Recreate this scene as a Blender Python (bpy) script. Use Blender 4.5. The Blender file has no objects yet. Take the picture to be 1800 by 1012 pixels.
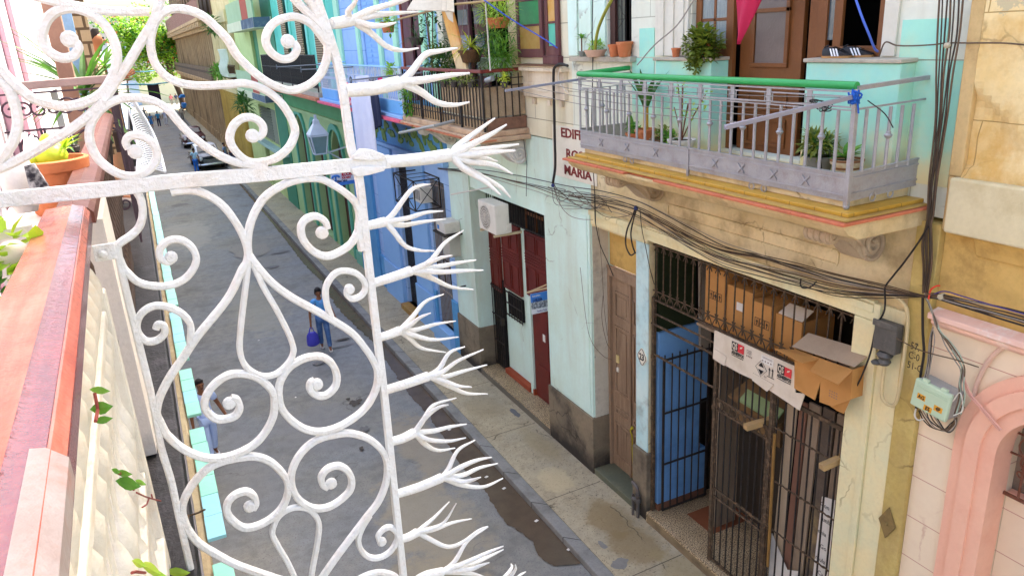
import bpy, bmesh, math, random
from mathutils import Vector, Matrix, noise as mnoise
random.seed(7)
R_=math.radians; PI=math.pi
SC=bpy.context.scene; COL=SC.collection
# ---------------------------------------------------------------- camera
F_PX=1322.0; CX,CY=900.0,506.0; HC=7.8
AX=Vector((0.89595929,-0.18692676,0.40288377))   # world X in camera space (right, down, forward)
AY=Vector((-0.44094679,-0.26586498,0.85725244))
AZ=Vector((-0.05313073,-0.94571359,-0.32062895))
cam=bpy.data.cameras.new('camera'); camo=bpy.data.objects.new('camera',cam); COL.objects.link(camo)
cam.sensor_width=36.0; cam.lens=F_PX/1800*36.0; cam.clip_start=0.02; cam.clip_end=3000
camo.matrix_world=Matrix(((AX[0],-AX[1],-AX[2],0),(AY[0],-AY[1],-AY[2],0),(AZ[0],-AZ[1],-AZ[2],HC),(0,0,0,1)))
SC.camera=camo
# ---------------------------------------------------------------- sky, sun, exposure
SUN=Vector((0.50,0.30,0.78)).normalized()         # towards the sun
SUN_EL=math.asin(SUN.z); SUN_AZ=math.atan2(SUN.x,SUN.y)
wd=bpy.data.worlds.new('World'); SC.world=wd; wd.use_nodes=True
_n=wd.node_tree.nodes; _bg=_n['Background']
_sky=_n.new('ShaderNodeTexSky'); _sky.sky_type='NISHITA'; _sky.sun_disc=False
_sky.sun_elevation=SUN_EL; _sky.sun_rotation=SUN_AZ; _sky.dust_density=6.0; _sky.air_density=1.0; _sky.ozone_density=0.6
wd.node_tree.links.new(_sky.outputs[0],_bg.inputs[0]); _bg.inputs[1].default_value=0.15
_sl=bpy.data.lights.new('sun','SUN'); _sl.energy=2.6; _sl.angle=R_(0.6); _sl.color=(1.0,0.93,0.82)
_so=bpy.data.objects.new('sun',_sl); COL.objects.link(_so); _so.rotation_euler=SUN.to_track_quat('Z','Y').to_euler(); _so.location=(30,30,60)
vs=SC.view_settings; vs.view_transform='Standard'; vs.look='None'; vs.exposure=2.38; vs.gamma=1.0
SC.cycles.max_bounces=8; SC.cycles.diffuse_bounces=5
# ---------------------------------------------------------------- helpers: pixels of the survey photograph -> points on real planes
def _ray(u,v):
    c=Vector((u-CX,v-CY,F_PX)); return Vector((AX.dot(c),AY.dot(c),AZ.dot(c)))
def onX(u,v,x): r=_ray(u,v); return Vector((0,0,HC))+r*(x/r.x)
def onY(u,v,y): r=_ray(u,v); return Vector((0,0,HC))+r*(y/r.y)
def onZ(u,v,z): r=_ray(u,v); return Vector((0,0,HC))+r*((z-HC)/r.z)
# ---------------------------------------------------------------- helpers: objects
BASE={}
def link(o): COL.objects.link(o); return o
def tag(o,label,cat,group=None,kind=None):
    if label: o['label']=label
    if cat: o['category']=cat
    if group: o['group']=group
    if kind: o['kind']=kind
    return o
def thing(name,label,cat,loc=(0,0,0),group=None):
    o=bpy.data.objects.new(name,None); link(o); o.location=loc; o.empty_display_size=.2
    BASE[o.name]=Vector(loc); return tag(o,label,cat,group)
def dup(root,loc=None,rz=None,label=None,group=None,scale=None):
    def rec(o,par):
        c=o.copy(); link(c)
        if par is not None: c.parent=par
        for ch in list(o.children): rec(ch,c)
        return c
    r=rec(root,None)
    if loc is not None: r.location=loc; BASE[r.name]=Vector(loc)
    if rz is not None: r.rotation_euler=(0,0,rz)
    if scale: r.scale=(scale,)*3
    if label: r['label']=label
    if group: r['group']=group
    return r
class MB:
    def __init__(s): s.v=[]; s.f=[]; s.m=[]; s.cm=0
    def add(s,vs,fs):
        b=len(s.v); s.v+= [tuple(p) for p in vs]
        for f in fs: s.f.append([b+i for i in f]); s.m.append(s.cm)
        return s
    def box(s,x0,x1,y0,y1,z0,z1):
        if x0>x1:x0,x1=x1,x0
        if y0>y1:y0,y1=y1,y0
        if z0>z1:z0,z1=z1,z0
        return s.add([(x0,y0,z0),(x1,y0,z0),(x1,y1,z0),(x0,y1,z0),(x0,y0,z1),(x1,y0,z1),(x1,y1,z1),(x0,y1,z1)],
          [(0,3,2,1),(4,5,6,7),(0,1,5,4),(1,2,6,5),(2,3,7,6),(3,0,4,7)])
    def obox(s,c,ax,ay,az):          # oriented box: centre and three half-axis vectors
        c=Vector(c);ax=Vector(ax);ay=Vector(ay);az=Vector(az)
        vs=[c+ax*i+ay*j+az*k for k in(-1,1) for j in(-1,1) for i in(-1,1)]
        return s.add(vs,[(0,2,3,1),(4,5,7,6),(0,1,5,4),(1,3,7,5),(3,2,6,7),(2,0,4,6)])
    def beam(s,a,b,w,h,up=(0,0,1)):  # rectangular bar from a to b
        a=Vector(a);b=Vector(b);d=b-a; L=d.length; d.normalize(); up=Vector(up)
        sd=d.cross(up)
        if sd.length<1e-4: sd=d.cross(Vector((1,0,0)))
        sd.normalize(); u=sd.cross(d)
        return s.obox((a+b)/2,d*L/2,sd*w/2,u*h/2)
    def quad(s,a,b,c,d): return s.add([a,b,c,d],[(0,1,2,3)])
    def poly(s,pts): return s.add(pts,[tuple(range(len(pts)))])
    def prism(s,pts,d):              # polygon swept along vector d
        n=len(pts); d=Vector(d); p=[Vector(q) for q in pts]
        return s.add(p+[q+d for q in p],[tuple(range(n))[::-1],tuple(range(n,2*n))]+[(i,(i+1)%n,n+(i+1)%n,n+i) for i in range(n)])
    def rings(s,rs,closed_ends=True,cyc=False):
        n=len(rs[0]); b=len(s.v)
        for r in rs: s.v+=[tuple(p) for p in r]
        m=len(rs)
        for i in range(m if cyc else m-1):
            j=(i+1)%m
            for k in range(n):
                l=(k+1)%n; s.f.append([b+i*n+k,b+i*n+l,b+j*n+l,b+j*n+k]); s.m.append(s.cm)
        if closed_ends and not cyc:
            s.f.append([b+k for k in range(n)][::-1]); s.m.append(s.cm)
            s.f.append([b+(m-1)*n+k for k in range(n)]); s.m.append(s.cm)
        return s
    def tube(s,pts,r,n=8,cyc=False,ref=None):
        pts=[Vector(p) for p in pts]; m=len(pts)
        rr=r if isinstance(r,(list,tuple)) else [r]*m
        t0=(pts[1]-pts[0]).normalized()
        u=Vector(ref) if ref else (Vector((0,0,1)) if abs(t0.z)<.9 else Vector((1,0,0)))
        rs=[]
        for i,p in enumerate(pts):
            a=pts[(i-1)%m] if (cyc or i>0) else p; c=pts[(i+1)%m] if (cyc or i<m-1) else p
            t=(c-a)
            if t.length<1e-9: t=t0
            t=t.normalized(); u=(u-t*u.dot(t))
            if u.length<1e-5: u=t.orthogonal()
            u.normalize(); w=t.cross(u)
            rs.append([p+(u*math.cos(2*PI*k/n)+w*math.sin(2*PI*k/n))*rr[i] for k in range(n)])
        return s.rings(rs,True,cyc)
    def sweep(s,pts,prof,nrm,cyc=False,scl=None):  # planar sweep: prof (a,b) a along in-plane normal, b along nrm
        pts=[Vector(p) for p in pts]; m=len(pts); nrm=Vector(nrm).normalized(); rs=[]
        for i,p in enumerate(pts):
            a=pts[(i-1)%m] if (cyc or i>0) else p; c=pts[(i+1)%m] if (cyc or i<m-1) else p
            t=(c-a).normalized(); w=nrm.cross(t).normalized(); k=scl[i] if scl else 1
            rs.append([p+w*q[0]*k+nrm*q[1]*k for q in prof])
        return s.rings(rs,True,cyc)
    def lathe(s,prof,c=(0,0,0),axis=(0,0,1),n=16):   # prof [(r,h)...]
        c=Vector(c); ax=Vector(axis).normalized(); u=ax.orthogonal().normalized(); w=ax.cross(u)
        return s.rings([[c+ax*h+(u*math.cos(2*PI*k/n)+w*math.sin(2*PI*k/n))*max(r,1e-4) for k in range(n)] for r,h in prof])
    def ball(s,c,r,n=10,sq=(1,1,1)):
        c=Vector(c); rs=[]
        for i in range(n//2+1):
            th=PI*i/(n//2); 
            rs.append([c+Vector((max(math.sin(th),1e-3)*math.cos(2*PI*k/n)*r*sq[0],max(math.sin(th),1e-3)*math.sin(2*PI*k/n)*r*sq[1],-math.cos(th)*r*sq[2])) for k in range(n)])
        return s.rings(rs)
    def wall(s,ax,c0,c1,a0,a1,z0,z1,holes=()):  # wall slab with rectangular openings. ax 'X': thickness c0..c1 in X, a = Y
        A=sorted({a0,a1,*[h for q in holes for h in q[:2] if a0<h<a1]}); Z=sorted({z0,z1,*[h for q in holes for h in q[2:] if z0<h<z1]})
        def P(c,a,z): return (c,a,z) if ax=='X' else (a,c,z)
        solid=lambda i,j: 0<=i<len(A)-1 and 0<=j<len(Z)-1 and not any(q[0]<(A[i]+A[i+1])/2<q[1] and q[2]<(Z[j]+Z[j+1])/2<q[3] for q in holes)
        for i in range(len(A)-1):
            for j in range(len(Z)-1):
                if not solid(i,j): continue
                a,b,y,z=A[i],A[i+1],Z[j],Z[j+1]
                s.quad(P(c0,a,y),P(c0,a,z),P(c0,b,z),P(c0,b,y)); s.quad(P(c1,a,y),P(c1,b,y),P(c1,b,z),P(c1,a,z))
                if not solid(i-1,j): s.quad(P(c0,a,y),P(c1,a,y),P(c1,a,z),P(c0,a,z))
                if not solid(i+1,j): s.quad(P(c0,b,y),P(c0,b,z),P(c1,b,z),P(c1,b,y))
                if not solid(i,j-1): s.quad(P(c0,a,y),P(c0,b,y),P(c1,b,y),P(c1,a,y))
                if not solid(i,j+1): s.quad(P(c0,a,z),P(c1,a,z),P(c1,b,z),P(c0,b,z))
        return s
    def build(s,name,mat=None,parent=None,smooth=False,bevel=0,base=None):
        off=Vector((0,0,0))
        if parent is not None: off=BASE.get(parent.name,off)
        elif base is not None: off=Vector(base)
        me=bpy.data.meshes.new(name); me.from_pydata([tuple(Vector(p)-off) for p in s.v],[],s.f)
        for q in (mat if isinstance(mat,(list,tuple)) else [mat]):
            if q is not None: me.materials.append(q)
        me.polygons.foreach_set('material_index',s.m)
        bm=bmesh.new(); bm.from_mesh(me); bmesh.ops.recalc_face_normals(bm,faces=bm.faces); bm.to_mesh(me); bm.free()
        if smooth:
            me.polygons.foreach_set('use_smooth',[True]*len(me.polygons))
            try: me.set_sharp_from_angle(angle=R_(38 if smooth is True else smooth))
            except Exception: pass
        me.update(); o=bpy.data.objects.new(name,me); link(o); BASE[o.name]=off
        if parent is not None: o.parent=parent
        elif base is not None: o.location=off
        if bevel:
            b=o.modifiers.new('bevel','BEVEL'); b.width=bevel; b.segments=2; b.limit_method='ANGLE'; b.angle_limit=R_(40)
        return o
def crom(P,n=6,cyc=False):            # Catmull-Rom through points
    P=[Vector(p) for p in P]; m=len(P); out=[]
    for i in range(m if cyc else m-1):
        p1=P[i];p2=P[(i+1)%m]
        p0=P[i-1] if (i>0 or cyc) else p1*2-p2
        p3=P[(i+2)%m] if (i+2<m or cyc) else p2*2-p1
        for k in range(n):
            t=k/n; out.append(.5*((2*p1)+(p2-p0)*t+(2*p0-5*p1+4*p2-p3)*t*t+(3*p1-p0-3*p2+p3)*t**3))
    if not cyc: out.append(P[-1])
    return out
def text(name,body,size,mat,origin,right,up,parent=None,depth=.002,align='LEFT',sx=1.0,bold=0.0):
    cu=bpy.data.curves.new('txt','FONT'); cu.body=body; cu.size=size; cu.extrude=depth; cu.align_x=align; cu.offset=bold; cu.resolution_u=2
    to=bpy.data.objects.new('txt',cu); link(to); dg=bpy.context.evaluated_depsgraph_get(); me=bpy.data.meshes.new_from_object(to.evaluated_get(dg))
    bpy.data.objects.remove(to); me.name=name
    r=Vector(right).normalized(); u=Vector(up).normalized(); nn=r.cross(u); o=Vector(origin)
    off=BASE.get(parent.name,Vector()) if parent is not None else Vector()
    for v in me.vertices: v.co=o+r*v.co.x*sx+u*v.co.y+nn*v.co.z-off
    me.materials.clear(); me.materials.append(mat); ob=bpy.data.objects.new(name,me); link(ob); BASE[ob.name]=off
    if parent is not None: ob.parent=parent
    return ob
def joinmesh(name,obs,parent=None):   # merge small mesh objects into one (lettering of one sign)
    bm=bmesh.new(); mats=[]
    for o in obs:
        k=len(mats); mats+=list(o.data.materials); n0=len(bm.faces); bm.from_mesh(o.data); bm.faces.ensure_lookup_table()
        for f in bm.faces[n0:]: f.material_index=k
    me=bpy.data.meshes.new(name); bm.to_mesh(me); bm.free()
    for m in mats: me.materials.append(m)
    par=obs[0].parent; b=BASE[obs[0].name]
    for o in obs: bpy.data.objects.remove(o)
    ob=bpy.data.objects.new(name,me); link(ob); ob.parent=par; BASE[ob.name]=b; return ob
# ---------------------------------------------------------------- materials
def lin(c):
    if isinstance(c,str): c=[int(c[i:i+2],16) for i in (0,2,4)]
    return tuple((x/255/12.92 if x/255<=.04045 else ((x/255+.055)/1.055)**2.4) for x in c)
MATS={}
def M(name,col,col2=None,amt=.5,scale=2.0,dirt=None,damt=.4,dscale=1.2,streak=False,bump=.15,bscale=30,rough=.75,metal=0.0,fine=.12,
      blocks=None,chip=None,chamt=.2,chscale=6,trans=0,stretch=None,grade=None,spec=.35,spots=(),cracks=None):
    """weathered surface: base colour varied by noise towards col2, blotches/streaks of dirt, chips, block joints, bump"""
    if name in MATS: return MATS[name]
    m=bpy.data.materials.new(name); m.use_nodes=True; nt=m.node_tree; N=nt.nodes; L=nt.links; b=N['Principled BSDF']
    tc=N.new('ShaderNodeTexCoord'); vec=tc.outputs['Object']
    def mapv(sx,sy,sz):
        mp=N.new('ShaderNodeMapping'); mp.inputs['Scale'].default_value=(sx,sy,sz); L.new(vec,mp.inputs[0]); return mp.outputs[0]
    def nz(sc,det=5,v=None,rg=.6):
        t=N.new('ShaderNodeTexNoise'); t.inputs['Scale'].default_value=sc; t.inputs['Detail'].default_value=det; t.inputs['Roughness'].default_value=rg
        L.new(v if v else vec,t.inputs['Vector']); return t.outputs['Fac']
    def ramp(fac,a,c):
        r=N.new('ShaderNodeMapRange'); r.inputs[1].default_value=a; r.inputs[2].default_value=c; r.interpolation_type='SMOOTHSTEP'; L.new(fac,r.inputs[0]); return r.outputs[0]
    def mix(f,a,c,mode='MIX'):
        x=N.new('ShaderNodeMix'); x.data_type='RGBA'; x.blend_type=mode
        if isinstance(f,(int,float)): x.inputs[0].default_value=f
        else: L.new(f,x.inputs[0])
        for k,q in ((6,a),(7,c)):
            if isinstance(q,tuple): x.inputs[k].default_value=(*q,1)
            else: L.new(q,x.inputs[k])
        return x.outputs[2]
    def mul(f,k):
        x=N.new('ShaderNodeMath'); x.operation='MULTIPLY'; L.new(f,x.inputs[0])
        if isinstance(k,(int,float)): x.inputs[1].default_value=k
        else: L.new(k,x.inputs[1])
        return x.outputs[0]
    c1=lin(col); c2=lin(col2) if col2 else tuple(x*.72 for x in c1)
    v0=mapv(*stretch) if stretch else vec
    o=mix(mul(ramp(nz(scale,6,v0),.32,.72),amt),c1,c2)
    if fine: o=mix(mul(ramp(nz(scale*14,3,v0),.35,.75),fine),o,tuple(x*.45 for x in c1))
    if grade:                     # (z0,z1,colour): soft-edged band of stain between two heights
        z0,z1,gc=grade; sx=N.new('ShaderNodeSeparateXYZ'); L.new(vec,sx.inputs[0])
        ad=N.new('ShaderNodeMath'); ad.operation='MULTIPLY_ADD'; L.new(nz(3.5,6),ad.inputs[0]); ad.inputs[1].default_value=(z1-z0)*1.1; L.new(sx.outputs[2],ad.inputs[2])
        r=ramp(ad.outputs[0],z1+(z1-z0)*.55,z0+(z1-z0)*.55); o=mix(r,o,lin(gc))
    if dirt:
        v=mapv(1,1,.12) if streak else vec
        o=mix(mul(ramp(nz(dscale,7,v,.68),.47,.72),damt),o,lin(dirt))
    if chip: o=mix(ramp(nz(chscale,5,None,.7),.72-chamt*.35,.74-chamt*.35),o,lin(chip))
    if spots:                     # stains of their own shape: (x,y,rx,ry,colour,amount)
        nn=nz(2.2,7,None,.65)
        for (qx,qy,rx,ry,qc,qa) in spots:
            mp=N.new('ShaderNodeMapping'); mp.inputs['Location'].default_value=(-qx/rx,-qy/ry,0); mp.inputs['Scale'].default_value=(1/rx,1/ry,0); L.new(vec,mp.inputs[0])
            ln=N.new('ShaderNodeVectorMath'); ln.operation='LENGTH'; L.new(mp.outputs[0],ln.inputs[0])
            ad=N.new('ShaderNodeMath'); ad.operation='MULTIPLY_ADD'; L.new(nn,ad.inputs[0]); ad.inputs[1].default_value=2.2; L.new(ln.outputs['Value'],ad.inputs[2])
            o=mix(mul(ramp(ad.outputs[0],2.25,1.75),qa),o,lin(qc))
    if cracks:                    # hairline cracks: (cells per metre, colour, amount)
        wv=N.new('ShaderNodeVectorMath'); wv.operation='MULTIPLY_ADD'; tn=N.new('ShaderNodeTexNoise'); tn.inputs['Scale'].default_value=3; tn.inputs['Detail'].default_value=6; L.new(vec,tn.inputs['Vector']); L.new(tn.outputs['Color'],wv.inputs[0]); wv.inputs[1].default_value=(.35,.35,.35); L.new(vec,wv.inputs[2])
        vo=N.new('ShaderNodeTexVoronoi'); vo.feature='DISTANCE_TO_EDGE'; vo.inputs['Scale'].default_value=cracks[0]; L.new(wv.outputs[0],vo.inputs['Vector'])
        o=mix(mul(mul(ramp(vo.outputs['Distance'],.014*cracks[0],.002*cracks[0]),ramp(nz(1.1,3),.50,.62)),cracks[2]),o,lin(cracks[1]))
    hgt=nz(bscale,4)
    if blocks:
        bw,bh,bl,bcol=blocks; sx=N.new('ShaderNodeSeparateXYZ'); L.new(vec,sx.inputs[0]); cb=N.new('ShaderNodeCombineXYZ')
        sm=N.new('ShaderNodeMath'); L.new(sx.outputs[0],sm.inputs[0]); L.new(sx.outputs[1],sm.inputs[1])
        L.new(sm.outputs[0],cb.inputs[0]); L.new(sx.outputs[2],cb.inputs[1])
        t=N.new('ShaderNodeTexBrick'); t.inputs['Scale'].default_value=1; t.inputs['Brick Width'].default_value=bw; t.inputs['Row Height'].default_value=bh
        t.inputs['Mortar Size'].default_value=bl; t.inputs['Mortar Smooth'].default_value=.3; L.new(cb.outputs[0],t.inputs['Vector'])
        o=mix(t.outputs['Fac'],o,lin(bcol))
        iv=N.new('ShaderNodeMath'); iv.operation='SUBTRACT'; L.new(hgt,iv.inputs[0]); L.new(t.outputs['Fac'],iv.inputs[1]); hgt=iv.outputs[0]
    L.new(o,b.inputs['Base Color'])
    b.inputs['Roughness'].default_value=rough; b.inputs['Metallic'].default_value=metal; b.inputs['Specular IOR Level'].default_value=spec
    if bump:
        bp=N.new('ShaderNodeBump'); bp.inputs['Strength'].default_value=min(1,bump*2); bp.inputs['Distance'].default_value=.012; L.new(hgt,bp.inputs['Height']); L.new(bp.outputs[0],b.inputs['Normal'])
    if trans: b.inputs['Subsurface Weight'].default_value=0; b.inputs['Transmission Weight'].default_value=trans
    MATS[name]=m; return m
def leafmat(name,col,col2):
    if name in MATS: return MATS[name]
    m=bpy.data.materials.new(name); m.use_nodes=True; nt=m.node_tree; N=nt.nodes; L=nt.links; b=N['Principled BSDF']
    gi=N.new('ShaderNodeTexCoord'); t=N.new('ShaderNodeTexNoise'); t.inputs['Scale'].default_value=6; L.new(gi.outputs['Object'],t.inputs['Vector'])
    x=N.new('ShaderNodeMix'); x.data_type='RGBA'; x.inputs[6].default_value=(*lin(col),1); x.inputs[7].default_value=(*lin(col2),1)
    r=N.new('ShaderNodeMapRange'); r.inputs[1].default_value=.35; r.inputs[2].default_value=.65; L.new(t.outputs['Fac'],r.inputs[0]); L.new(r.outputs[0],x.inputs[0])
    L.new(x.outputs[2],b.inputs['Base Color']); b.inputs['Roughness'].default_value=.5
    tr=N.new('ShaderNodeBsdfTranslucent'); L.new(x.outputs[2],tr.inputs[0]); ms=N.new('ShaderNodeMixShader'); ms.inputs[0].default_value=.35
    L.new(b.outputs[0],ms.inputs[1]); L.new(tr.outputs[0],ms.inputs[2]); L.new(ms.outputs[0],N['Material Output'].inputs[0])
    MATS[name]=m; return m
FX=6.30
# ---------------------------------------------------------------- palette
iron_white=M('white_paint_iron','dfe1e0','d2d0c8',.5,14,dirt='d2a878',damt=.2,dscale=8,bump=.35,bscale=70,rough=.5,fine=.03)
asphalt=M('asphalt','7f8284','8a8474',.7,.35,dirt='4c4742',damt=.45,dscale=.8,bump=.3,bscale=90,rough=.9,fine=.4,chip='6a6764',chamt=.42,chscale=34,spots=[(2.6,8.6,.9,1.4,'8f846e',.6),(3.2,10.5,.8,1.6,'9a8f78',.6),(1.2,9.2,.7,.9,'77777a',.5),(2.2,24,.9,3,'94907f',.5),(3.2,31,.8,3,'7a7873',.5),(1.0,36,1.2,3,'9a968c',.5),(2.2,15.0,.9,1.2,'7d7c7c',.5),(3.0,20,.5,.8,'6f6d6a',.5),(.7,14,.6,2,'7a7a7c',.4),(3.9,13,.5,1.6,'938772',.6)],cracks=(.28,'55524e',.7))
ST='86714c'
walkconc=M('pavement_concrete','b3a485','a39a84',.8,.9,dirt='6e6046',damt=.45,dscale=1.1,bump=.3,bscale=50,rough=.9,fine=.35,chip='6f6450',chamt=.36,chscale=30,spots=[(5.75,8.95,.35,.55,ST,.75),(5.72,8.15,.45,.5,ST,.7),(5.5,10.4,.3,.4,'c0ae88',.6),(5.9,11.6,.25,.7,'9a8a66',.5),(5.6,13.6,.4,.6,'8f8060',.4),(6.0,7.3,.3,.6,'9c8a60',.5)],cracks=(.55,'4e4434',.9))
kerbstone=M('kerb_stone','8b8983','77746d',.7,2,dirt='55504a',damt=.4,dscale=2,bump=.4,bscale=40,rough=.9,fine=.3,blocks=(1.1,3,.012,'3a3732'))
wet=M('wet_gutter','5e5040','483c30',.6,3,rough=.25,bump=.05,bscale=20,fine=.2,spec=.5)
mint_hi=M('mint_plaster_pale','d6efe2','cde0cc',.8,1.1,dirt='b8b498',damt=.4,dscale=.9,streak=True,bump=.14,bscale=14,rough=.8,fine=.06,chip='bdb598',chamt=.05,chscale=3.5,cracks=(.8,'8f8f80',.7))
mint_blk=M('mint_plaster_blocks','dfe2cf','d2d0b8',.7,1.2,dirt='b3a88a',damt=.5,dscale=1.1,streak=True,bump=.12,bscale=14,rough=.8,fine=.05,blocks=(1.35,.52,.006,'a8a690'),cracks=(.9,'8f8c78',.6))
mint_aqua=M('mint_plaster_aqua','a6e2c6','98d6cc',.7,1.3,dirt='d9d3a8',damt=.55,dscale=.8,bump=.1,bscale=12,rough=.8,fine=.05,grade=(6.2,6.75,'e2d49c'))
cream=M('cream_plaster','e2d2a8','d2b880',.8,1.2,dirt='7d6440',damt=.6,dscale=1.6,bump=.25,bscale=22,rough=.85,fine=.15,cracks=(1.2,'6a5234',.8))
casing_mat=M('pale_casing','ead8a4','d8d8b0',.8,1.6,dirt='a5926a',damt=.5,dscale=1.7,streak=True,bump=.2,bscale=20,rough=.8,fine=.1,chip='9a8358',chamt=.03,chscale=9,cracks=(1.3,'8a7850',.6))
yellow_pil=M('yellow_plaster','c2a85c','b59c66',.8,1.4,dirt='d8c47a',damt=.7,dscale=2,bump=.35,bscale=16,rough=.85,fine=.2,chip='a08c58',chamt=.12,chscale=5,cracks=(1.5,'6f5a30',.7))
plinth_mat=M('stained_plinth','8d7e66','6d6252',.8,1.3,dirt='3a332b',damt=.85,dscale=1.5,bump=.25,bscale=25,rough=.85,fine=.2,grade=(.1,.55,'352f28'),cracks=(1.2,'2c2620',.7))
ochre_wall=M('ochre_plaster','d8b46a','c8a055',.8,1.4,dirt='7c5a24',damt=.5,dscale=2.2,bump=.25,bscale=20,rough=.9,fine=.15,chip='8a6a36',chamt=.07,chscale=7)
stone_wall=M('ochre_rubble_stone','ead29a','dfba70',.8,1.6,dirt='c9973f',damt=.75,dscale=1.3,bump=1.0,bscale=7,rough=.95,fine=.14,chip='c3b48c',chamt=.28,chscale=1.9,blocks=(1.5,.85,.005,'b8975c'),cracks=(1.1,'8a6a3c',.45))
pink_pl=M('pink_plaster','ecd8b8','e8cdb0',.7,.9,dirt='d8a88e',damt=.35,dscale=1,bump=.12,bscale=14,rough=.85,fine=.04,blocks=(40,.47,.006,'c79a84'),cracks=(.7,'c09078',.5))
pink_tr=M('pink_trim','f0bc9e','eaae92',.7,1.5,dirt='d98f74',damt=.3,dscale=2,bump=.12,bscale=16,rough=.8,fine=.05)
pale_band=M('pale_plaster_band','dccfa6','d2c49a',.7,1.5,dirt='b09a68',damt=.5,dscale=1.3,bump=.2,bscale=20,rough=.9,fine=.1)
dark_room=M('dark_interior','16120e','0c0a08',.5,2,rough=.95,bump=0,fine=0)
brown_wood=M('brown_painted_wood','7c4c24','6a3e1c',.7,2,dirt='5c3a1d',damt=.4,dscale=3,streak=True,bump=.15,bscale=25,rough=.55,fine=.1,chip='b98a58',chamt=.02,chscale=12)
redbrown=M('red_brown_wood','6e241a','5e2017',.7,2,dirt='4e1b14',damt=.3,dscale=3,bump=.1,bscale=25,rough=.5,fine=.08)
old_wood=M('old_grey_wood','a0866c','8a7058',.8,3,dirt='5a4232',damt=.6,dscale=3,streak=True,bump=.3,bscale=30,rough=.85,fine=.25,stretch=(3,3,.4))
plank_wood=M('plank_wood','94806a','a8947a',.8,2,dirt='4c3c2c',damt=.6,dscale=2.5,streak=True,bump=.3,bscale=30,rough=.85,fine=.25,stretch=(3,3,.3))
black_iron=M('black_iron','2a241f','1e1a17',.7,6,dirt='5a4636',damt=.4,dscale=10,bump=.3,bscale=60,rough=.6,fine=.2)
rusty_iron=M('rusty_iron','54432f','3c2f24',.8,8,dirt='94775a',damt=.6,dscale=14,bump=.5,bscale=70,rough=.8,fine=.25)
silver=M('silver_paint_iron','a9a8a8','98979a',.7,8,dirt='8c7f74',damt=.5,dscale=7,bump=.25,bscale=50,rough=.42,metal=.35,fine=.1)
green_pl=M('green_handrail_paint','2f9e52','28904a',.6,4,rough=.4,bump=.05,fine=.05)
yellow_tile=M('yellow_tile','c59a3c','b98c30',.7,3,dirt='8f6c26',damt=.4,dscale=3,rough=.35,bump=.05,fine=.08,blocks=(.3,3,.006,'8a6a26'))
orange_tile=M('orange_roof_tile','cb7654','bb6646',.7,4,dirt='8f4a30',damt=.3,dscale=4,rough=.7,bump=.2,fine=.1)
blue_pl=M('blue_plaster','a6c6ea','98bae4',.7,1,dirt='6b97d2',damt=.3,dscale=1.5,bump=.1,bscale=14,rough=.75,fine=.05,blocks=(2.6,.62,.008,'5f86bd'))
blue_deep=M('deep_blue_plaster','5a9fd0','4f93c4',.7,1.2,dirt='24649a',damt=.3,dscale=1.5,bump=.08,bscale=14,rough=.6,fine=.06)
blue_trim=M('blue_trim','8fbbe6','82b0de',.6,1.2,rough=.7,bump=.08,fine=.05)
green_pl2=M('green_plaster','5fa56b','55985f',.7,1,dirt='457f4f',damt=.3,dscale=1.4,bump=.1,bscale=14,rough=.75,fine=.06)
green_lt=M('light_green_plaster','a9c88a','9dbd80',.7,1,dirt='7f9a66',damt=.3,dscale=1.4,bump=.1,rough=.75,fine=.06)
teal_pl=M('teal_plaster','66d0b6','59c3aa',.7,1,dirt='4aa890',damt=.3,dscale=1.3,bump=.1,rough=.75,fine=.06)
lime_pl=M('lime_plaster','c3d08a','b7c47e',.7,1,dirt='98a566',damt=.3,dscale=1.3,bump=.1,rough=.8,fine=.06)
olive_pl=M('sage_plaster','a7bf94','9ab187',.7,1,rough=.8,bump=.1,fine=.06)
tan_stone=M('carved_tan_stone','c8ab80','b0926a',.8,.8,dirt='5f4c38',damt=.75,dscale=1.1,streak=True,bump=.4,bscale=8,rough=.9,fine=.2)
cream_stone=M('cream_stone','e0cf9c','d0bc84',.7,1,dirt='a08a58',damt=.4,dscale=1.4,streak=True,bump=.2,rough=.9,fine=.1)
terrazzo=M('terrazzo','cdb48c','b59a70',.7,3,rough=.5,bump=.1,fine=.3,dirt='8a6a44',damt=.5,dscale=30,chip='4a3a2a',chamt=.62,chscale=55)
cardboard=M('cardboard','c08a4c','b27c3e',.6,4,dirt='9a662a',damt=.25,dscale=3,bump=.06,rough=.8,fine=.05)
white_card=M('white_carton','ddd0bc','d2c3ab',.6,4,dirt='b5a083',damt=.35,dscale=3,bump=.05,rough=.75,fine=.05)
ink=M('black_ink','231f20','2a2526',.3,9,rough=.6,bump=0,fine=0)
red_ink=M('red_ink','d5383c','c73036',.3,9,rough=.6,bump=0,fine=0)
paper=M('white_paper','e2ddd3','d4cdc0',.6,4,rough=.8,bump=.05,fine=.05)
cable_blk=M('black_cable','201d1b','2c2724',.5,8,rough=.5,bump=0,fine=0)
cable_gry=M('grey_cable','8d857a','a49a8c',.5,8,rough=.6,bump=0,fine=0)
cable_brn=M('brown_cable','5a4632','6d5840',.5,8,rough=.6,bump=0,fine=0)
glass_dk=M('dark_glass','4d5a60','3c474c',.6,4,rough=.15,bump=.05,fine=0,spec=.6)
terracotta=M('terracotta','c9774a','b96a40',.6,6,dirt='e0b08a',damt=.4,dscale=7,rough=.8,bump=.1,fine=.08)
soil=M('soil','4a3828','3a2c20',.6,20,rough=1,bump=.6,fine=.3)
LEAF_DK=leafmat('dark_leaf','2f5a1e','4b7a2a'); LEAF=leafmat('leaf','4f8a2a','7fb03a'); LEAF_LT=leafmat('light_leaf','8fc23a','c3d850'); LEAF_OL=leafmat('olive_leaf','6b7a2c','95a03e')
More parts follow.
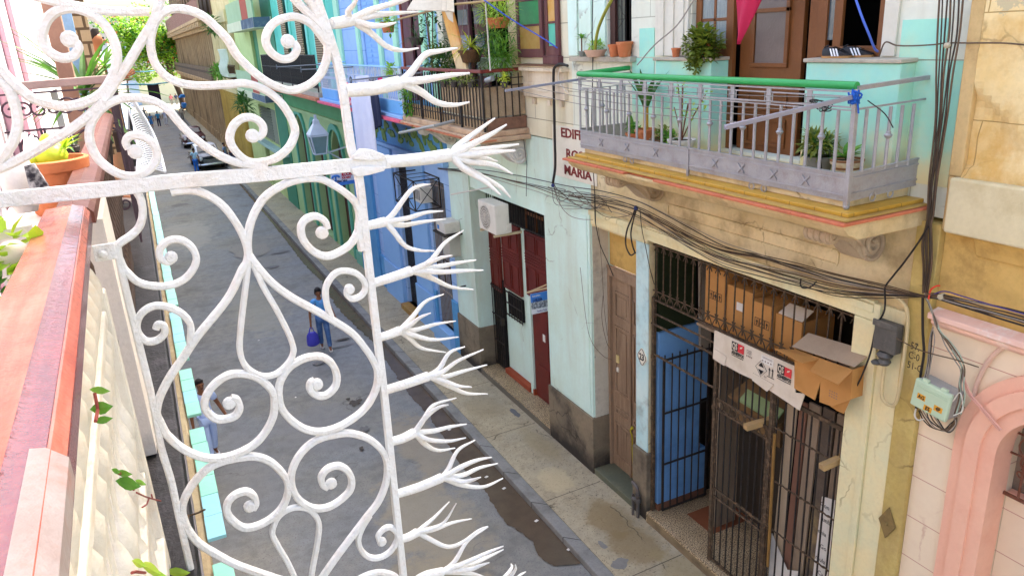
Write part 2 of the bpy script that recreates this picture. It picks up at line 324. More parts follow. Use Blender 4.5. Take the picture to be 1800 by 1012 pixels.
skin_br=M('skin_brown','8a5a3e','7c4e34',.5,20,rough=.55,bump=.02,fine=0)
skin_md=M('skin_medium','a8704c','9a6442',.5,20,rough=.55,bump=.02,fine=0)
hair_bk=M('black_hair','15100e','221a16',.6,30,rough=.6,bump=.3,bscale=120,fine=0)
white_cloth=M('white_cloth','dde0ee','cfd3e6',.6,3,rough=.9,bump=.1,bscale=60,fine=.03)
# ================================================================ white iron screen on the balcony
YI=2.2
iron=thing('iron_screen','white wrought iron scroll screen with branching spikes, fixed to the red handrail','iron screen',(-.1,YI,7.43))
PROF=[(a*.0106,b*.0128) for a,b in((-1,-.55),(-.55,-1),(.55,-1),(1,-.55),(1,.55),(.55,1),(-.55,1),(-1,.55))]
def ipath(px,n=6): return crom([onY(u,v,YI) for u,v in px],n)
def scroll(px,ball=None,k=1.0,name='scroll',taper=True,dy=0.0):
    P=ipath(px); m=len(P); mb=MB()
    if dy: P=[p+Vector((0,dy,0)) for p in P]
    sc=[k*(1+.05*mnoise.noise(Vector((p.x*60,p.z*60,3)))) for p in P]
    if ball:
        for i in range(min(14,m)): sc[m-1-i]*=.86+.01*i
    mb.sweep(P,PROF,(0,1,0),scl=sc)
    if ball:
        c=onY(ball[0],ball[1],YI); r=.0185*k
        mb.lathe([(0,-.0125),(r*.7,-.0125),(r,-.007),(r*1.03,.004),(r*.75,.0125),(0,.0135)],c+Vector((0,dy,0)),(0,1,0),12)
    return mb.build(name,iron_white,iron,smooth=True)
# frame bars
vb=[(548,-40),(557,0),(586,87),(601,150),(616,253),(625,285),(632,320),(641,400),(652,500),(664,600),(676,700),(692,853),(709,1012),(716,1075)]
mb=MB(); mb.sweep(ipath(vb,8),[(a*.0115,b*.0125) for a,b in((-1,-.8),(-.8,-1),(.8,-1),(1,-.8),(1,.8),(.8,1),(-.8,1),(-1,.8))],(0,1,0)); mb.build('outer_post',iron_white,iron,smooth=True)
hb=[(-60,357),(0,351),(90,342),(200,331),(300,319),(450,307),(617,290),(684,284)]
mb=MB(); mb.sweep(ipath(hb,8),[(a*.0195,b*.0095-.004) for a,b in((-1,-.7),(-.9,-1),(.9,-1),(1,-.7),(1,.7),(.9,1),(-.9,1),(-1,.7))],(0,1,0)); mb.build('cross_bar',iron_white,iron,smooth=True)
lb=[(241,338),(248,352),(251,375),(245,398),(230,414),(210,428),(207,440),(220,505),(243,600),(267,700),(283,784),(301,845),(315,909),(338,1012),(350,1070)]
scroll(lb,name='inner_post',k=.93)
# leaf shaped welded plates at the crossing
for pts in ([(622,273),(636,263),(655,264),(677,272),(677,281),(650,283),(622,281)],[(618,296),(640,292),(680,293),(676,301),(650,308),(628,312),(620,306)]):
    mb=MB(); mb.prism([onY(u,v,YI-.022) for u,v in pts],(0,.03,0)); mb.build('weld_plate',iron_white,iron,bevel=.004)
# clamp to the handrail
mb=MB(); a=onY(165,444,YI); b=onY(205,444,YI); mb.box(a.x,b.x,YI-.02,YI-.008,a.z-.022,a.z+.022); mb.lathe([(.011,0),(.011,.008),(.006,.011),(0,.012)],((a.x+b.x)/2-.005,YI-.02,a.z-.003),(0,-1,0),12)
mb.build('clamp',iron_white,iron,bevel=.003)
# scrolls below the bar
scroll([(300,338),(315,335),(350,337),(390,360),(420,400),(435,437),(434,460),(425,475),(400,525),(350,587),(322,628),(300,660),(284,690),(277,712),(276,728),(282,742),(295,765),(325,790),(362,804),(400,802),(437,787),(462,765),(480,732),(482,700),(475,682),(455,665),(430,657),(401,659),(375,677),(361,700),(362,720),(382,736),(410,732),(421,718),(417,702),(406,698)],(403,708))
scroll([(209,452),(217,470),(225,480),(242,495),(265,502),(295,502),(322,492),(340,472),(345,452),(335,432),(315,421),(295,424),(282,437),(282,453),(294,461),(304,457)],(301,452),.88)
scroll([(334,602),(335,572),(322,553),(300,541),(275,537),(255,545),(243,560),(241,578),(247,591),(260,600),(277,597),(289,586),(288,573),(278,570),(274,578)],None,.88)
scroll([(636,440),(630,405),(632,380),(625,357),(607,339),(580,322),(560,314),(530,315),(500,324),(467,345),(447,375),(437,407),(436,440),(443,455),(460,477),(482,500),(512,522),(550,543),(587,564),(620,586),(642,612),(657,635),(664,655),(661,682),(647,710),(625,732),(592,751),(562,758),(535,753),(511,737),(495,716),(490,690),(494,667),(509,645),(534,630),(561,626),(580,635),(591,655),(590,677),(575,693),(560,695),(546,686),(545,673),(553,667)],(557,675))
scroll([(632,385),(629,407),(615,430),(590,446),(570,450),(550,441),(533,421),(529,400),(537,386),(555,380),(571,389),(576,402)],(566,409))
scroll([(437,455),(432,500),(426,550),(422,590),(422,618),(431,642),(450,657),(470,661),(490,654),(508,636),(516,617),(512,598),(502,575),(485,542),(462,502),(444,462)],None,.8,'teardrop')
scroll([(582,556),(575,536),(572,512),(577,495),(590,480),(607,476),(627,481),(640,495),(642,508),(634,520),(620,525),(610,519),(609,509)],(614,508),.85)
scroll([(562,1020),(590,980),(617,944),(642,911),(665,881),(678,849),(681,821),(676,799),(662,781),(642,768),(615,761),(590,763),(560,771),(537,787),(520,810),(512,835),(515,859),(527,879),(550,892),(575,891),(597,879),(615,861),(618,843),(611,827),(595,818),(576,823),(565,837),(567,851),(576,857)],(582,849))
scroll([(540,1028),(500,1020),(450,1004),(412,990),(380,973),(350,954),(332,932),(323,909),(321,891),(327,870),(342,846),(365,823),(390,811),(420,804),(450,802),(475,811),(495,829),(505,846),(506,866),(497,889),(477,910),(450,924),(427,926),(407,912),(399,897),(401,882),(413,869),(432,863),(446,871),(450,884),(445,894)],(439,889))
scroll([(526,1030),(505,986),(490,961),(479,938),(482,921),(489,908),(502,897),(520,891),(541,894),(555,906),(561,924),(557,959),(550,996),(546,1025)],None,.8,'teardrop')
scroll([(650,905),(637,926),(630,946),(634,964),(648,978),(667,979),(685,969),(697,951),(698,937),(687,926),(675,929),(665,940),(666,950)],(671,951),.85)
scroll([(600,1050),(620,1025),(642,1011),(670,1005),(695,1012),(705,1028)],None,.85)
# scrolls above the bar
scroll([(-20,108),(0,120),(12,135),(30,152),(55,172),(85,183),(117,187),(150,180),(177,165),(195,140),(205,112),(204,84),(192,55),(170,31),(140,17),(112,16),(90,27),(78,45),(74,70),(86,91),(108,102),(128,99),(138,85),(133,73)],(122,69),1.08)
scroll([(288,-25),(282,0),(270,37),(250,70),(225,112),(205,142),(185,172),(160,200),(125,227),(87,250),(62,265),(25,285),(0,296),(-30,310)],None,1.08)
scroll([(505,-18),(517,-2),(540,22),(560,42),(580,66)],None,1.0)
scroll([(520,-22),(545,5),(567,50),(576,85),(572,112),(560,135),(540,151),(510,159),(475,147),(445,126),(417,98),(400,70),(375,44),(350,25),(317,16),(292,20),(275,36),(266,60),(265,82),(271,108),(287,130),(312,145),(350,151),(400,149),(432,147),(465,158),(492,179),(510,205),(518,225),(517,240),(507,260),(487,277),(462,285),(437,284),(415,267),(404,245),(410,222),(427,208),(447,208),(461,220),(462,234),(453,243)],(444,239))
scroll([(590,100),(560,57),(542,39),(517,30),(490,36),(473,51),(467,72),(476,92),(495,104),(513,101),(522,87),(516,74)],(506,73))
scroll([(470,292),(435,290),(400,280),(370,264),(337,239),(315,216),(295,193),(270,178),(237,172),(205,176),(180,190),(163,212),(157,235),(161,258),(175,282),(205,304),(237,310),(263,297),(276,275),(270,254),(250,240),(230,239),(221,250),(226,262)],(238,267),1.0)
scroll([(50,-8),(75,-2),(105,5),(140,12),(180,19),(220,21),(262,21)],None,1.0)
scroll([(-15,140),(3,146),(17,160),(27,187),(31,217),(25,245),(13,266),(0,284),(-15,296)],None,1.08)
# spikes: tapering forked twigs splayed in depth
def spike(stem,tips,r0=.0125,rs=None,seed=0):
    rnd=random.Random(seed); mb=MB()
    S=crom([onY(u,v,YI+(.012*i)) for i,(u,v) in enumerate(stem)],5)
    r1=r0*1.15; mb.tube(S,[r0*1.12+(r1-r0)*i/(len(S)-1)*1.0 for i in range(len(S))],8)
    e=stem[-1]; ye=YI+.012*(len(stem)-1)
    for ti,t in enumerate(tips):
        dy=(-1)**ti*rnd.uniform(.02,.075); pts=[e]+list(t); q=[]
        for i,(u,v) in enumerate(pts): q.append(onY(u,v,ye+dy*(i/(len(pts)-1))**1.2))
        q=[onY(*stem[-2],ye-.012).lerp(q[0],.55)]+q
        C=crom(q,6); n=len(C)
        rr=[(r0*.80)*(1-(i/(n-1))**2.2*.80)*(1+.07*mnoise.noise(Vector((i*.7,ti,seed)))) for i in range(n)]
        mb.tube(C,rr,8)
    return mb.build('spike',iron_white,iron,smooth=60)
spike([(583,42),(600,40),(617,36)],[[(650,19),(712,0),(735,-14)],[(612,22),(622,8),(634,-12)],[(662,27),(695,24),(736,21)],[(650,45),(675,45),(697,40)],[(650,57),(680,82),(707,89),(736,85)]],.0135,seed=1)
spike([(607,160),(655,156),(702,146)],[[(722,128),(747,97),(775,90),(804,85)],[(750,140),(790,133),(826,129)],[(737,160),(767,180),(797,185),(825,180)]],.0165,seed=2)
spike([(676,285),(730,281),(790,273)],[[(806,256),(840,230),(870,208)],[(822,258),(862,237),(891,219)],[(830,266),(870,260),(912,254)],[(830,272),(868,268),(906,265)],[(820,280),(848,277),(874,284)],[(825,284),(868,290),(901,306)],[(812,290),(845,310),(878,328),(897,347)],[(815,296),(852,319),(880,343)]],.0165,seed=3)
spike([(641,398),(660,394),(676,390)],[[(692,375),(720,337),(738,327),(757,324)],[(715,384),(748,374),(779,371)],[(705,396),(745,390),(784,385)],[(692,407),(712,432),(737,440),(764,441)]],.0125,seed=4)
spike([(655,498),(690,487),(722,476)],[[(755,460),(782,427),(815,405)],[(752,463),(775,453),(795,449)],[(775,468),(805,462),(837,457)],[(775,478),(815,476),(850,475)],[(757,488),(792,504),(832,509)]],.0135,seed=5)
spike([(664,594),(684,588),(702,581)],[[(724,558),(748,530),(780,517)],[(720,572),(738,558),(757,550)],[(728,580),(765,570),(801,564)],[(737,592),(765,597),(806,592)],[(722,596),(742,612),(784,619)]],.0125,seed=6)
spike([(676,686),(715,674),(752,661)],[[(772,648),(790,620),(817,609)],[(775,655),(805,634),(850,614)],[(780,662),(815,652),(856,641)],[(782,670),(805,678),(829,680)],[(790,678),(820,691),(857,692)]],.0135,seed=7)
spike([(686,776),(708,770),(728,760)],[[(744,738),(762,712),(802,699)],[(748,733),(770,716),(788,711)],[(762,757),(790,750),(820,745)],[(752,772),(787,775),(819,769)],[(748,781),(770,791),(800,787)]],.0135,seed=8)
spike([(697,868),(738,855),(776,839)],[[(788,824),(805,791),(835,773)],[(815,818),(840,808),(865,803)],[(812,835),(842,822),(875,814)],[(812,846),(830,843),(845,838)],[(812,852),(850,855),(884,840)]],.0135,seed=9)
spike([(704,947),(718,943),(733,935)],[[(748,922),(764,908),(790,881)],[(752,930),(780,918),(802,884)],[(762,930),(795,918),(829,911)],[(752,945),(785,960),(812,953),(840,932),(858,924)]],.0125,seed=10)
spike([(712,1034),(745,1012),(778,1004)],[[(800,985),(822,950),(858,925)],[(830,983),(858,970),(885,959)],[(825,992),(860,977),(885,965)],[(825,1000),(845,993),(860,988)],[(815,1006),(840,1010),(870,1022)]],.0135,seed=11)
spike([(716,1078),(780,1062),(840,1048)],[[(880,1020),(899,998),(898,990)],[(885,1025),(905,1002),(906,992)],[(890,1035),(912,1012),(924,1004)]],.0135,seed=12)
# ---------------------------------------------------------------- our own balcony: red handrail with white balusters
red_rail=M('red_handrail_paint','a8543f','c07e68',.8,5,dirt='98402f',damt=.8,dscale=7,streak=False,bump=.12,bscale=60,rough=.24,fine=.06,chip='ece2d8',chamt=.02,chscale=7,stretch=(6,.7,6))
wht_rail=M('white_baluster_paint','d6d2c4','c6c0ae',.7,6,dirt='c9a878',damt=.4,dscale=8,bump=.2,bscale=50,rough=.6,fine=.05,chip='b08a5a',chamt=.03,chscale=12)
brn_rail=M('brown_handrail_paint','6b3f32','5a332a',.7,5,dirt='8a6a58',damt=.4,dscale=10,bump=.15,bscale=60,rough=.6,fine=.15,chip='9a8a80',chamt=.02,chscale=20)
dk_bal=M('dark_baluster_paint','4a3a32','382c26',.7,8,dirt='8a7460',damt=.4,dscale=14,bump=.3,rough=.8,fine=.2)
ZR=7.425
rail=thing('balcony_railing','red topped balcony railing with white cast balusters, in the foreground at the left edge','balcony railing',(-.2,1.0,6.3))
def railprof(x0,x1,z,y0,y1,mat,par,name='handrail',slope=.022):
    mb=MB(); pf=[(x0,z-.045),(x0,z-.012),(x0+.006,z-.004),(x1-.050,z),(x1-.044,z-.004),(x1-.028,z-.007),(x1-.012,z-.010),(x1,z-.024),(x1,z-.055)]
    mb.prism([(x,y0,zz) for x,zz in pf],(0,y1-y0,0)); return mb.build(name,mat,par,smooth=25)
railprof(-.272,-.134,ZR,.30,2.32,red_rail,rail)
deep_red=M('deep_red_gloss','6e1d14','842a1e',.7,6,dirt='5e1813',damt=.5,dscale=8,bump=.10,bscale=40,rough=.16,fine=.06,stretch=(6,.7,6),spec=.8)
mb=MB(); mb.prism([(-.1835,.30,ZR+.0012),(-.176,.30,ZR-.0025),(-.164,.30,ZR-.0055),(-.150,.30,ZR-.0085),(-.1345,.30,ZR-.0235),(-.1330,.30,ZR-.026),(-.1330,.30,ZR-.056),(-.1345,.30,ZR-.056),(-.1345,.30,ZR-.03),(-.15,.30,ZR-.013),(-.1835,.30,ZR-.004)],(0,2.022,0)); mb.build('moulded_edge',deep_red,rail,smooth=25)
mb=MB(); mb.prism([(-.164,.30,ZR-.0035),(-.150,.30,ZR-.0065),(-.1318,.30,ZR-.0235),(-.1318,.30,ZR-.05),(-.136,.30,ZR-.05),(-.15,.30,ZR-.012),(-.164,.30,ZR-.007)],(0,.54,0)); mb.build('worn_patch',M('bare_white_wood','9c948f','8f7a72',.8,12,dirt='a86a58',damt=.5,dscale=14,rough=.6,bump=.2,fine=.1),rail,True)
mb=MB(); mb.box(-.235,-.150,.35,2.30,ZR-.10,ZR-.056); mb.build('under_rail',wht_rail,rail,bevel=.006)
mb=MB()
for z0,z1 in((7.12,7.15),(6.62,6.65)): mb.box(-.222,-.176,.35,2.21,z0,z1)
mb.build('flat_rail',wht_rail,rail,bevel=.004)
mb=MB(); mb.box(-.245,-.166,.35,2.21,6.36,6.42); mb.build('bottom_rail',wht_rail,rail,bevel=.006)
mb=MB(); mb.box(-.235,-.168,2.21,2.262,6.30,7.20); mb.build('end_post',wht_rail,rail,bevel=.006)
bal=MB(); bal.lathe([(.012,6.42),(.012,6.60),(.022,6.62),(.022,6.65),(.012,6.68),(.016,6.74),(.028,6.80),(.030,6.83),(.020,6.87),(.010,6.90),(.012,7.0),(.026,7.06),(.028,7.09),(.014,7.12),(.012,7.15),(.018,7.17),(.030,7.215),(.030,7.24),(.018,7.275),(.010,7.29),(.010,7.33)],(-.198,0,0),n=10)
bal.prism([(-.198-.004,-.034,6.92),(-.198-.004,.034,6.92),(-.198-.004,.012,7.03),(-.198-.004,-.012,7.03)],(.008,0,0))
bal.prism([(-.202,-.03,7.30),(-.202,0,7.22),(-.202,.03,7.30),(-.202,.012,7.328),(-.202,-.012,7.328)],(.01,0,0))
b0=bal.build('baluster',wht_rail,rail,smooth=True); b0.location=(0,.55,0)
for i in range(1,15):
    c=b0.copy(); link(c); c.parent=rail; c.location=(0,.55+i*.115,0)
for o in rail.children:
    if o.name.split('.')[0] in('handrail','moulded_edge','worn_patch','under_rail'):
        b=BASE[rail.name]
        for v in o.data.vertices: wx=v.co.x+b.x; wy=v.co.y+b.y; v.co.x+=-.0213*(wy-.81)*max(0,min(1.0,(wx+.272)/.139))
# slab edge below: black painted moulding, tan ledge, turquoise tiles
blk_edge=M('black_painted_edge','191617','100e0f',.7,3,dirt='4a464c',damt=.4,dscale=7,streak=False,bump=.25,bscale=40,rough=.6,fine=.25,stretch=(8,.6,8),chip='8a7f80',chamt=.03,chscale=26)
gry_edge=M('grey_ledge','7f7c82','6a676c',.7,4,dirt='4a4648',damt=.5,dscale=6,rough=.8,fine=.2)
tan_led=M('tan_ledge','a89a7c','948465',.8,3,dirt='7a6244',damt=.6,dscale=5,bump=.4,bscale=20,rough=.9,fine=.2)
slab=thing('balcony_slab','black edged balcony slab running along the left, under the railings','balcony slab',(-.4,4,6.2))
mb=MB(); mb.box(-.85,-.095,-.5,12.0,6.14,6.29); mb.build('slab',blk_edge,slab,bevel=.01)
mb=MB(); mb.box(-.90,-.092,-.5,12.0,6.06,6.138); mb.build('edge_moulding',gry_edge,slab,bevel=.01)
twig=MB(); twig.tube([onZ(318,984-80,6.3),onZ(335,985-80,6.31),onZ(350,980-80,6.33),onZ(360,975-80,6.36)],.0035,5); twig.tube([onZ(332,905,6.31),onZ(328,918,6.30)],.003,5)
tag(twig.build('wire_tie',rusty_iron),'short twisted rusty wire poking out from the black slab edge','wire')
led=thing('lower_ledge','tan ledge topped with broken turquoise tiles, below the black slab edge','ledge',(-.1,6,5.7))
mb=MB(); mb.box(-.95,-.075,-.5,16,5.55,5.78); mb.build('ledge',tan_led,led,bevel=.015)
tile=[M('turquoise_tile','86c6b0','78b8a4',.6,6,rough=.3,bump=.04,fine=.05,chip='b7a37a',chamt=.05,chscale=16),M('blue_tile','86bfca','78b2c0',.6,6,rough=.3,bump=.04,fine=.05,chip='b7a37a',chamt=.05,chscale=16)]
y=1.6; k=0; first=None
rt=random.Random(5)
while y<13:
    L=.185
    skip=(k in(7,14,19,26))
    if not skip:
        mb=MB(); j=rt.uniform(-.002,.002); mb.box(-.072+j,.006+j,y,y+L-.003,5.782,5.799+rt.uniform(-.001,.001)); mb.build('edge_tile',tile[rt.random()<.2],led,bevel=.003)
    y+=L; k+=1
# ================================================================ street
T_R=17.6                                   # roof height of the terrace on the right (keeps the street in shade)
def structure(o): o['kind']='structure'; return o
mb=MB(); mb.quad((-400,-60,-.02),(400,-60,-.02),(400,700,-.02),(-400,700,-.02)); structure(mb.build('ground',M('ground_dust','8e8674','7e7766',.7,.5,rough=.95,fine=.2)))
# carriageway, one sheet with gentle unevenness
mb=MB()
ny=220
for i in range(ny):
    y0=-10+i*1.0
    for x0,x1 in((-.6,1.2),(1.2,3.0),(3.0,4.84)):
        f=lambda x,y:0.010*mnoise.noise(Vector((x*.6,y*.35,0)))
        mb.quad((x0,y0,f(x0,y0)),(x1,y0,f(x1,y0)),(x1,y0+1,f(x1,y0+1)),(x0,y0+1,f(x0,y0+1)))
structure(mb.build('road',asphalt,smooth=True))
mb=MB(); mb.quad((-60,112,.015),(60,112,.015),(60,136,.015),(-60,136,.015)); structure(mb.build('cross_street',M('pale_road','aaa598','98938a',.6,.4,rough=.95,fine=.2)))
# tar patches
patch=M('tar_patch','696868','74726f',.6,1.5,rough=.9,bump=.3,bscale=80,fine=.3)
patch3=M('dark_tar','4a443e','575049',.6,3,rough=.9,fine=.3)
patch2=M('pale_patch','86827a','7e7b75',.6,1.5,rough=.9,bump=.3,bscale=80,fine=.3)
rp=random.Random(3)
def blob(cx,cy,rx,ry,z,n=28,jit=.25,seed=0):
    return [(cx+rx*(1+jit*mnoise.noise(Vector((math.cos(2*PI*k/n)*1.7,math.sin(2*PI*k/n)*1.7,seed))))*math.cos(2*PI*k/n),cy+ry*(1+jit*mnoise.noise(Vector((math.cos(2*PI*k/n)*1.7,math.sin(2*PI*k/n)*1.7,seed+9))))*math.sin(2*PI*k/n),z) for k in range(n)]
for i,(u,v,rx,ry,m_,jit) in enumerate([(318,360,.45,.35,patch,.5),(318,383,.5,.25,patch2,.5),(625,708,.13,.16,patch3,.9),(612,702,.05,.05,patch3,.9),(505,360,.7,2.0,patch2,.5),(490,445,.4,.12,patch,.9),(480,470,.3,.12,patch,.9),(440,440,.7,1.3,patch2,.5),(590,475,.25,.5,patch2,.6),(560,640,.15,.10,patch,.9),(602,598,.25,.05,patch3,.8),(600,610,.3,.04,patch,.9),(640,755,.10,.10,patch,.9),(636,790,.05,.06,patch3,.9),(520,700,.02,.03,paper,.3),(455,600,.03,.02,paper,.3),(590,575,.03,.05,paper,.3)]):
    p=onZ(u,v,0); mb=MB(); mb.poly(blob(p.x,p.y,rx,ry,.017+.0012*i,seed=i,jit=jit)); structure(mb.build('road_patch',m_))
# wet gutter along the right kerb, ragged inner edge
mb=MB(); edge=[(8.35,4.80),(8.45,4.55),(8.6,4.38),(9.3,4.40),(9.9,4.28),(10.9,4.34),(11.9,4.30),(13.8,4.44),(15.5,4.43),(17.2,4.52),(18.9,4.60),(20.5,4.50),(22.6,4.45),(25,4.62),(28,4.55),(32,4.62),(38,4.68),(50,4.72)]
prev=None
E2=crom([(x,y,0) for y,x in edge],20)
E2=crom(E2[::2],3)
P=[(p.x+.06*mnoise.noise(Vector((p.y*3.1,0,2)))+.04*mnoise.noise(Vector((p.y*8,1,2)))+.012*mnoise.noise(Vector((p.y*21,1,2))),p.y) for p in E2]
for a,b in zip(P,P[1:]): mb.quad((a[0],a[1],.0165),(4.835,a[1],.0165),(4.835,b[1],.0165),(b[0],b[1],.0165))
structure(mb.build('water',wet))
# pavements
mb=MB(); mb.box(5.06,6.75,-10,120,-.1,.12); structure(mb.build('pavement_far_side',walkconc))
mb=MB()
mb.box(4.84,5.058,-10,120,-.1,.125); structure(mb.build('kerb',kerbstone,bevel=.015))
mb=MB(); mb.box(-2,-.6,-10,120,-.1,.12); structure(mb.build('pavement',walkconc))
for i,(u,v,rx,ry,m_) in enumerate([(1060,958,.05,.12,patch2),(1090,990,.14,.12,patch2),(905,725,.06,.25,patch)]):
    p=onZ(u,v,.12); mb=MB(); mb.poly(blob(p.x,p.y,rx,ry,.1235+.0012*i,seed=i+40,jit=.5)); structure(mb.build('pavement_patch',m_))
# pavement joints
mb=MB()
for y in (7.6,9.9,12.4,14.7,17.5,20.2,23.3,26.5,30): mb.quad((5.07,y,.1222),(6.2,y+.03,.1222),(6.2,y+.045,.1222),(5.07,y+.014,.1222))
structure(mb.build('pavement_joint',M('joint_dark','5a5142','4a4236',.5,3,rough=1,bump=0)))
# litter
for (u,v) in ((790,755),(943,915),(886,858),(855,838),(1000,965)):
    p=onZ(u,v,.02); mb=MB(); mb.obox((p.x,p.y,.026),(.03,.01,0),(-.008,.02,0),(0,0,.004)); tag(mb.build('litter_scrap',paper),'tiny pale scrap of litter lying in or beside the wet gutter','litter','litter scraps along the gutter')

# ================================================================ pale mint apartment building
ab=thing('apartment_building','pale mint apartment building with the stone letters, the iron gate and the silver balcony','building',(6.3,10,.1))
# ground storey walls, broken into the pieces with their own finish
mb=MB(); mb.wall('X',6.30,6.75,4.45,10.22,.0,5.98,[(5.03,8.64,-1,4.86),(8.96,10.22,-1,4.76)]); mb.build('front_wall',cream,ab)
mb=MB(); mb.wall('X',6.302,6.75,10.22,16.52,.0,6.02,[(11.80,15.28,-1,4.62)]); mb.build('front_wall',mint_hi,ab)
mb=MB(); mb.box(6.24,6.75,4.212,4.448,.1,5.98); mb.build('corner_pilaster',yellow_pil,ab,bevel=.01)
# gate surround: pale casing with stepped mouldings
mb=MB()
mb.box(6.255,6.298,4.452,4.715,.12,5.06); mb.box(6.225,6.298,4.718,4.795,.12,5.06); mb.box(6.245,6.298,4.80,5.025,.12,4.86)
mb.box(6.255,6.298,4.80,8.64,4.862,4.95); mb.box(6.225,6.298,4.80,10.2,4.955,5.04); mb.box(6.265,6.298,8.645,10.2,4.80,4.95)
mb.box(6.235,6.298,4.80,8.64,5.045,5.075)
mb.build('gate_surround',casing_mat,ab,bevel=.006)
mb=MB(); mb.box(6.285,6.299,8.645,8.955,1.345,4.79); mb.box(6.299,6.62,8.642,8.65,1.345,4.79); mb.build('pilaster',M('mint_pilaster','cfe3dc','a9d3d6',.8,1.2,dirt='6b6350',damt=.5,dscale=2.2,bump=.15,rough=.8,fine=.06),ab,bevel=.004)
mb=MB(); mb.box(6.235,6.60,8.60,8.99,.1,1.34); mb.build('pilaster_plinth',plinth_mat,ab,bevel=.012)
# frieze frame and base mouldings under the balcony
mb=MB()
for a,b,z0,z1 in((5.33,8.21,5.45,5.475),(5.33,8.21,5.30,5.325)): mb.box(6.278,6.299,a,b,z0,z1)
for y in (5.33,8.21): mb.box(6.278,6.299,y-.0125,y+.0125,5.325,5.45)
mb.box(6.285,6.299,4.63,10.2,5.14,5.16)
mb.build('frieze_frame',cream,ab,bevel=.005)
# big white pilaster
mb=MB(); mb.box(6.262,6.301,10.23,11.79,1.245,5.02); mb.box(6.248,6.262,10.30,11.72,1.3,4.9); mb.build('wide_pilaster',mint_hi,ab,bevel=.006)
mb=MB(); mb.box(6.303,6.62,10.216,10.222,1.245,4.76); mb.build('pilaster_return',M('flaked_return','d2cdbb','c4bda8',.8,1.6,dirt='8d8272',damt=.7,dscale=2.3,bump=.2,rough=.85,fine=.12,chip='9aa39c',chamt=.15,chscale=4),ab)
mb=MB(); mb.box(6.23,6.66,10.20,11.84,.1,1.24); mb.build('wide_pilaster_plinth',plinth_mat,ab,bevel=.012)
mb=MB(); mb.box(6.262,6.301,15.29,16.50,1.28,4.9); mb.build('far_pilaster',mint_hi,ab,bevel=.006)
mb=MB(); mb.box(6.23,6.75,15.24,16.55,.1,1.27); mb.build('far_pilaster_plinth',plinth_mat,ab,bevel=.012)
# old grey door
mb=MB(); mb.box(6.64,6.70,9.0,10.2,.24,3.86); 
for y0,y1 in((9.10,9.53),(9.63,10.06)):
    for z0,z1 in((.45,1.15),(1.32,1.46),(1.75,3.0),(3.15,3.62)):
        mb.box(6.615,6.638,y0,y1,z0,z0+.04); mb.box(6.615,6.638,y0,y1,z1-.04,z1); mb.box(6.615,6.638,y0,y0+.04,z0+.041,z1-.041); mb.box(6.615,6.638,y1-.04,y1,z0+.041,z1-.041)
        mb.box(6.626,6.638,y0+.1,y1-.1,z0+.08,z1-.08) if z1-z0>.3 else None
mb.box(6.60,6.638,9.565,9.60,.26,3.85)
od=mb.build('old_door',old_wood,ab,bevel=.004)
mb=MB(); mb.box(6.58,6.72,8.99,10.21,3.862,4.0); mb.box(6.56,6.60,9.0,10.2,4.0,4.05); mb.box(6.58,6.70,10.15,10.215,.24,3.86); mb.box(6.58,6.70,8.99,9.03,.24,3.86); mb.build('old_door_frame',old_wood,ab,bevel=.004)
mb=MB(); mb.box(6.63,6.70,9.0,10.2,4.051,4.755); mb.build('transom_panel',ochre_wall,ab)
mb=MB(); mb.box(6.60,6.63,9.93,10.0,2.33,2.47); mb.build('switch_box',M('cream_switch','d8c58a','c8b478',.5,9,rough=.5,fine=.1),od,bevel=.006)
mb=MB(); mb.box(6.60,6.63,9.94,9.99,2.16,2.24); mb.build('bell_plate',M('white_plastic','e6e2d6','dcd8cc',.4,9,rough=.4,bump=0,fine=.03),od,bevel=.006)
mb=MB(); mb.box(6.245,6.75,9.0,10.2,.1,.235); mb.build('old_door_sill',M('green_grey_sill','6d6c56','59604f',.8,2,dirt='3f463d',damt=.5,rough=.7,fine=.2),ab,bevel=.01)
# yellow rope on the old door
mb=MB(); mb.tube(crom([(6.60,9.53,1.30),(6.57,9.48,1.33),(6.55,9.50,1.25),(6.56,9.46,1.15),(6.57,9.47,.9),(6.57,9.44,.55),(6.57,9.45,.40)],6),.013,7); mb.ball((6.565,9.47,1.31),.03,8); tag(mb.build('yellow_rope',M('yellow_rope_fibre','b7a82c','9a8c22',.5,20,rough=.9,bump=.3),None,True),'yellow rope knotted on the old grey door handle','rope')
# gate entrance: step, room
mb=MB(); mb.box(6.22,8.4,5.04,8.59,.1,.30); mb.build('entrance_step',terrazzo,ab,bevel=.012)
mb=MB(); mb.box(6.215,6.24,5.09,8.55,.10,.26); mb.build('step_riser',M('worn_riser','8d7a5c','6f5f48',.8,3,dirt='4a3e30',damt=.5,dscale=4,rough=.9,fine=.2),ab)
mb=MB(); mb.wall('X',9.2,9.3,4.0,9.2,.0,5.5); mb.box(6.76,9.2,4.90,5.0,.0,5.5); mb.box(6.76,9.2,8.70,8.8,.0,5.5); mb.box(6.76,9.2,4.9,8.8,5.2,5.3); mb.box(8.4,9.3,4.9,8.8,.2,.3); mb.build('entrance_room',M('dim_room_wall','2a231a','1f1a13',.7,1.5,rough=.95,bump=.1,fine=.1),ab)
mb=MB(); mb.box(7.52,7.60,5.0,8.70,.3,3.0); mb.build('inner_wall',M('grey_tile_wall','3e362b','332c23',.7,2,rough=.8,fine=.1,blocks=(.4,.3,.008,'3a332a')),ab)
bl=M('blue_wall_paint','78aadc','6c9dce',.7,1.3,dirt='35639a',damt=.4,dscale=1.5,rough=.7,bump=.1,fine=.08,chip='7d8a86',chamt=.02,chscale=6)
mb=MB(); mb.wall('Y',8.52,8.70,6.40,7.35,.42,3.42,[(7.22,7.36,1.2,2.1)]); mb.build('blue_wall',bl,ab)
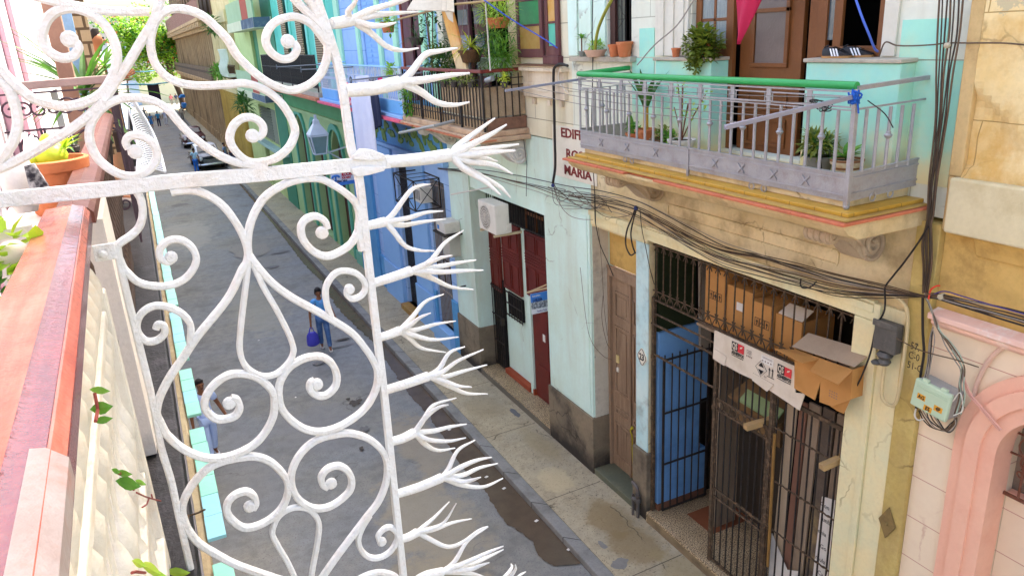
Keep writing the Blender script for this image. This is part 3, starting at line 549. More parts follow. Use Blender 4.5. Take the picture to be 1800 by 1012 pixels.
mb=MB(); mb.box(6.40,7.36,8.50,8.70,.30,.418); mb.build('skirting',M('brown_skirting','7d5642','6a4836',.6,3,rough=.6),ab,bevel=.004)
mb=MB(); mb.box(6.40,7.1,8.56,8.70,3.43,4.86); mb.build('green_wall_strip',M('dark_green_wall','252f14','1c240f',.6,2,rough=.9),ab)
mb=MB(); mb.prism([(7.10,8.4,3.0),(7.3,8.4,3.0),(7.25,8.4,4.86),(7.02,8.4,4.86)],(0,.05,0)); mb.prism([(7.32,8.3,2.9),(7.46,8.3,2.9),(7.46,8.3,4.86),(7.30,8.3,4.86)],(0,.05,0)); mb.build('grey_curtain',M('grey_curtain_cloth','9c9384','8c8374',.6,3,rough=.95),ab)
mb=MB(); mb.box(6.75,7.52,7.60,8.2,.301,.306); tag(mb.build('door_mat',M('brown_mat','8a5030','7c4628',.6,9,rough=.95,bump=.4,bscale=120,fine=.2)),'reddish brown doormat on the speckled entrance step','doormat')
# ---- garage bay
mb=MB(); mb.box(6.74,6.80,11.6,15.5,.1,5.2); mb.build('bay_back_wall',mint_hi,ab)
mb=MB(); mb.box(6.235,6.75,11.85,15.235,.1,.285); mb.build('bay_step',terrazzo,ab,bevel=.012)
mb=MB(); mb.box(6.225,6.234,11.85,15.23,.10,.25); mb.build('bay_step_edge',M('grey_step_edge','716a5c','625b4f',.6,3,rough=.9,fine=.2),ab)
for y0,y1,z0 in((14.78,15.62,2.2),(13.75,14.62,2.4),(12.43,13.48,2.55)):
    pm=MB(); pm.box(6.67,6.735,y0,y1,z0,3.95)
    for z1,z2 in((z0+.06,z0+.66),(z0+.98,3.90)):
        for a,b in((y0+.06,(y0+y1)/2-.03),((y0+y1)/2+.03,y1-.06)):
            pm.box(6.652,6.668,a,b,z1,z1+.03); pm.box(6.652,6.668,a,b,z2-.03,z2); pm.box(6.652,6.668,a,a+.03,z1+.031,z2-.031); pm.box(6.652,6.668,b-.03,b,z1+.031,z2-.031)
    for k in range(4): pm.box(6.65,6.668,y0+.02,y1-.02,z0+.72+k*.06,z0+.745+k*.06)
    pm.build('wood_panel',redbrown,ab,bevel=.003)
mb=MB(); mb.box(6.68,6.738,12.46,13.27,.29,2.5)
for z1,z2 in((.4,1.1),(1.3,2.35)): mb.box(6.664,6.679,12.6,13.1,z1,z2)
rd=mb.build('red_door',redbrown,ab,bevel=.006)
mb=MB(); mb.box(6.655,6.663,12.7,12.8,1.72,1.88); mb.build('door_notice',paper,rd)
mb=MB(); mb.box(6.64,6.738,13.28,13.42,.29,2.55); mb.build('door_jamb',mint_hi,ab)
mb=MB(); mb.box(6.60,6.738,13.43,14.66,.286,.40); mb.box(6.62,6.738,13.24,13.3,.286,.42); mb.build('brick_base',M('red_base','a04a2c','8e4026',.6,3,rough=.8,fine=.15),ab,bevel=.006)
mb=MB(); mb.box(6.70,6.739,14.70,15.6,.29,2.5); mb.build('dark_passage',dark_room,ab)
def barset(mb,x,y0,y1,z0,z1,n,r,hz=(),knob=False):
    for i in range(n+1):
        y=y0+(y1-y0)*i/n; mb.tube([(x,y,z0),(x,y,z1)],r,6)
    for z in hz: mb.beam((x-.004,y0,z),(x-.004,y1,z),.016,.03)
mb=MB(); barset(mb,6.64,14.72,15.55,.32,2.35,8,.011,(.36,.95,1.6,2.3)); bg=mb.build('barred_gate',black_iron,ab)
mb=MB(); mb.box(6.58,6.66,14.66,14.74,1.45,1.62); mb.build('lock',black_iron,bg,bevel=.006)
w=MB(); w.box(6.70,6.739,13.75,14.5,1.80,2.32); wv=w.build('small_window',dark_room,ab)
mb=MB(); barset(mb,6.66,13.73,14.52,1.76,2.36,6,.010,(1.8,2.08,2.34)); mb.build('window_grille',black_iron,wv)
w=MB(); w.box(6.72,6.739,12.44,15.0,3.98,4.70); w2=w.build('clerestory_window',dark_room,ab)
mb=MB(); barset(mb,6.66,12.44,15.25,3.98,4.72,24,.011,(4.0,4.68)); mb.build('clerestory_bars',black_iron,w2)
mb=MB()
for y in (12.5,12.95,13.4): mb.box(6.69,6.72,y,y+.05,4.0,4.7)
mb.box(6.69,6.72,12.56,13.39,4.3,4.36); mb.build('window_frame',brown_wood,w2)
# ---- upper storey
HZ=T_R
mb=MB(); mb.box(6.30,8.5,4.35,7.0,HZ+.002,HZ+2.4); mb.build('shade_block',mint_hi,ab)  # unseen block added above the roof to keep sun off the near handrail
mb=MB(); mb.wall('X',6.30,6.60,4.23,10.72,6.02,HZ,[(5.07,7.80,6.33,9.3),(9.08,9.68,7.43,9.6),(5.2,7.6,11,14)]); mb.build('upper_wall',mint_blk,ab)
mb=MB(); mb.wall('X',6.30,6.60,10.72,16.52,6.04,HZ,[(11.15,11.5,7.37,9.4),(12.85,16.2,6.3,9.4),(12.6,15.9,11,14)]); mb.build('upper_wall',M('cream_mint_blocks','e3dcc0','d8cfae',.7,1.2,dirt='b09a70',damt=.5,dscale=1.1,streak=True,bump=.12,rough=.8,fine=.05,blocks=(1.35,.52,.008,'948a70')),ab)
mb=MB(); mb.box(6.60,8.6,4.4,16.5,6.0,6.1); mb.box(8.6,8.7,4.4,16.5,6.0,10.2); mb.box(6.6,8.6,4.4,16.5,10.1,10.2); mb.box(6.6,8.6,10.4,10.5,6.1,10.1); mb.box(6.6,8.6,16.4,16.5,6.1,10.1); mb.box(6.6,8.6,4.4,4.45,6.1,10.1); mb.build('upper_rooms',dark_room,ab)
# aqua dados
for y0,y1,z0,z1 in((4.24,5.0,6.30,7.375),(8.55,9.05,6.30,7.38),(4.42,4.86,7.385,7.72),(8.55,8.88,7.395,7.76)):
    mb=MB(); mb.box(6.288,6.299,y0,y1,z0,z1); mb.build('aqua_paint_panel',mint_aqua,ab)
X1=6.10
a=onX(1418,105,X1); b=onX(1585,107,X1); 
mb=MB(); mb.box(X1,6.45,b.y,a.y,6.30,7.36); mb.build('window_parapet',mint_aqua,ab,bevel=.01)
sill_m=M('weathered_sill','b9b09c','a39a88',.8,3,dirt='7a6f5e',damt=.5,dscale=5,bump=.3,rough=.9,fine=.15)
mb=MB(); mb.box(X1-.03,6.45,b.y-.02,a.y+.02,7.363,7.40); mb.build('window_sill',sill_m,ab,bevel=.008)
SILL_R=(X1,b.y,a.y,7.40)
a=onX(1152,103,X1); b=onX(1250,103,X1)
mb=MB(); mb.box(X1,6.45,b.y,a.y,6.30,7.36); mb.build('window_parapet',mint_aqua,ab,bevel=.01)
mb=MB(); mb.box(X1-.03,6.45,b.y-.02,a.y+.02,7.363,7.40); mb.build('window_sill',sill_m,ab,bevel=.008)
SILL_L=(X1,b.y,a.y,7.40)
# fluted pale pilaster left of the door
mb=MB(); mb.box(6.265,6.299,7.83,8.50,7.41,10); 
for k in range(3): mb.box(6.245,6.265,7.9+k*.2,8.0+k*.2,7.41,10)
mb.build('window_casing',M('chalky_casing','ddd8c6','cfcab6',.8,1.4,dirt='a8a48c',damt=.5,dscale=1.6,streak=True,bump=.2,rough=.85,fine=.08),ab,bevel=.006)
mb=MB(); mb.box(6.27,6.299,4.90,5.05,7.41,10); mb.build('window_casing',MATS['chalky_casing'],ab,bevel=.006)
# balcony door and windows (brown)
dr=MB(); dr.box(6.47,6.53,6.18,7.12,6.33,9.3); d1=dr.build('balcony_door',brown_wood,ab,bevel=.005)
mb=MB()
for z0,z1 in((6.40,6.72),(6.80,7.02)):
    mb.box(6.45,6.469,6.34,6.98,z0,z0+.04); mb.box(6.45,6.469,6.34,6.98,z1-.04,z1); mb.box(6.45,6.469,6.34,6.39,z0+.041,z1-.041); mb.box(6.45,6.469,6.93,6.98,z0+.041,z1-.041)
mb.build('door_panel',brown_wood,d1,bevel=.005)
mb=MB(); mb.box(6.455,6.469,6.42,6.86,7.32,9.1); mb.build('door_pane',M('frosted_pane','6f625c','5f554f',.6,4,rough=.35,bump=.2,fine=.05),d1)
mb=MB()
for z in (7.28,7.86): mb.box(6.440,6.468,6.36,6.92,z,z+.045)
for y in (6.36,6.87): mb.box(6.440,6.468,y,y+.05,7.326,9.1)
mb.build('pane_frame',brown_wood,d1,bevel=.004)
dr=MB(); dr.box(6.40,6.46,5.90,6.04,6.33,9.3); d2=dr.build('balcony_door',brown_wood,ab,bevel=.004)
lw=MB(); lw.box(6.36,6.42,7.13,7.25,6.33,9.3); lw.box(6.36,6.42,7.70,7.795,7.40,9.3); lw.box(6.36,6.42,7.251,7.699,7.40,7.54); lw.box(6.375,6.41,7.45,7.49,7.54,9.3); lw.box(6.375,6.41,7.251,7.699,7.80,7.835); lw.box(6.375,6.41,7.251,7.699,8.08,8.11); lwf=lw.build('casement_window',brown_wood,ab,bevel=.004)
mb=MB(); mb.box(6.385,6.395,7.251,7.699,7.54,9.3); mb.build('pane',M('reeded_glass','9aa3a0','7d8a88',.8,7,rough=.3,bump=.6,bscale=60,fine=.1,stretch=(1,6,1)),lwf)
rw=MB(); rw.box(6.36,6.42,5.78,5.90,7.40,9.3); rw.box(6.36,6.42,5.10,5.17,7.40,9.3); rw.box(6.36,6.42,5.171,5.779,7.40,7.50); rw.box(6.37,6.41,5.60,5.70,7.5,9.3); rwf=rw.build('casement_window',brown_wood,ab,bevel=.004)
mb=MB(); mb.box(6.385,6.395,5.705,5.779,7.56,8.4); mb.build('pane',glass_dk,rwf)
# small barred window farther left
sw=MB(); sw.box(6.34,6.40,9.085,9.14,7.43,9.5); sw.box(6.34,6.40,9.55,9.675,7.43,9.5); sw.box(6.34,6.40,9.141,9.549,7.43,7.47); swf=sw.build('barred_window',M('dark_brown_wood','4d2f28','40261f',.6,3,rough=.6),ab,bevel=.004)
mb=MB(); 
for k in range(4): mb.tube([(6.36,9.2+k*.1,7.47),(6.36,9.2+k*.1,9.4)],.007,6)
mb.tube([(6.36,9.14,7.6),(6.36,9.55,7.6)],.007,6); mb.build('window_bar',black_iron,swf)
mb=MB(); mb.box(6.18,6.299,8.95,10.6,7.33,7.40); mb.build('window_sill',sill_m,ab,bevel=.008)
mb=MB(); mb.box(6.27,6.299,9.70,10.04,7.41,10); mb.box(6.25,6.299,10.06,10.40,7.41,10); mb.box(6.24,6.299,10.44,10.71,7.41,10); mb.build('window_casing',mint_hi,ab,bevel=.006)
# panelled pedestal between the two balconies
mb=MB(); mb.box(6.22,6.299,10.85,12.30,6.72,7.16); mb.box(6.15,6.299,10.80,12.34,7.161,7.22); mb.box(6.18,6.299,10.83,12.32,7.221,7.25)
for y0,y1 in((10.9,11.25),(11.35,11.85),(11.9,12.25)): mb.box(6.205,6.219,y0,y1,6.92,6.97); mb.box(6.205,6.219,y0+.05,y1-.05,6.82,6.85)
for y in (11.0,11.4,11.95): mb.box(6.25,6.299,y,y+.1,6.60,6.70)
mb.build('pedestal',M('cream_pedestal','e2d4bc','d8c6a6',.7,1.3,dirt='a98e6c',damt=.6,dscale=1.6,streak=True,bump=.15,rough=.85,fine=.1),ab,bevel=.008)
mb=MB(); mb.box(6.12,6.299,10.85,12.3,7.252,7.275); mb.build('pedestal_cap',M('brown_cap','7a5a44','6a4c38',.7,3,rough=.9,bump=.4,fine=.2),ab,bevel=.008)
# name in raised letters
redl=M('oxblood_letters','7e2f2a','6e2824',.5,9,rough=.7,bump=.05,fine=.1)
mb=MB(); pa=onX(986,318,6.3); pb=onX(1046,318,6.3); mb.box(6.288,6.2995,10.02,11.42,5.43,6.29); mb.build('name_panel',M('pale_name_panel','e2dbc8','d8d0ba',.6,2,dirt='b8a98a',damt=.4,rough=.85,fine=.05),ab,bevel=.003)
L3=[]
for body,u,v,sx in(('EDIFICIO',986,240,1.36),('ROSA',995,277,1.36),('MARIA',992,305,1.36)):
    p=onX(u,v,6.285); L3.append(text('letters',body,.215,redl,(6.284,p.y,p.z),(0,-1,0),(0,0,1),ab,.006,sx=sx,bold=.004))

# house number plate
mb=MB(); c=onX(1129,627,6.28)
pl=[(c.y+.105*math.cos(t)*(1+.10*math.cos(4*t)),c.z+.135*math.sin(t)*(1+.10*math.cos(4*t))) for t in [2*PI*k/40 for k in range(40)]]
mb.prism([(6.272,y,z) for y,z in pl],(.012,0,0)); npl=mb.build('number_plate',M('enamel_plate','ece6d2','e0d8c0',.4,9,rough=.35,bump=0,fine=.04),ab,bevel=.003)
mb=MB(); mb.tube([(6.270,c.y+(y-c.y)*.88,c.z+(z-c.z)*.88) for y,z in pl],.005,5,True); mb.build('plate_border',ink,npl)
text('plate_number','23',.15,ink,(6.268,c.y+.002,c.z-.05),(0,-1,0),(0,0,1),npl,.003,'CENTER',.85,.003)
# ---- balcony slab of the mint building
mb=MB(); mb.box(5.33,6.299,4.45,9.06,6.132,6.168); mb.build('balcony_floor',yellow_tile,ab,bevel=.006)
mb=MB(); mb.box(5.49,6.299,4.62,9.05,6.169,6.30); mb.build('balcony_floor',cream,ab,bevel=.006)
mb=MB(); mb.box(5.235,6.299,4.39,9.10,6.1135,6.131); mb.build('balcony_edge',M('tan_edge','b8964e','a88646',.7,3,dirt='7a5c34',damt=.5,dscale=4,rough=.9,fine=.15),ab,bevel=.008)
# nosing of flat clay tiles, a few of them broken
mb=MB(); y=4.37; rk=random.Random(2); i=0
while y<9.1:
    L=.30; dep=0.0
    if 6.9<y<8.2: dep=rk.uniform(.0,.09)
    mb.box(5.19+dep,5.60,y,y+L-.006,6.085-(.012 if dep>.03 else 0),6.112-(.012 if dep>.03 else 0)); y+=L; i+=1
mb.box(5.60,6.30,4.365,4.60,6.085,6.112)
mb.build('tile_nosing',orange_tile,ab,bevel=.004)
mb=MB(); prof=[(6.299,5.93),(5.42,5.93),(5.36,5.965),(5.30,5.985),(5.27,6.02),(5.24,6.05),(5.24,6.083),(6.299,6.083)]
mb.prism([(x,4.40,z) for x,z in prof],(0,4.69,0)); mb.build('slab_moulding',M('crumbling_moulding','d9c394','c8ad78',.8,1.6,dirt='7a6242',damt=.55,dscale=2.4,bump=.5,bscale=12,rough=.95,fine=.2,chip='6a543a',chamt=.05,chscale=4),ab,bevel=.008)
# scrolled console brackets
brk=M('bracket_stone','c2ae92','ae9a7e',.7,4,dirt='7a6650',damt=.4,dscale=6,bump=.4,bscale=25,rough=.9,fine=.2)
def console(y0,y1,dz=0.0,brk=None,par=None):
    brk=brk or MATS["bracket_stone"]; par=par or ab; mb0=MB
    out=[(6.299,5.92),(5.62,5.92),(5.56,5.90),(5.53,5.85),(5.56,5.79),(5.63,5.78),(5.70,5.80),(5.80,5.76),(5.92,5.66),(6.04,5.55),(6.16,5.50),(6.26,5.52),(6.299,5.58)]
    mb=MB(); C=crom([(x,0,z) for x,z in out],3); mb.prism([(p.x,y0,p.z) for p in C],(0,y1-y0,0))
    mb.lathe([(.075,0),(.075,y1-y0+.03)],(5.60,y0-.015,5.845),(0,1,0),14)
    for k in range(4): mb.lathe([(.085,0),(.09,.02),(.085,.04)],(5.60,y0+.02+k*(y1-y0-.06)/3,5.845),(0,1,0),14)
    def spiral(cx,cz,r0,turns,a0,sgn):
        return [(cx+r0*(1-t*.85)*math.cos(a0+sgn*turns*2*PI*t),y0-.010,cz+r0*(1-t*.85)*math.sin(a0+sgn*turns*2*PI*t)) for t in [i/30 for i in range(31)]]
    mb.tube(spiral(6.15,5.68,.155,1.7,PI*1.3,1),.024,6); mb.tube(spiral(5.60,5.845,.065,1.6,0,1),.018,6)
    mb.tube(crom([(5.66,y0-.010,5.86),(5.8,y0-.010,5.84),(5.95,y0-.010,5.74),(6.05,y0-.010,5.60)],6),.022,6)
    for k in range(7):
        t=k/6; mb.ball((5.84+.24*t,y0-.010,5.83-.05*t),.03,6)
    for k in range(5): mb.ball((6.12+.05*math.cos(k*1.3),y0-.010,5.72+.05*math.sin(k*1.3)),.025,6)
    mb.v=[(a,b,c+dz) for a,b,c in mb.v]; return mb.build("bracket",brk,par,smooth=True)
console(4.82,5.10); console(8.32,8.60)
# ---- silver balcony railing
sr=thing('balcony_railing','silver painted balcony railing with a green handrail on the mint building','balcony railing',(5.45,6.8,6.2))
XR,YN,YF=5.45,4.58,9.08
mb=MB(); mb.tube([(XR,YN+.0,7.225),(XR,YF+.02,7.225)],.035,12); mb.tube([(XR+.03,YF,7.222),(6.27,YF+.02,7.25)],.033,12); mb.build('handrail',green_pl,sr,True)
mb=MB()
mb.beam((XR,YN,7.175),(XR,YF,7.175),.03,.014); mb.beam((XR,YF,7.175),(6.29,YF,7.19),.03,.014)
mb.beam((XR,YN,7.205),(6.29,YN-.03,7.235),.045,.035); mb.beam((XR,YN,7.03),(6.29,YN-.03,7.05),.02,.016)
mb.beam((XR,YN,7.135),(XR,YF,7.135),.010,.010); mb.beam((XR,YN,7.045),(XR,YF,7.045),.014,.014); mb.beam((XR,YN,7.02),(XR,YF,7.02),.022,.010); mb.beam((XR,YF,7.02),(6.29,YF,7.03),.022,.010)
mb.build('rail_bar',silver,sr)
N=9
for k in range(N+1):
    y=YN+(YF-YN)*k/N; mb=MB()
    mb.box(XR-.006,XR+.006,y-.028,y+.028,7.02,7.18); mb.box(XR-.01,XR+.01,y-.034,y+.034,7.085,7.105); mb.build('frieze_post',silver,sr)
    if k<N:
        a=y+.05;b=y+(YF-YN)/N-.05; mb=MB()
        mb.tube([(XR,a,7.05),(XR,a,7.13),(XR,(a+b)/2,7.132),(XR,b,7.13),(XR,b,7.05)],.006,5); mb.build('frieze_loop',silver,sr)
# bars: a plain one and a collared one, copied along
z0,z1=6.475,7.02
pb=MB(); pb.tube([(0,0,0),(0,0,z1-z0)],.0155,8); p0=pb.build('baluster',silver,None,True); p0.parent=sr; off=BASE[sr.name]
cb=MB(); cb.lathe([(.0155,0),(.0155,.27),(.022,.275),(.034,.292),(.036,.30),(.022,.318),(.024,.325),(.0155,.335),(.0155,z1-z0)],n=10); c0=cb.build('baluster',silver,None,True); c0.parent=sr
us=[0,0]
def putbar(x,y,col):
    src=(p0,c0)[col]
    if us[col]==0: o=src; us[col]=1
    else: o=src.copy(); link(o); o.parent=sr
    o.location=Vector((x,y,z0))-off
nb=27
for i in range(nb+1): putbar(XR,YN+(YF-YN)*i/nb,1 if i%3==2 else 0)
for i in range(1,6): putbar(XR+.85*i/6+.0,YN-.03*i/6,1 if i==3 else 0)
for i in range(1,7): putbar(XR+.85*i/7,YF,1 if i==3 else 0)
# lower sheet panels with ridges and rosettes
mb=MB(); mb.box(XR-.006,XR+.006,YN+.02,YF,6.235,6.48); mb.box(XR,6.29,YF-.005,YF+.005,6.30,6.50); mb.beam((XR+.02,YN,6.36),(6.29,YN-.03,6.40),.01,.25)
mb.build('sheet_panel',silver,sr)
mb=MB()
for z in (6.285,6.43): mb.beam((XR-.010,YN+.02,z),(XR-.010,YF,z),.012,.014)
for z in (6.30,6.44): mb.beam((XR+.02,YN-.012,z),(6.29,YN-.04,z+.035),.012,.014)
mb.beam((XR,YN,6.478),(XR,YF,6.478),.04,.012); mb.beam((XR,YF,6.50),(6.29,YF,6.50),.03,.012); mb.beam((XR,YN,6.485),(6.29,YN-.03,6.525),.03,.012)
for y in (6.75,): mb.box(XR-.02,XR+.0,y-.014,y+.014,6.13,6.48)
mb.build('panel_ridge',silver,sr)
ro=MB()
for k in range(4):
    a=PI/4+k*PI/2; ro.obox((0,.032*math.cos(a),.032*math.sin(a)),(.006,0,0),(0,.030*math.cos(a),.030*math.sin(a)),(0,-.006*math.sin(a),.006*math.cos(a)))
ro.ball((0,0,0),.016,8)
r0=ro.build('rosette',silver,None,True); r0.parent=sr
for i,y in enumerate((5.05,5.45,6.3,7.35,7.95,8.55,5.9)):
    o=r0 if i==0 else r0.copy()
    if i: link(o); o.parent=sr
    o.location=Vector((XR-.014,y,6.36))-off
mb=MB(); mb.box(XR-.022,XR+.022,YN-.022,YN+.022,6.20,7.20); mb.ball((XR,YN,6.19),.03,8); mb.build('corner_post',silver,sr,bevel=.004)
mb=MB()
for y in (8.0,7.85,5.75,5.58,):
    mb.tube([(XR,y+.035*math.cos(t),6.20+.035*math.sin(t)) for t in [2*PI*k/14 for k in range(14)]],.007,5,True)
for x in (5.75,5.98): mb.tube([(x+.035*math.cos(t),YN-.02,6.24+.035*math.sin(t)) for t in [2*PI*k/14 for k in range(14)]],.007,5,True)
mb.build('ring',silver,sr)
# clothes poles, lines, ties
sil2=M('lavender_steel','9c9eb0','8f91a4',.5,6,rough=.35,metal=.4,bump=.05,fine=.05)
pA0,pA1=onY(1502,170,4.56),onY(1275,224,4.56); pB0,pB1=onY(1030,138,9.12),onY(888,160,9.12)
mb=MB(); mb.beam(pA0,pA1,.035,.035); tag(mb.build('clothes_pole',sil2,bevel=.003),'square grey clothes pole slanting out from the near corner of the silver railing','clothes pole')
mb=MB(); mb.beam(pB0,pB1,.03,.03); tag(mb.build('clothes_pole',sil2,bevel=.003),'thin grey clothes pole sticking out from the far corner of the silver railing','clothes pole')
mb=MB()
for k in range(5):
    t=.12+.2*k; a=pA0.lerp(pA1,t)+Vector((0,0,.02)); b=pB0.lerp(pB1,t)+Vector((0,0,.015))
    mb.tube([a.lerp(b,i/8)+Vector((0,0,-.06*math.sin(PI*i/8))) for i in range(9)],.0035,5)
tag(mb.build('clothes_line',M('grey_line','77736c','6c6862',.4,9,rough=.7,bump=0,fine=0)),'five grey clothes lines strung between the two poles of the silver railing','clothes line')
mb=MB(); rr=random.Random(4)
for k in range(5): mb.tube(crom([(pA0+Vector((rr.uniform(-.05,.05),rr.uniform(-.05,.05),rr.uniform(-.06,.06)))) for _ in range(7)],5),.008,5)
mb.tube(crom([pA0,pA0+Vector((.02,-.02,-.06)),pA0+Vector((.03,-.03,-.14))],5),.008,5)
tag(mb.build('cord_knot',M('blue_cord','1f5fc0','1a52a8',.5,9,rough=.8,bump=.1),None,True),'tangle of bright blue cord tied at the near corner of the silver railing','cord')
mb=MB(); 
q=onX(1447,185,5.44)
mb.tube([q+Vector((-.03+.05*math.cos(t*2.3),.09*math.cos(t),.045*math.sin(t*1.1))) for t in [k*.35 for k in range(60)]],.005,5)
mb.tube(crom([q,onX(1443,230,5.6),onX(1444,300,5.8)],6),.005,5); mb.tube(crom([onX(1525,177,5.44),onX(1555,200,5.55),onX(1570,225,5.6)],6),.005,5)
tag(mb.build('wire_coil',cable_blk,None,True),'black wire wound round the clothes pole and hanging through the silver railing','wire')
# ================================================================ iron gate across the entrance
GX=6.34
gt=thing('entrance_gate','rusty iron entrance gate of upright bars across the wide doorway','gate',(GX,6.8,.3))
def bars_part(name,mb): return mb.build(name,rusty_iron if name!='bar' else black_iron,gt,True)
tb=MB(); tb.tube([(0,0,0),(0,0,.82)],.0105,6)
for s in(-1,1):
    tb.tube(crom([(0,0,.80),(0,s*.012,.76),(0,s*.035,.72),(0,s*.05,.69)],3),.008,5)
    tb.tube(crom([(0,s*.075,-.06),(0,s*.06,.0),(0,s*.02,.06),(0,s*.012,.10),(0,s*.03,.13)],3),.008,5)
tb.ball((0,0,.77),.016,6); tb.ball((0,0,.08),.017,6)
t0=tb.build('upper_bar',rusty_iron,None,True); t0.parent=gt; go=BASE[gt.name]
n=22
for i in range(n):
    y=8.52-(8.52-5.09)*i/(n-1); o=t0 if i==0 else t0.copy()
    if i: link(o); o.parent=gt
    o.location=Vector((GX,y,4.02))-go
mb=MB()
mb.beam((GX,5.09,3.96),(GX,8.60,3.96),.03,.022); mb.beam((GX,5.09,4.80),(GX,8.60,4.80),.02,.02); mb.beam((GX,5.09,4.10),(GX,8.60,4.10),.01,.014); mb.build('spike_rail',rusty_iron,gt)
mb=MB(); mb.tube([(GX,8.60,3.74),(GX,7.17,3.74)],.016,7); mb.tube([(GX-.02,8.60,3.58),(GX-.02,7.17,3.58)],.019,7); mb.build('cross_rod',rusty_iron,gt,True)
mb=MB()
pts=[(GX-.01,8.58-(1.42)*i/40,3.09+.006*math.sin(i*2.2)) for i in range(41)]
mb.tube(pts,[.017+.004*math.sin(i*2.2) for i in range(41)],7); mb.build('twisted_rod',rusty_iron,gt,True)
for y,z1 in((7.17,3.95),(6.14,3.5),(8.57,4.0)):
    mb=MB(); mb.box(GX-.024,GX+.024,y-.028,y+.028,.30,z1)
    rr=random.Random(int(y*10))
    for k in range(8): mb.ball((GX-.02,y+rr.uniform(-.02,.02),rr.uniform(.5,3.3)),rr.uniform(.018,.03),6,(1,1,1.8))
    mb.build('post',rusty_iron,gt,bevel=.006)
# centre leaf with a band of rings
lf=MB(); 
for z in (.36,1.43,1.56,2.80,2.97): lf.beam((GX-.01,6.19,z),(GX-.01,7.12,z),.022,.028)
lf.beam((GX-.01,6.19,.36),(GX-.01,6.19,2.97),.02,.02,(0,1,0)); lf.beam((GX-.01,7.12,.36),(GX-.01,7.12,2.97),.02,.02,(0,1,0))
leaf=lf.build('centre_leaf',rusty_iron,gt)
mb=MB()
for k in range(8): y=6.24+.83*k/7; mb.tube([(GX-.01,y,.36),(GX-.01,y,2.80)],.0115,6)
for k in range(8): y=6.24+.83*k/7; mb.tube([(GX-.01,y,2.97),(GX-.01,y,3.62)],.0115,6)
mb.build('bar',black_iron,leaf)
mb=MB()
for k in range(7): 
    y=6.27+.78*k/6; mb.tube([(GX-.012,y+.055*math.cos(t),2.885+.062*math.sin(t)) for t in [2*PI*q/14 for q in range(14)]],.010,5,True)
mb.build('ring_band',rusty_iron,leaf)
mb=MB()
for k in range(3): mb.tube([(GX-.012,6.9-.25*k+.05*math.cos(t),1.495+.045*math.sin(t)) for t in [2*PI*q/12 for q in range(12)]],.008,5,True)
mb.build('scroll_band',rusty_iron,leaf)
# right hand fixed grille
rg=MB()
for u,v in ((1361,749),(1353,838),(1340,916)):
    z=onX(u,v,GX).z; pts=[(GX-.012,6.12-1.05*i/30,z+.005*math.sin(i*2.1)) for i in range(31)]
    rg.tube(pts,[.012+.005*math.cos(i*2.1) for i in range(31)],6)
rg.beam((GX,5.09,3.46),(GX,6.12,3.46),.035,.05); rg.beam((GX,5.09,.4),(GX,6.12,.4),.03,.03)
rg.beam((GX,6.10,.4),(GX,6.10,3.46),.022,.022,(0,1,0)); rg.beam((GX,5.09,.4),(GX,5.09,3.46),.022,.022,(0,1,0))
rgo=rg.build('side_grille',rusty_iron,gt)
mb=MB()
for k in range(8): y=5.14+.92*k/7; mb.tube([(GX,y,.32),(GX,y,3.46)],.0115,6)
mb.build('bar',black_iron,rgo)
# left leaf folded inwards against the blue wall
ll=MB()
for z in (.38,1.22,2.12,3.02): ll.beam((6.40,8.40,z),(7.28,8.40,z),.022,.026)
ll.beam((6.40,8.40,.38),(6.40,8.40,3.02),.022,.022,(0,1,0)); ll.beam((7.28,8.40,.38),(7.28,8.40,3.02),.022,.022,(0,1,0))
llo=ll.build('open_leaf',black_iron,gt)
mb=MB()
for k in range(7): x=6.42+.84*k/6; mb.tube([(x,8.40,.36),(x,8.40,3.1)],.012,6)
mb.build('bar',black_iron,llo)
mb=MB(); mb.tube([(GX-.03,6.02,1.0),(GX-.03,6.05,2.95)],.02,8); tag(mb.build('wooden_pole',M('yellow_pole_wood','8f6a34','7c5a2c',.6,3,rough=.8,fine=.2)),'thin yellowish wooden pole standing against the gate post','pole')
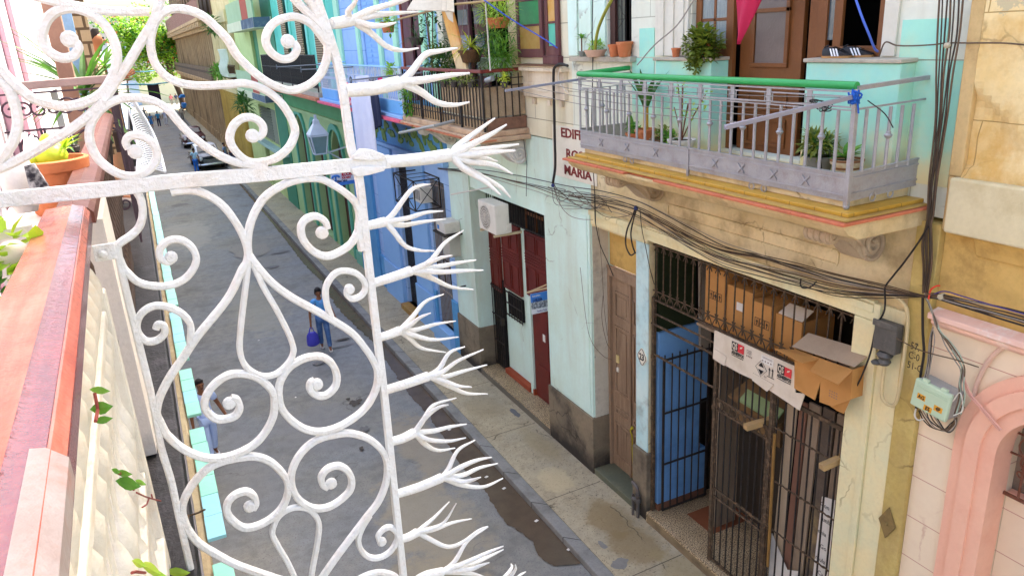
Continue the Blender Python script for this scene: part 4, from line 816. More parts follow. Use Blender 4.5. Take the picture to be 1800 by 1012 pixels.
# ---- things stored behind and on the gate
mb=MB(); mb.box(6.46,7.3,5.15,7.75,3.80,3.84); mb.box(6.5,7.3,5.15,5.2,.3,3.8); mb.box(6.9,7.3,7.7,7.75,.3,3.8)
tag(mb.build('storage_shelf',plank_wood),'high wooden shelf carrying the big cartons behind the gate','shelf')
def carton(y0,y1,z0,z1,x0,x1,label,sym=None,slip=None,flap=False):
    t=thing('cardboard_box',label,'carton',(x0,(y0+y1)/2,z0),'cartons stacked behind the gate bars')
    mb=MB(); mb.box(x0,x1,y0,y1,z0,z1); mb.build('carton_body',cardboard,t,bevel=.006)
    if flap:
        mb=MB(); mb.prism([(x0+.02,y0+.02,z1+.003),(x0+.02,y1-.02,z1+.003),(x0-.02+.22,y1-.02,z1+.09),(x0+.20,y0+.02,z1+.10)],(0,0,.006)); mb.build('flap',white_card,t)
    if sym:
        yc,zc,w=sym; L=[]
        mb=MB(); f=.006
        for a in range(3):
            yy=yc+w*(a-1); 
            mb.box(x0-.004,x0-.001,yy-w*.46,yy-w*.46+f,zc-.05,zc+.05); mb.box(x0-.004,x0-.001,yy+w*.46-f,yy+w*.46,zc-.05,zc+.05)
            mb.box(x0-.004,x0-.001,yy-w*.46,yy+w*.46,zc-.056,zc-.05); mb.box(x0-.004,x0-.001,yy-w*.46,yy+w*.46,zc+.05,zc+.056)
        mb.prism([(x0-.004,yc-.03,zc-.01),(x0-.004,yc+.03,zc-.01),(x0-.004,yc,zc+.035)],(.003,0,0)); mb.box(x0-.004,x0-.001,yc-.008,yc+.008,zc-.04,zc-.011)
        for s in(-1,1): mb.prism([(x0-.004,yc+s*w-.02,zc+.0),(x0-.004,yc+s*w+.02,zc),(x0-.004,yc+s*w,zc+.035)],(.003,0,0)); mb.box(x0-.004,x0-.001,yc+s*w-.006,yc+s*w+.006,zc-.04,zc)
        mb.build('handling_marks',ink,t)
    if slip:
        mb=MB(); mb.box(x0-.005,x0-.001,slip[0]-.07,slip[0]+.07,slip[1]-.05,slip[1]+.06); mb.build('paper_slip',paper,t)
carton(7.28,7.66,3.85,4.68,6.52,7.1,'tall narrow brown carton behind the gate bars, left of the other cartons',(7.45,4.30,.085))
carton(6.78,7.26,3.85,4.52,6.55,7.1,'brown carton with a white paper slip behind the gate bars',None,(7.0,4.27))
carton(6.42,6.76,3.85,4.46,6.50,7.05,'brown carton with black handling marks in the middle behind the gate bars',(6.56,4.20,.085))
carton(5.98,6.40,3.85,4.38,6.56,7.1,'plain brown carton with raised lid behind the gate bars, nearest the open box',None,None,True)
# flattened white carton tied to the outside of the bars
wx=6.285
wc=thing('white_carton','flattened white carton with black and red logos, tied across the gate bars','carton',(wx,6.4,3.5))
def gp(u,v,x=wx): p=onX(u,v,x); return Vector((x,p.y,p.z))
outl=[(1256,580),(1300,600),(1345,621),(1396,643),(1398,690),(1415,692),(1405,721),(1383,706),(1350,684),(1324,667),(1300,656),(1275,642),(1253,630)]
mb=MB(); mb.prism([gp(u,v) for u,v in outl],(.012,0,0)); mb.build('carton_sheet',white_card,wc)
mb=MB(); mb.prism([gp(u,v,wx-.012) for u,v in ((1323,655),(1360,676),(1348,688),(1322,668))],(.008,0,0)); mb.build('carton_flap',white_card,wc); mb=MB(); mb.prism([gp(u,v,wx-.012) for u,v in ((1256,613),(1277,627),(1273,643),(1253,630))],(.008,0,0)); mb.build('carton_flap',white_card,wc)
lx=wx-.006
def logo(cu,cv,w=.11,h=.115):
    c=gp(cu,cv,lx); 
    mb=MB(); mb.box(lx-.002,lx,c.y,c.y+w,c.z-h/2,c.z+h/2); a=mb.build('logo_black',ink,wc)
    mb=MB(); mb.box(lx-.002,lx,c.y-w*1.0,c.y-.002,c.z-h/2,c.z+h/2); b=mb.build('logo_red',red_ink,wc)
    mb=MB(); mb.prism([(lx-.004,c.y-w*.35,c.z),(lx-.004,c.y-w*.45,c.z+.025),(lx-.004,c.y-w*.8,c.z+.04),(lx-.004,c.y-w*.65,c.z+.01)],(.001,0,0)); m1=mb.build('logo_flash',white_card,wc)
    t1=text('logo_letters','QS',.115,white_card,(lx-.003,c.y+w*.5,c.z-.035),(0,-1,0),(0,0,1),wc,.0005,'CENTER',.62,.003)
    t2=text('logo_word','ADHESIVOS',.062,ink,(lx-.001,c.y+w,c.z-h/2-.055),(0,-1,0),(0,0,1),wc,.0005,'LEFT',.68,.0025)
    mb=MB(); mb.box(lx-.002,lx,c.y-w*.95,c.y+w*1.0,c.z-h/2-.078,c.z-h/2-.070); t3=mb.build('logo_line',ink,wc)
    return joinmesh('printed_logo',[a,b,m1,t1,t2,t3])
logo(1297,611); logo(1379,652)
mb=MB(); c=gp(1338,646,lx); s=.085
mb.prism([(lx-.002,c.y-s*.55,c.z+.012),(lx-.002,c.y+s*.55,c.z+.012),(lx-.002,c.y,c.z+s*.85)],(.0015,0,0)); mb.prism([(lx-.002,c.y-s*.55,c.z-.03),(lx-.002,c.y+s*.55,c.z-.03),(lx-.002,c.y,c.z-.03-s*.75)],(.0015,0,0))
mb.tube([(lx-.001,c.y,c.z+s*1.2),(lx-.001,c.y-s*1.1,c.z-.01),(lx-.001,c.y,c.z-s*1.35),(lx-.001,c.y+s*1.1,c.z-.01)],.0025,4,True); mb.build('hazard_diamond',ink,wc)
mb=MB(); c=gp(1355,654,lx)
for k in(-1,1): mb.box(lx-.002,lx-.0005,c.y+k*.025-.005,c.y+k*.025+.005,c.z-.06,c.z+.02); mb.prism([(lx-.002,c.y+k*.025-.016,c.z+.02),(lx-.002,c.y+k*.025+.016,c.z+.02),(lx-.002,c.y+k*.025,c.z+.055)],(.0015,0,0))
mb.box(lx-.002,lx-.0005,c.y-.06,c.y+.06,c.z-.075,c.z-.068); mb.build('up_arrows',ink,wc)
c=gp(1342,663,lx-.012); text('printed_code','2.9',.035,ink,(wx-.0125,c.y,c.z),(0,-1,0),(0,0,1),wc,.0005)
mb=MB(); c=gp(1349,634,lx); mb.box(lx-.002,lx-.001,c.y-.10,c.y+.10,c.z-.05,c.z+.05); mb.build('label_slip',paper,wc)
mb=MB()
for k in range(4): mb.box(lx-.003,lx-.0022,c.y-.07+.045*k,c.y-.05+.045*k,c.z-.03,c.z-.012)
mb.box(lx-.003,lx-.0022,c.y-.08,c.y+.08,c.z+.015,c.z+.02); mb.box(lx-.003,lx-.0022,c.y-.08,c.y+.08,c.z+.028,c.z+.033)
c=gp(1317,622,lx)
for k in range(3): mb.box(lx-.002,lx-.0008,c.y-.04,c.y+.05,c.z+.02*k,c.z+.02*k+.006)
for k in range(4): mb.box(lx-.002,lx-.0008,c.y-.05+.027*k,c.y-.035+.027*k,c.z-.045,c.z-.025)
mb.build('fine_print',M('faded_print','8a7468','7d685c',.4,9,rough=.8,bump=0),wc)
# open brown carton pushed through the bars
bb=thing('cardboard_box','open brown carton with splayed flaps hanging on the outside of the gate','carton',(6.1,5.3,3.8))
X0,X1_=6.07,6.42; q=lambda u,v,x=X0:(lambda p:(x,p.y,p.z))(onX(u,v,x))
A=q(1397,614);B=q(1499,650);C_=q(1495,702);D=q(1448,709);E_=q(1430,703);F_=q(1426,700);G=q(1396,682)
mb=MB()
notch=[A,B,C_,q(1462,714),q(1440,706),q(1442,671),q(1432,703),G]
mb.prism(notch,(.012,0,0))
mb.prism([(X0+.012,A[1],A[2]),(X1_,A[1],A[2]),(X1_,G[1],G[2]-.05),(X0+.012,G[1],G[2])],(0,.012,0))
mb.prism([(X0+.012,B[1],B[2]),(X1_,B[1],B[2]),(X1_,C_[1],C_[2]),(X0+.012,C_[1],C_[2])],(0,.012,0))
mb.prism([(X0+.02,A[1],A[2]-.3),(X1_,A[1],A[2]-.3),(X1_,B[1]+.02,B[2]-.28),(X0+.02,B[1]+.02,B[2]-.28)],(0,0,.01))
mb.build('carton_body',cardboard,bb)
fl=MB()
def flap(pts,mat,t=.008):
    mb=MB(); P=[Vector(p) for p in pts]; nn=(P[1]-P[0]).cross(P[2]-P[0]).normalized()*t; mb.prism(P,nn); return mb.build('flap',mat,bb)
m2=q(1440,630)
flap([A,m2,(X0-.20,m2[1]+.04,m2[2]-.02),(X0-.20,A[1]+.10,A[2]+.02)],cardboard)
flap([m2,B,(X0-.22,B[1]-.02,B[2]-.10),(X0-.20,m2[1]-.06,m2[2]-.07)],cardboard)
GREYIN=M('grey_carton_inside','b09a80','a08a70',.5,4,rough=.85)
flap([(X0+.01,A[1]+.05,A[2]+.01),(X0+.01,B[1]-.01,B[2]+.03),(X1_-.1,B[1]-.02,B[2]+.14),(X1_-.1,A[1]+.05,A[2]+.12)],GREYIN)
flap([q(1460,714,X0+.02),q(1494,703,X0+.02),q(1483,727,X0+.06),q(1472,722,X0+.06)],cardboard)
mb=MB(); c=q(1465,690,X0-.002)
for k in range(3):
    for j in range(4): mb.box(X0-.002,X0-.0005,c[1]-.05+.03*j,c[1]-.035+.03*j,c[2]-.03*k,c[2]-.03*k+.012)
mb.build('printed_marks',MATS['faded_print'],bb)
# leaning planks, papers, sacking behind the right-hand bars
pr=random.Random(11)
for i,(y,w,z1,c,lab) in enumerate([(6.03,.16,3.35,'e','pale wide plank, leaning behind the gate next to the post'),(5.86,.11,3.4,'b','reddish edged plank leaning behind the gate beside the pale wide plank'),(5.70,.17,3.44,'d','grey plank leaning behind the gate, third from the post'),(5.50,.17,3.46,'k','dark stained plank leaning behind the gate in the middle of the side grille'),(5.33,.12,3.46,'d','narrow grey plank leaning behind the gate, fifth from the post'),(5.19,.10,3.44,'b','reddish plank leaning behind the gate nearest the door casing')]):
    mt={'e':M('pale_plank','c9b394','b59c7c',.7,2,dirt='7a6248',damt=.5,dscale=2.5,streak=True,rough=.85,fine=.15,stretch=(3,3,.3)),'b':M('reddish_plank','8a6450','775242',.7,2,dirt='4c3628',damt=.5,dscale=2.5,streak=True,rough=.85,fine=.2,stretch=(3,3,.3)),'d':plank_wood,'k':M('stained_plank','6d6052','57493d',.8,2,dirt='b59c68',damt=.5,dscale=2.2,rough=.85,fine=.25)}[c]
    mb=MB(); mb.prism([(6.44+i*.012,y-w/2,.31),(6.47+i*.012,y-w/2,.31),(6.57+i*.01,y-w/2,z1),(6.54+i*.01,y-w/2,z1)],(0,w,0)); tag(mb.build('plank',mt,bevel=.004),lab,'plank','planks leaning behind the gate')
mb=MB(); mb.box(6.62,6.74,5.10,6.10,.30,3.42); tag(mb.build('board_stack',dark_room),'dark stack of boards behind the leaning planks','boards')
mb=MB(); mb.prism([(6.415,6.10,.5),(6.415,5.55,.5),(6.425,5.62,1.16),(6.425,5.80,1.05),(6.425,6.10,1.42)],(.006,0,0)); tag(mb.build('paper_sheet',paper),'large torn white sheet of paper standing low behind the gate bars','paper')
rp_=thing('paper_banner','white paper strip with rows of handwriting, behind the gate next to the casing','paper',(6.42,5.2,1.0))
mb=MB(); mb.prism([(6.41,5.40,.6),(6.41,5.10,.6),(6.415,5.10,2.50),(6.415,5.36,2.42)],(.006,0,0)); mb.build('strip',paper,rp_)
Ls=[]
for k,w_ in enumerate(('Con','unla','enia','Go','mula','Ca','enda','Go')): Ls.append(text('handwriting',w_,.085,ink,(6.409,5.37-.05*(k%2),2.30-.19*k),(0,-1,0),(0,0,1),rp_,.0005,'LEFT',.9))
joinmesh('handwriting',Ls)
for lab,(u0,v0,u1,v1),r in(('squared timber offcut jutting out through the gate beside its ring band',(1312,750,1348,738),.05),('squared timber offcut with a sawn orange end jutting out through the side grille',(1446,820,1484,800),.06)):
    e=onX(u0,v0,6.12); i_=onX(u1,v1,6.42); mb=MB(); mb.beam(Vector((6.10,e.y,e.z)),Vector((6.48,i_.y-.02,i_.z)),.085,.075); tag(mb.build('timber_offcut',M('raw_timber','b89868','a08050',.7,5,dirt='d8a048',damt=.3,dscale=8,rough=.85,fine=.2,stretch=(.5,5,5)),bevel=.006),lab,'timber')
mb=MB(); mb.box(6.62,7.2,6.25,7.05,2.55,2.9); mb.prism([(6.5,6.2,2.9),(6.5,7.1,2.95),(7.2,7.1,3.25),(7.2,6.2,3.2)],(0,0,.03)); tag(mb.build('scrap_pile',M('scrap_card','8a6a42','76583a',.7,3,rough=.95,fine=.2)),'heap of brown scrap card behind the upper part of the gate leaf','scrap')
mb=MB(); mb.prism([(6.46,6.2,2.98),(6.46,6.85,3.0),(6.60,6.85,3.12),(6.60,6.2,3.1)],(0,0,.03)); tag(mb.build('green_board',M('pale_green_board','8f9f6a','7f905c',.6,3,rough=.7)),'pale green board edge showing among the scrap behind the gate','board')
# dirt on the entrance: rubble at the foot of the leaf
mb=MB(); rr=random.Random(8)
for k in range(10): mb.ball((6.05+rr.uniform(-.05,.12),5.9+rr.uniform(-.5,.5),.13),rr.uniform(.02,.06),6,(1,1.2,.6))
tag(mb.build('rubble',walkconc),'small heap of crumbled rubble at the foot of the gate step','rubble',None,'stuff')
# stand pipe at the pilaster foot
pp=thing('stand_pipe','grey stand pipe with an elbow and valve at the foot of the numbered pilaster','pipe',(6.17,8.78,.12))
gm=M('grey_pipe_metal','6f6b68','57534f',.6,9,dirt='8a5a3a',damt=.4,dscale=9,rough=.5,metal=.5,fine=.2)
mb=MB(); mb.tube([(6.17,8.74,.10),(6.17,8.74,.60)],.028,10); mb.tube(crom([(6.17,8.74,.58),(6.17,8.76,.66),(6.17,8.82,.70),(6.17,8.90,.71)],4),.030,10); mb.tube([(6.14,8.84,.10),(6.14,8.84,.52)],.022,10); mb.build('pipe',gm,pp,True)
mb=MB(); mb.lathe([(.045,.40),(.05,.42),(.05,.47),(.045,.49)],(6.17,8.74,0),n=8); mb.lathe([(.04,.50),(.045,.52),(.045,.56)],(6.17,8.74,0),n=8); mb.lathe([(.03,-.05),(.035,0),(.03,.05)],(6.14,8.80,.45),(0,1,0),8); mb.build('valve',gm,pp,True)
# ================================================================ pink house at the near right
ph=thing('pink_house','pink plastered house with an arched window below and worn ochre stone above','building',(6.3,1,.1))
YP0,YP1=-1.6,4.208
ac=(2.90,4.03); RI,RO=.53,.92
mb=MB(); mb.wall('X',6.30,6.75,YP0,YP1,.0,5.12,[(ac[0]-RI-.006,ac[0]+RI+.006,.3,ac[1]+RI+.006)])
# arched head of the opening
seg=24
for k in range(seg):
    a0=PI*k/seg;a1=PI*(k+1)/seg
mb.build('pink_wall',pink_pl,ph)
def archring(mb,r0,r1,x0,x1,z0=.15):
    pts=[(ac[0]-r1,z0)]+[(ac[0]+r1*math.cos(PI-PI*k/seg),ac[1]+r1*math.sin(PI-PI*k/seg)) for k in range(seg+1)]+[(ac[0]+r1,z0)]
    inn=[(ac[0]-r0,z0)]+[(ac[0]+r0*math.cos(PI-PI*k/seg),ac[1]+r0*math.sin(PI-PI*k/seg)) for k in range(seg+1)]+[(ac[0]+r0,z0)]
    n=len(pts); vs=[(x0,*p) for p in pts]+[(x0,*p) for p in inn]+[(x1,*p) for p in pts]+[(x1,*p) for p in inn]; fs=[]
    for i in range(n-1): fs+=[(i,i+1,n+i+1,n+i),(2*n+i,3*n+i,3*n+i+1,2*n+i+1),(i,2*n+i,2*n+i+1,i+1),(n+i,n+i+1,3*n+i+1,3*n+i)]
    fs+=[(0,n,3*n,2*n),(n-1,2*n+n-1,3*n+n-1,n+n-1)]
    mb.add(vs,fs)
mb=MB(); archring(mb,.80,RO,6.255,6.299); archring(mb,.66,.80,6.215,6.299); archring(mb,RI,.66,6.24,6.50); mb.build('arch_moulding',pink_tr,ph,True)
# rendered niche inside the arch with a rough wooden panel and scroll grille
mb=MB(); mb.box(6.52,6.58,ac[0]-RI,ac[0]+RI,.3,3.56); mb.build('niche_dado',pink_pl,ph)
mb=MB(); mb.box(6.60,6.70,ac[0]-RI-.1,ac[0]+RI+.1,3.4,4.7); nv=mb.build('arched_window',M('grey_board','8d7b68','76665a',.8,2,dirt='4a3c30',damt=.5,dscale=3,rough=.95,fine=.2),ph)
mb=MB()
def sc2(cy,cz,r,tr,a0,sg,n=26): return [(6.47,cy+r*(1-.8*t)*math.cos(a0+sg*tr*2*PI*t),cz+r*(1-.8*t)*math.sin(a0+sg*tr*2*PI*t)) for t in [i/n for i in range(n+1)]]
ri=M('rusty_brown_grille','7a4a34','6a3c2c',.7,8,dirt='a5806a',damt=.4,dscale=14,rough=.8,bump=.3,fine=.2)
for y in (ac[0]-.42,ac[0]-.2,ac[0],ac[0]+.2,ac[0]+.40): mb.tube([(6.47,y,3.58),(6.47,y,4.15)],.011,6)
for cy in (ac[0]-.36,ac[0]-.12,ac[0]+.12,ac[0]+.36):
    for cz,r in((4.10,.105),(3.95,.07)): mb.tube([(6.465,cy+r*math.cos(t),cz+r*math.sin(t)) for t in [2*PI*k/18 for k in range(18)]],.009,5,True)
    for s in(-1,1): mb.tube(sc2(cy+s*.06,3.83,.05,1.3,PI/2,s),.008,5)
for cy in (ac[0]-.25,ac[0],ac[0]+.25): mb.tube(sc2(cy,4.30,.10,1.4,-PI/2,1),.009,5); mb.tube(crom([(6.465,cy,4.2),(6.465,cy+.08,4.35),(6.465,cy+.02,4.5)],5),.009,5)
mb.beam((6.47,ac[0]-RI,3.58),(6.47,ac[0]+RI,3.58),.02,.03); mb.beam((6.47,ac[0]-RI,4.0),(6.47,ac[0]+RI,4.0),.016,.014); mb.beam((6.47,ac[0]-RI,4.21),(6.47,ac[0]+RI,4.21),.016,.014)
mb.build('scroll_grille',ri,nv,True)
mb=MB(); mb.box(6.52,6.6,ac[0]-RI,ac[0]+RI,3.561,3.575); mb.build('window_sill',pink_tr,nv)
# ledge, ochre frieze, pale band, stone wall above
mb=MB(); mb.prism([(x,YP0,z) for x,z in((6.30,5.02),(6.26,5.02),(6.22,5.06),(6.22,5.09),(6.16,5.12),(6.16,5.17),(6.30,5.20))],(0,YP1-YP0-.03,0)); mb.build('ledge',M('pink_ledge','eec5b0','e6b8a4',.7,1.5,dirt='f2ebe0',damt=.9,dscale=3,bump=.3,bscale=18,rough=.9,fine=.06),ph,bevel=.006)
mb=MB(); mb.box(6.31,6.75,YP0,YP1,5.121,6.0); mb.build('ochre_frieze',ochre_wall,ph)
mb=MB(); mb.prism([(x,YP0,z) for x,z in((6.308,5.75),(6.28,5.76),(6.26,5.82),(6.22,5.90),(6.20,5.93),(6.308,5.93))],(0,YP1-YP0-.32,0)); mb.build('frieze_moulding',ochre_wall,ph,bevel=.006)
mb=MB(); mb.box(6.17,6.75,YP0,YP1-.06,5.935,6.42); mb.build('pale_band',pale_band,ph,bevel=.02)
mb=MB(); mb.box(6.235,6.75,YP1-.119,YP1,6.421,T_R); mb.box(6.24,6.75,YP1-.058,YP1,5.935,6.42); mb.build('edge_strip',M('ochre_edge','d2b47c','c2a268',.8,1.4,dirt='8a6a3a',damt=.5,dscale=2,bump=.4,bscale=14,rough=.95,fine=.15),ph,bevel=.01)
# rough wall: displaced sheet with hollows where plaster has fallen
mb=MB(); ny,nz=70,60; y0,y1,z0,z1=YP0,YP1-.12,6.421,9.6
def rough(y,z):
    a=mnoise.fractal(Vector((y*1.6,z*1.6,4)),1,2,5)*.03; h=mnoise.noise(Vector((y*1.1,z*1.3,9)))
    return 6.232+a-(.0 if h<.12 else -min((h-.12)*.35,.05))
for i in range(ny):
    for j in range(nz):
        ya,yb=y0+(y1-y0)*i/ny,y0+(y1-y0)*(i+1)/ny; za,zb=z0+(z1-z0)*j/nz,z0+(z1-z0)*(j+1)/nz
        mb.quad((rough(ya,za),ya,za),(rough(ya,zb),ya,zb),(rough(yb,zb),yb,zb),(rough(yb,za),yb,za))
mb.build('stone_wall',stone_wall,ph,smooth=60)
mb=MB(); mb.box(6.30,6.75,YP0,YP1-.12,6.421,T_R); mb.build('stone_wall_core',stone_wall,ph)
# meter box
mbx=thing('meter_box','pale green plastic meter box with yellow letter stickers, on the pink wall','meter box',(6.2,4.08,4.2))
Cc=onX(1642,700,6.16); rt_=Vector((0,-.96,-.10)).normalized(); upv=Vector((0,-.06,1)).normalized(); upv=(upv-rt_*upv.dot(rt_)).normalized(); rot=lambda a,b,x:Vector((x,0,0))+Vector((0,Cc.y,Cc.z))+rt_*a+upv*b
hw,hh=.185,.145
mgm=M('pale_green_plastic','bccfae','b0c4a2',.5,3,rough=.4,bump=.03,fine=.05)
def rbox(a0,a1,b0,b1,x0,x1,mat,name,bev):
    mb=MB(); mb.obox((rot(a0,b0,x0)+rot(a1,b1,x1))/2,rt_*(a1-a0)/2,upv*(b1-b0)/2,Vector(((x1-x0)/2,0,0))); return mb.build(name,mat,mbx,bevel=bev)
rbox(-hw+.01,hw-.01,-hh+.01,hh-.01,6.15,6.298,M('grey_box_side','a9aaa4','9b9c97',.5,3,rough=.5,fine=.06),'back_box',.01)
rbox(-hw,hw,-hh,hh,6.10,6.149,mgm,'cover',.018)
rbox(-hw+.03,hw-.03,.055,.075,6.095,6.0995,mgm,'rib',.002); rbox(-hw+.03,hw-.03,.09,.098,6.095,6.0995,mgm,'rib',.002)
for a in (-.09,.10): rbox(a-.03,a+.03,hh-.005,hh+.025,6.11,6.14,mgm,'hinge',.004)
stk=M('yellow_sticker','e0a02c','d69524',.3,5,rough=.5,bump=0,fine=.03)
for a,b,s in((-.085,-.015,'AG'),(.095,-.045,'4P'),(.0,-.095,'E5')):
    k=rbox(a-.042,a+.042,b-.028,b+.028,6.0985,6.0998,stk,'sticker',0); text('sticker_letters',s,.054,ink,rot(a,b-.019,6.0975),rt_,upv,mbx,.0004,'CENTER',.85,.002)
mb=MB(); mb.lathe([(.012,0),(.012,.008),(.005,.01)],rot(-.0,-hh+.018,6.10),(-1,0,0),10); mb.build('latch',mgm,mbx,True)
# conduit on the pink wall
mb=MB(); mb.tube(crom([onX(1712,695,6.28),onX(1718,672,6.28),onX(1735,638,6.28),onX(1758,614,6.28),onX(1785,604,6.28),onX(1830,608,6.28)],6),.022,8); tag(mb.build('conduit',M('pinkish_conduit','dcb9a2','cfa992',.5,6,rough=.7),None,True),'painted conduit curving over the arch on the pink wall','conduit')
# old grey junction box on the yellow pilaster edge
jb=thing('junction_box','weathered dark grey junction box beside the gate casing','junction box',(6.2,4.66,4.7))
c=onX(1562,591,6.18); gbx=M('old_grey_box','63605a','514e49',.7,5,dirt='8a8478',damt=.5,dscale=7,rough=.6,metal=.3,fine=.2)
mb=MB(); mb.box(6.12,6.222,c.y-.125,c.y+.125,c.z-.15,c.z+.15); mb.build('box',gbx,jb,bevel=.012)
mb=MB(); mb.box(6.10,6.119,c.y-.135,c.y+.135,c.z+.10,c.z+.165); mb.build('lid',gbx,jb,bevel=.006)
mb=MB(); mb.lathe([(.05,-.30),(.065,-.27),(.05,-.24),(.08,-.20),(.055,-.16)],(6.17,c.y+.01,c.z),n=12); mb.lathe([(.04,0),(.05,.02),(.03,.04)],(6.12,c.y+.06,c.z-.30),(0,0,1),10); mb.build('insulator',gbx,jb,True)
mb=MB(); mb.tube(crom([(6.17,c.y,c.z-.28),(6.17,c.y,c.z-.55),(6.17,c.y-.02,c.z-.66),(6.17,c.y-.10,c.z-.70),(6.18,c.y-.17,c.z-.62),(6.19,c.y-.18,c.z-.2),(6.19,c.y-.17,c.z+.25),(6.19,c.y-.06,c.z+.40),(6.19,c.y+.3,c.z+.45)],6),.018,8); mb.build('conduit',M('cream_conduit','cdb98a','bda878',.5,6,rough=.7),jb,True)
# stencilled numbers and an iron plate on the yellow pilaster
Ls=[]
for s,u,v in(('57.',1600,612),('C-0',1596,628),('51-C',1594,645)):
    p=onX(u,v,6.238); Ls.append(text('stencil',s,.105,ink,(6.2375,p.y,p.z),(0,-1,0),(0,0,1),ab,.0004,'LEFT',.75))
joinmesh('stencilled_numbers',Ls)
c=onX(1560,918,6.23); mb=MB(); mb.prism([(6.215,c.y,c.z+.19),(6.215,c.y-.10,c.z),(6.215,c.y,c.z-.19),(6.215,c.y+.10,c.z)],(.024,0,0)); mb.ball((6.215,c.y,c.z),.02,6); tag(mb.build('anchor_plate',M('ochre_iron_plate','8a7344','77623a',.6,6,dirt='5a4628',damt=.5,dscale=9,rough=.8,bump=.4,fine=.2),bevel=.004),'diamond shaped iron anchor plate low on the yellow corner pilaster','anchor plate')
# ================================================================ brown balcony (far half of the mint building)
tan_board=M('rough_tan_board','b09a7c','a08868',.8,4,dirt='6f5c46',damt=.4,dscale=6,bump=1.0,bscale=22,rough=1,fine=.3)
brown_red=M('brown_red_rail','7a3024','6a281e',.6,4,dirt='94503e',damt=.3,dscale=8,rough=.5,fine=.1)
mb=MB(); mb.box(5.36,6.299,12.28,16.70,6.06,6.16); mb.box(5.30,6.299,12.22,16.72,5.97,6.058); mb.build('balcony_slab',M('broken_slab','c9ac8c','b8987a',.8,3,dirt='7a5c44',damt=.6,dscale=4,bump=.6,bscale=16,rough=.95,fine=.2),ab,bevel=.015)
mb=MB(); y=12.2; rk=random.Random(6)
while y<16.6:
    if rk.random()>.18: mb.box(5.24+rk.uniform(0,.05),5.6,y,y+.29,6.000,6.03)
    y+=.30
mb.build('tile_nosing',M('orange_tile_worn','c47a56','b0684a',.7,4,dirt='8a5a44',damt=.5,dscale=5,rough=.8,bump=.3,fine=.2),ab,bevel=.004)
console(12.45,12.75,.0,M('white_bracket','dcd9d0','c9c5ba',.7,3,dirt='9a948a',damt=.5,dscale=5,rough=.9,fine=.1)); console(15.9,16.2,.0,MATS['white_bracket'])
br=thing('balcony_railing','brown iron balcony railing backed with rough tan boards','balcony railing',(5.45,14,6.15))
XR2,YA,YB=5.45,12.35,16.68
mb=MB(); mb.beam((XR2,YA-.03,7.19),(XR2,YB,7.19),.07,.06); mb.beam((XR2+.03,YA,7.19),(6.29,YA,7.19),.07,.06); mb.build('handrail',brown_red,br,bevel=.01)
mb=MB()
for z in (7.05,6.93,6.36): mb.beam((XR2,YA,z),(XR2,YB,z),.018,.016); mb.beam((XR2,YA,z),(6.29,YA,z),.018,.016)
mb.build('rail_bar',black_iron,br)
pm=MB(); pm.tube([(0,0,0),(0,0,.93)],.0125,6); po=pm.build('baluster',black_iron,None,True); po.parent=br; bo=BASE[br.name]; first=True
for i in range(31):
    y=YA+(YB-YA)*i/30
    o=po if first else po.copy()
    if not first: link(o); o.parent=br
    first=False; o.location=Vector((XR2,y,6.2))-bo
for i in range(1,6):
    o=po.copy(); link(o); o.parent=br; o.location=Vector((XR2+.85*i/6,YA,6.2))-bo
mb=MB()
for y in (YA,13.4,14.5,15.6,YB): mb.box(XR2-.018,XR2+.018,y-.018,y+.018,6.12,7.17)
mb.build('post',black_iron,br)
mb=MB()
for i in range(14):
    y=YA+.15+i*.3; mb.beam((XR2,y,6.99),(XR2,y+.12,6.99),.012,.012); mb.box(XR2-.006,XR2+.006,y,y+.01,6.93,7.05)
mb.build('key_frieze',black_iron,br)
mb=MB(); mb.box(XR2+.02,XR2+.045,YA+.02,14.45,6.40,6.92); mb.box(XR2+.02,XR2+.045,YA+.02,14.45,6.17,6.37); mb.box(XR2+.05,6.28,YA+.02,YA+.04,6.40,6.92); mb.build('tan_board',tan_board,br)
mb=MB(); mb.box(XR2+.02,XR2+.04,14.47,16.6,6.17,6.44); mb.build('wood_board',tan_stone,br,bevel=.004); mb=MB(); mb.box(XR2+.05,6.28,YA-.012,YA+.012,6.17,6.38); mb.build('wood_board',M('weathered_board','8a6650','6f5040',.8,3,dirt='4c3830',damt=.6,dscale=3,rough=.9,fine=.25,stretch=(3,.4,3)),br,bevel=.005)
# old window shutters with coloured panes
pane=lambda n,c,c2: M(n,c,c2,.8,5,rough=.3,bump=.1,fine=.1)
am,gn,tl,ochp=pane('amber_pane','c99236','d8b078'),pane('green_pane','2f8f52','267a48'),pane('teal_pane','5fc0a4','4faf94'),pane('ochre_pane','a8823a','b89a5a')
purp=M('purple_brown_wood','5f3640','6d4436',.8,2,dirt='8a6a5a',damt=.4,dscale=4,streak=True,rough=.7,fine=.2)
def shutter(y0,y1,x,zs,cols,par):
    mb=MB(); z0,z1=zs[0]-.14,zs[-1]+.06
    mb.box(x,x+.05,y0,y0+.10,z0,z1); mb.box(x,x+.05,y1-.10,y1,z0,z1); mb.box(x,x+.05,y0+.1,y1-.1,z0,zs[0])
    for z in zs[1:]: mb.box(x,x+.05,y0+.1,y1-.1,z-.035,z)
    s=mb.build('shutter',purp,par,bevel=.005)
    for (a,b),c in zip(zip(zs,zs[1:]),cols): q=MB(); q.box(x+.015,x+.03,y0+.1,y1-.1,a,b-.035); q.build('pane',c,s)
shutter(11.52,12.46,6.22,[7.52,7.92,8.32,8.72,9.12],[ochp,gn,ochp,am],ab)
shutter(11.02,11.46,6.24,[7.56,7.94,8.32,8.70],[tl,am,am],ab)
mb=MB(); mb.box(6.20,6.299,10.98,11.5,7.28,7.40); mb.box(6.22,6.299,11.02,11.5,7.401,7.42); mb.build('shutter_base',purp,ab,bevel=.006)
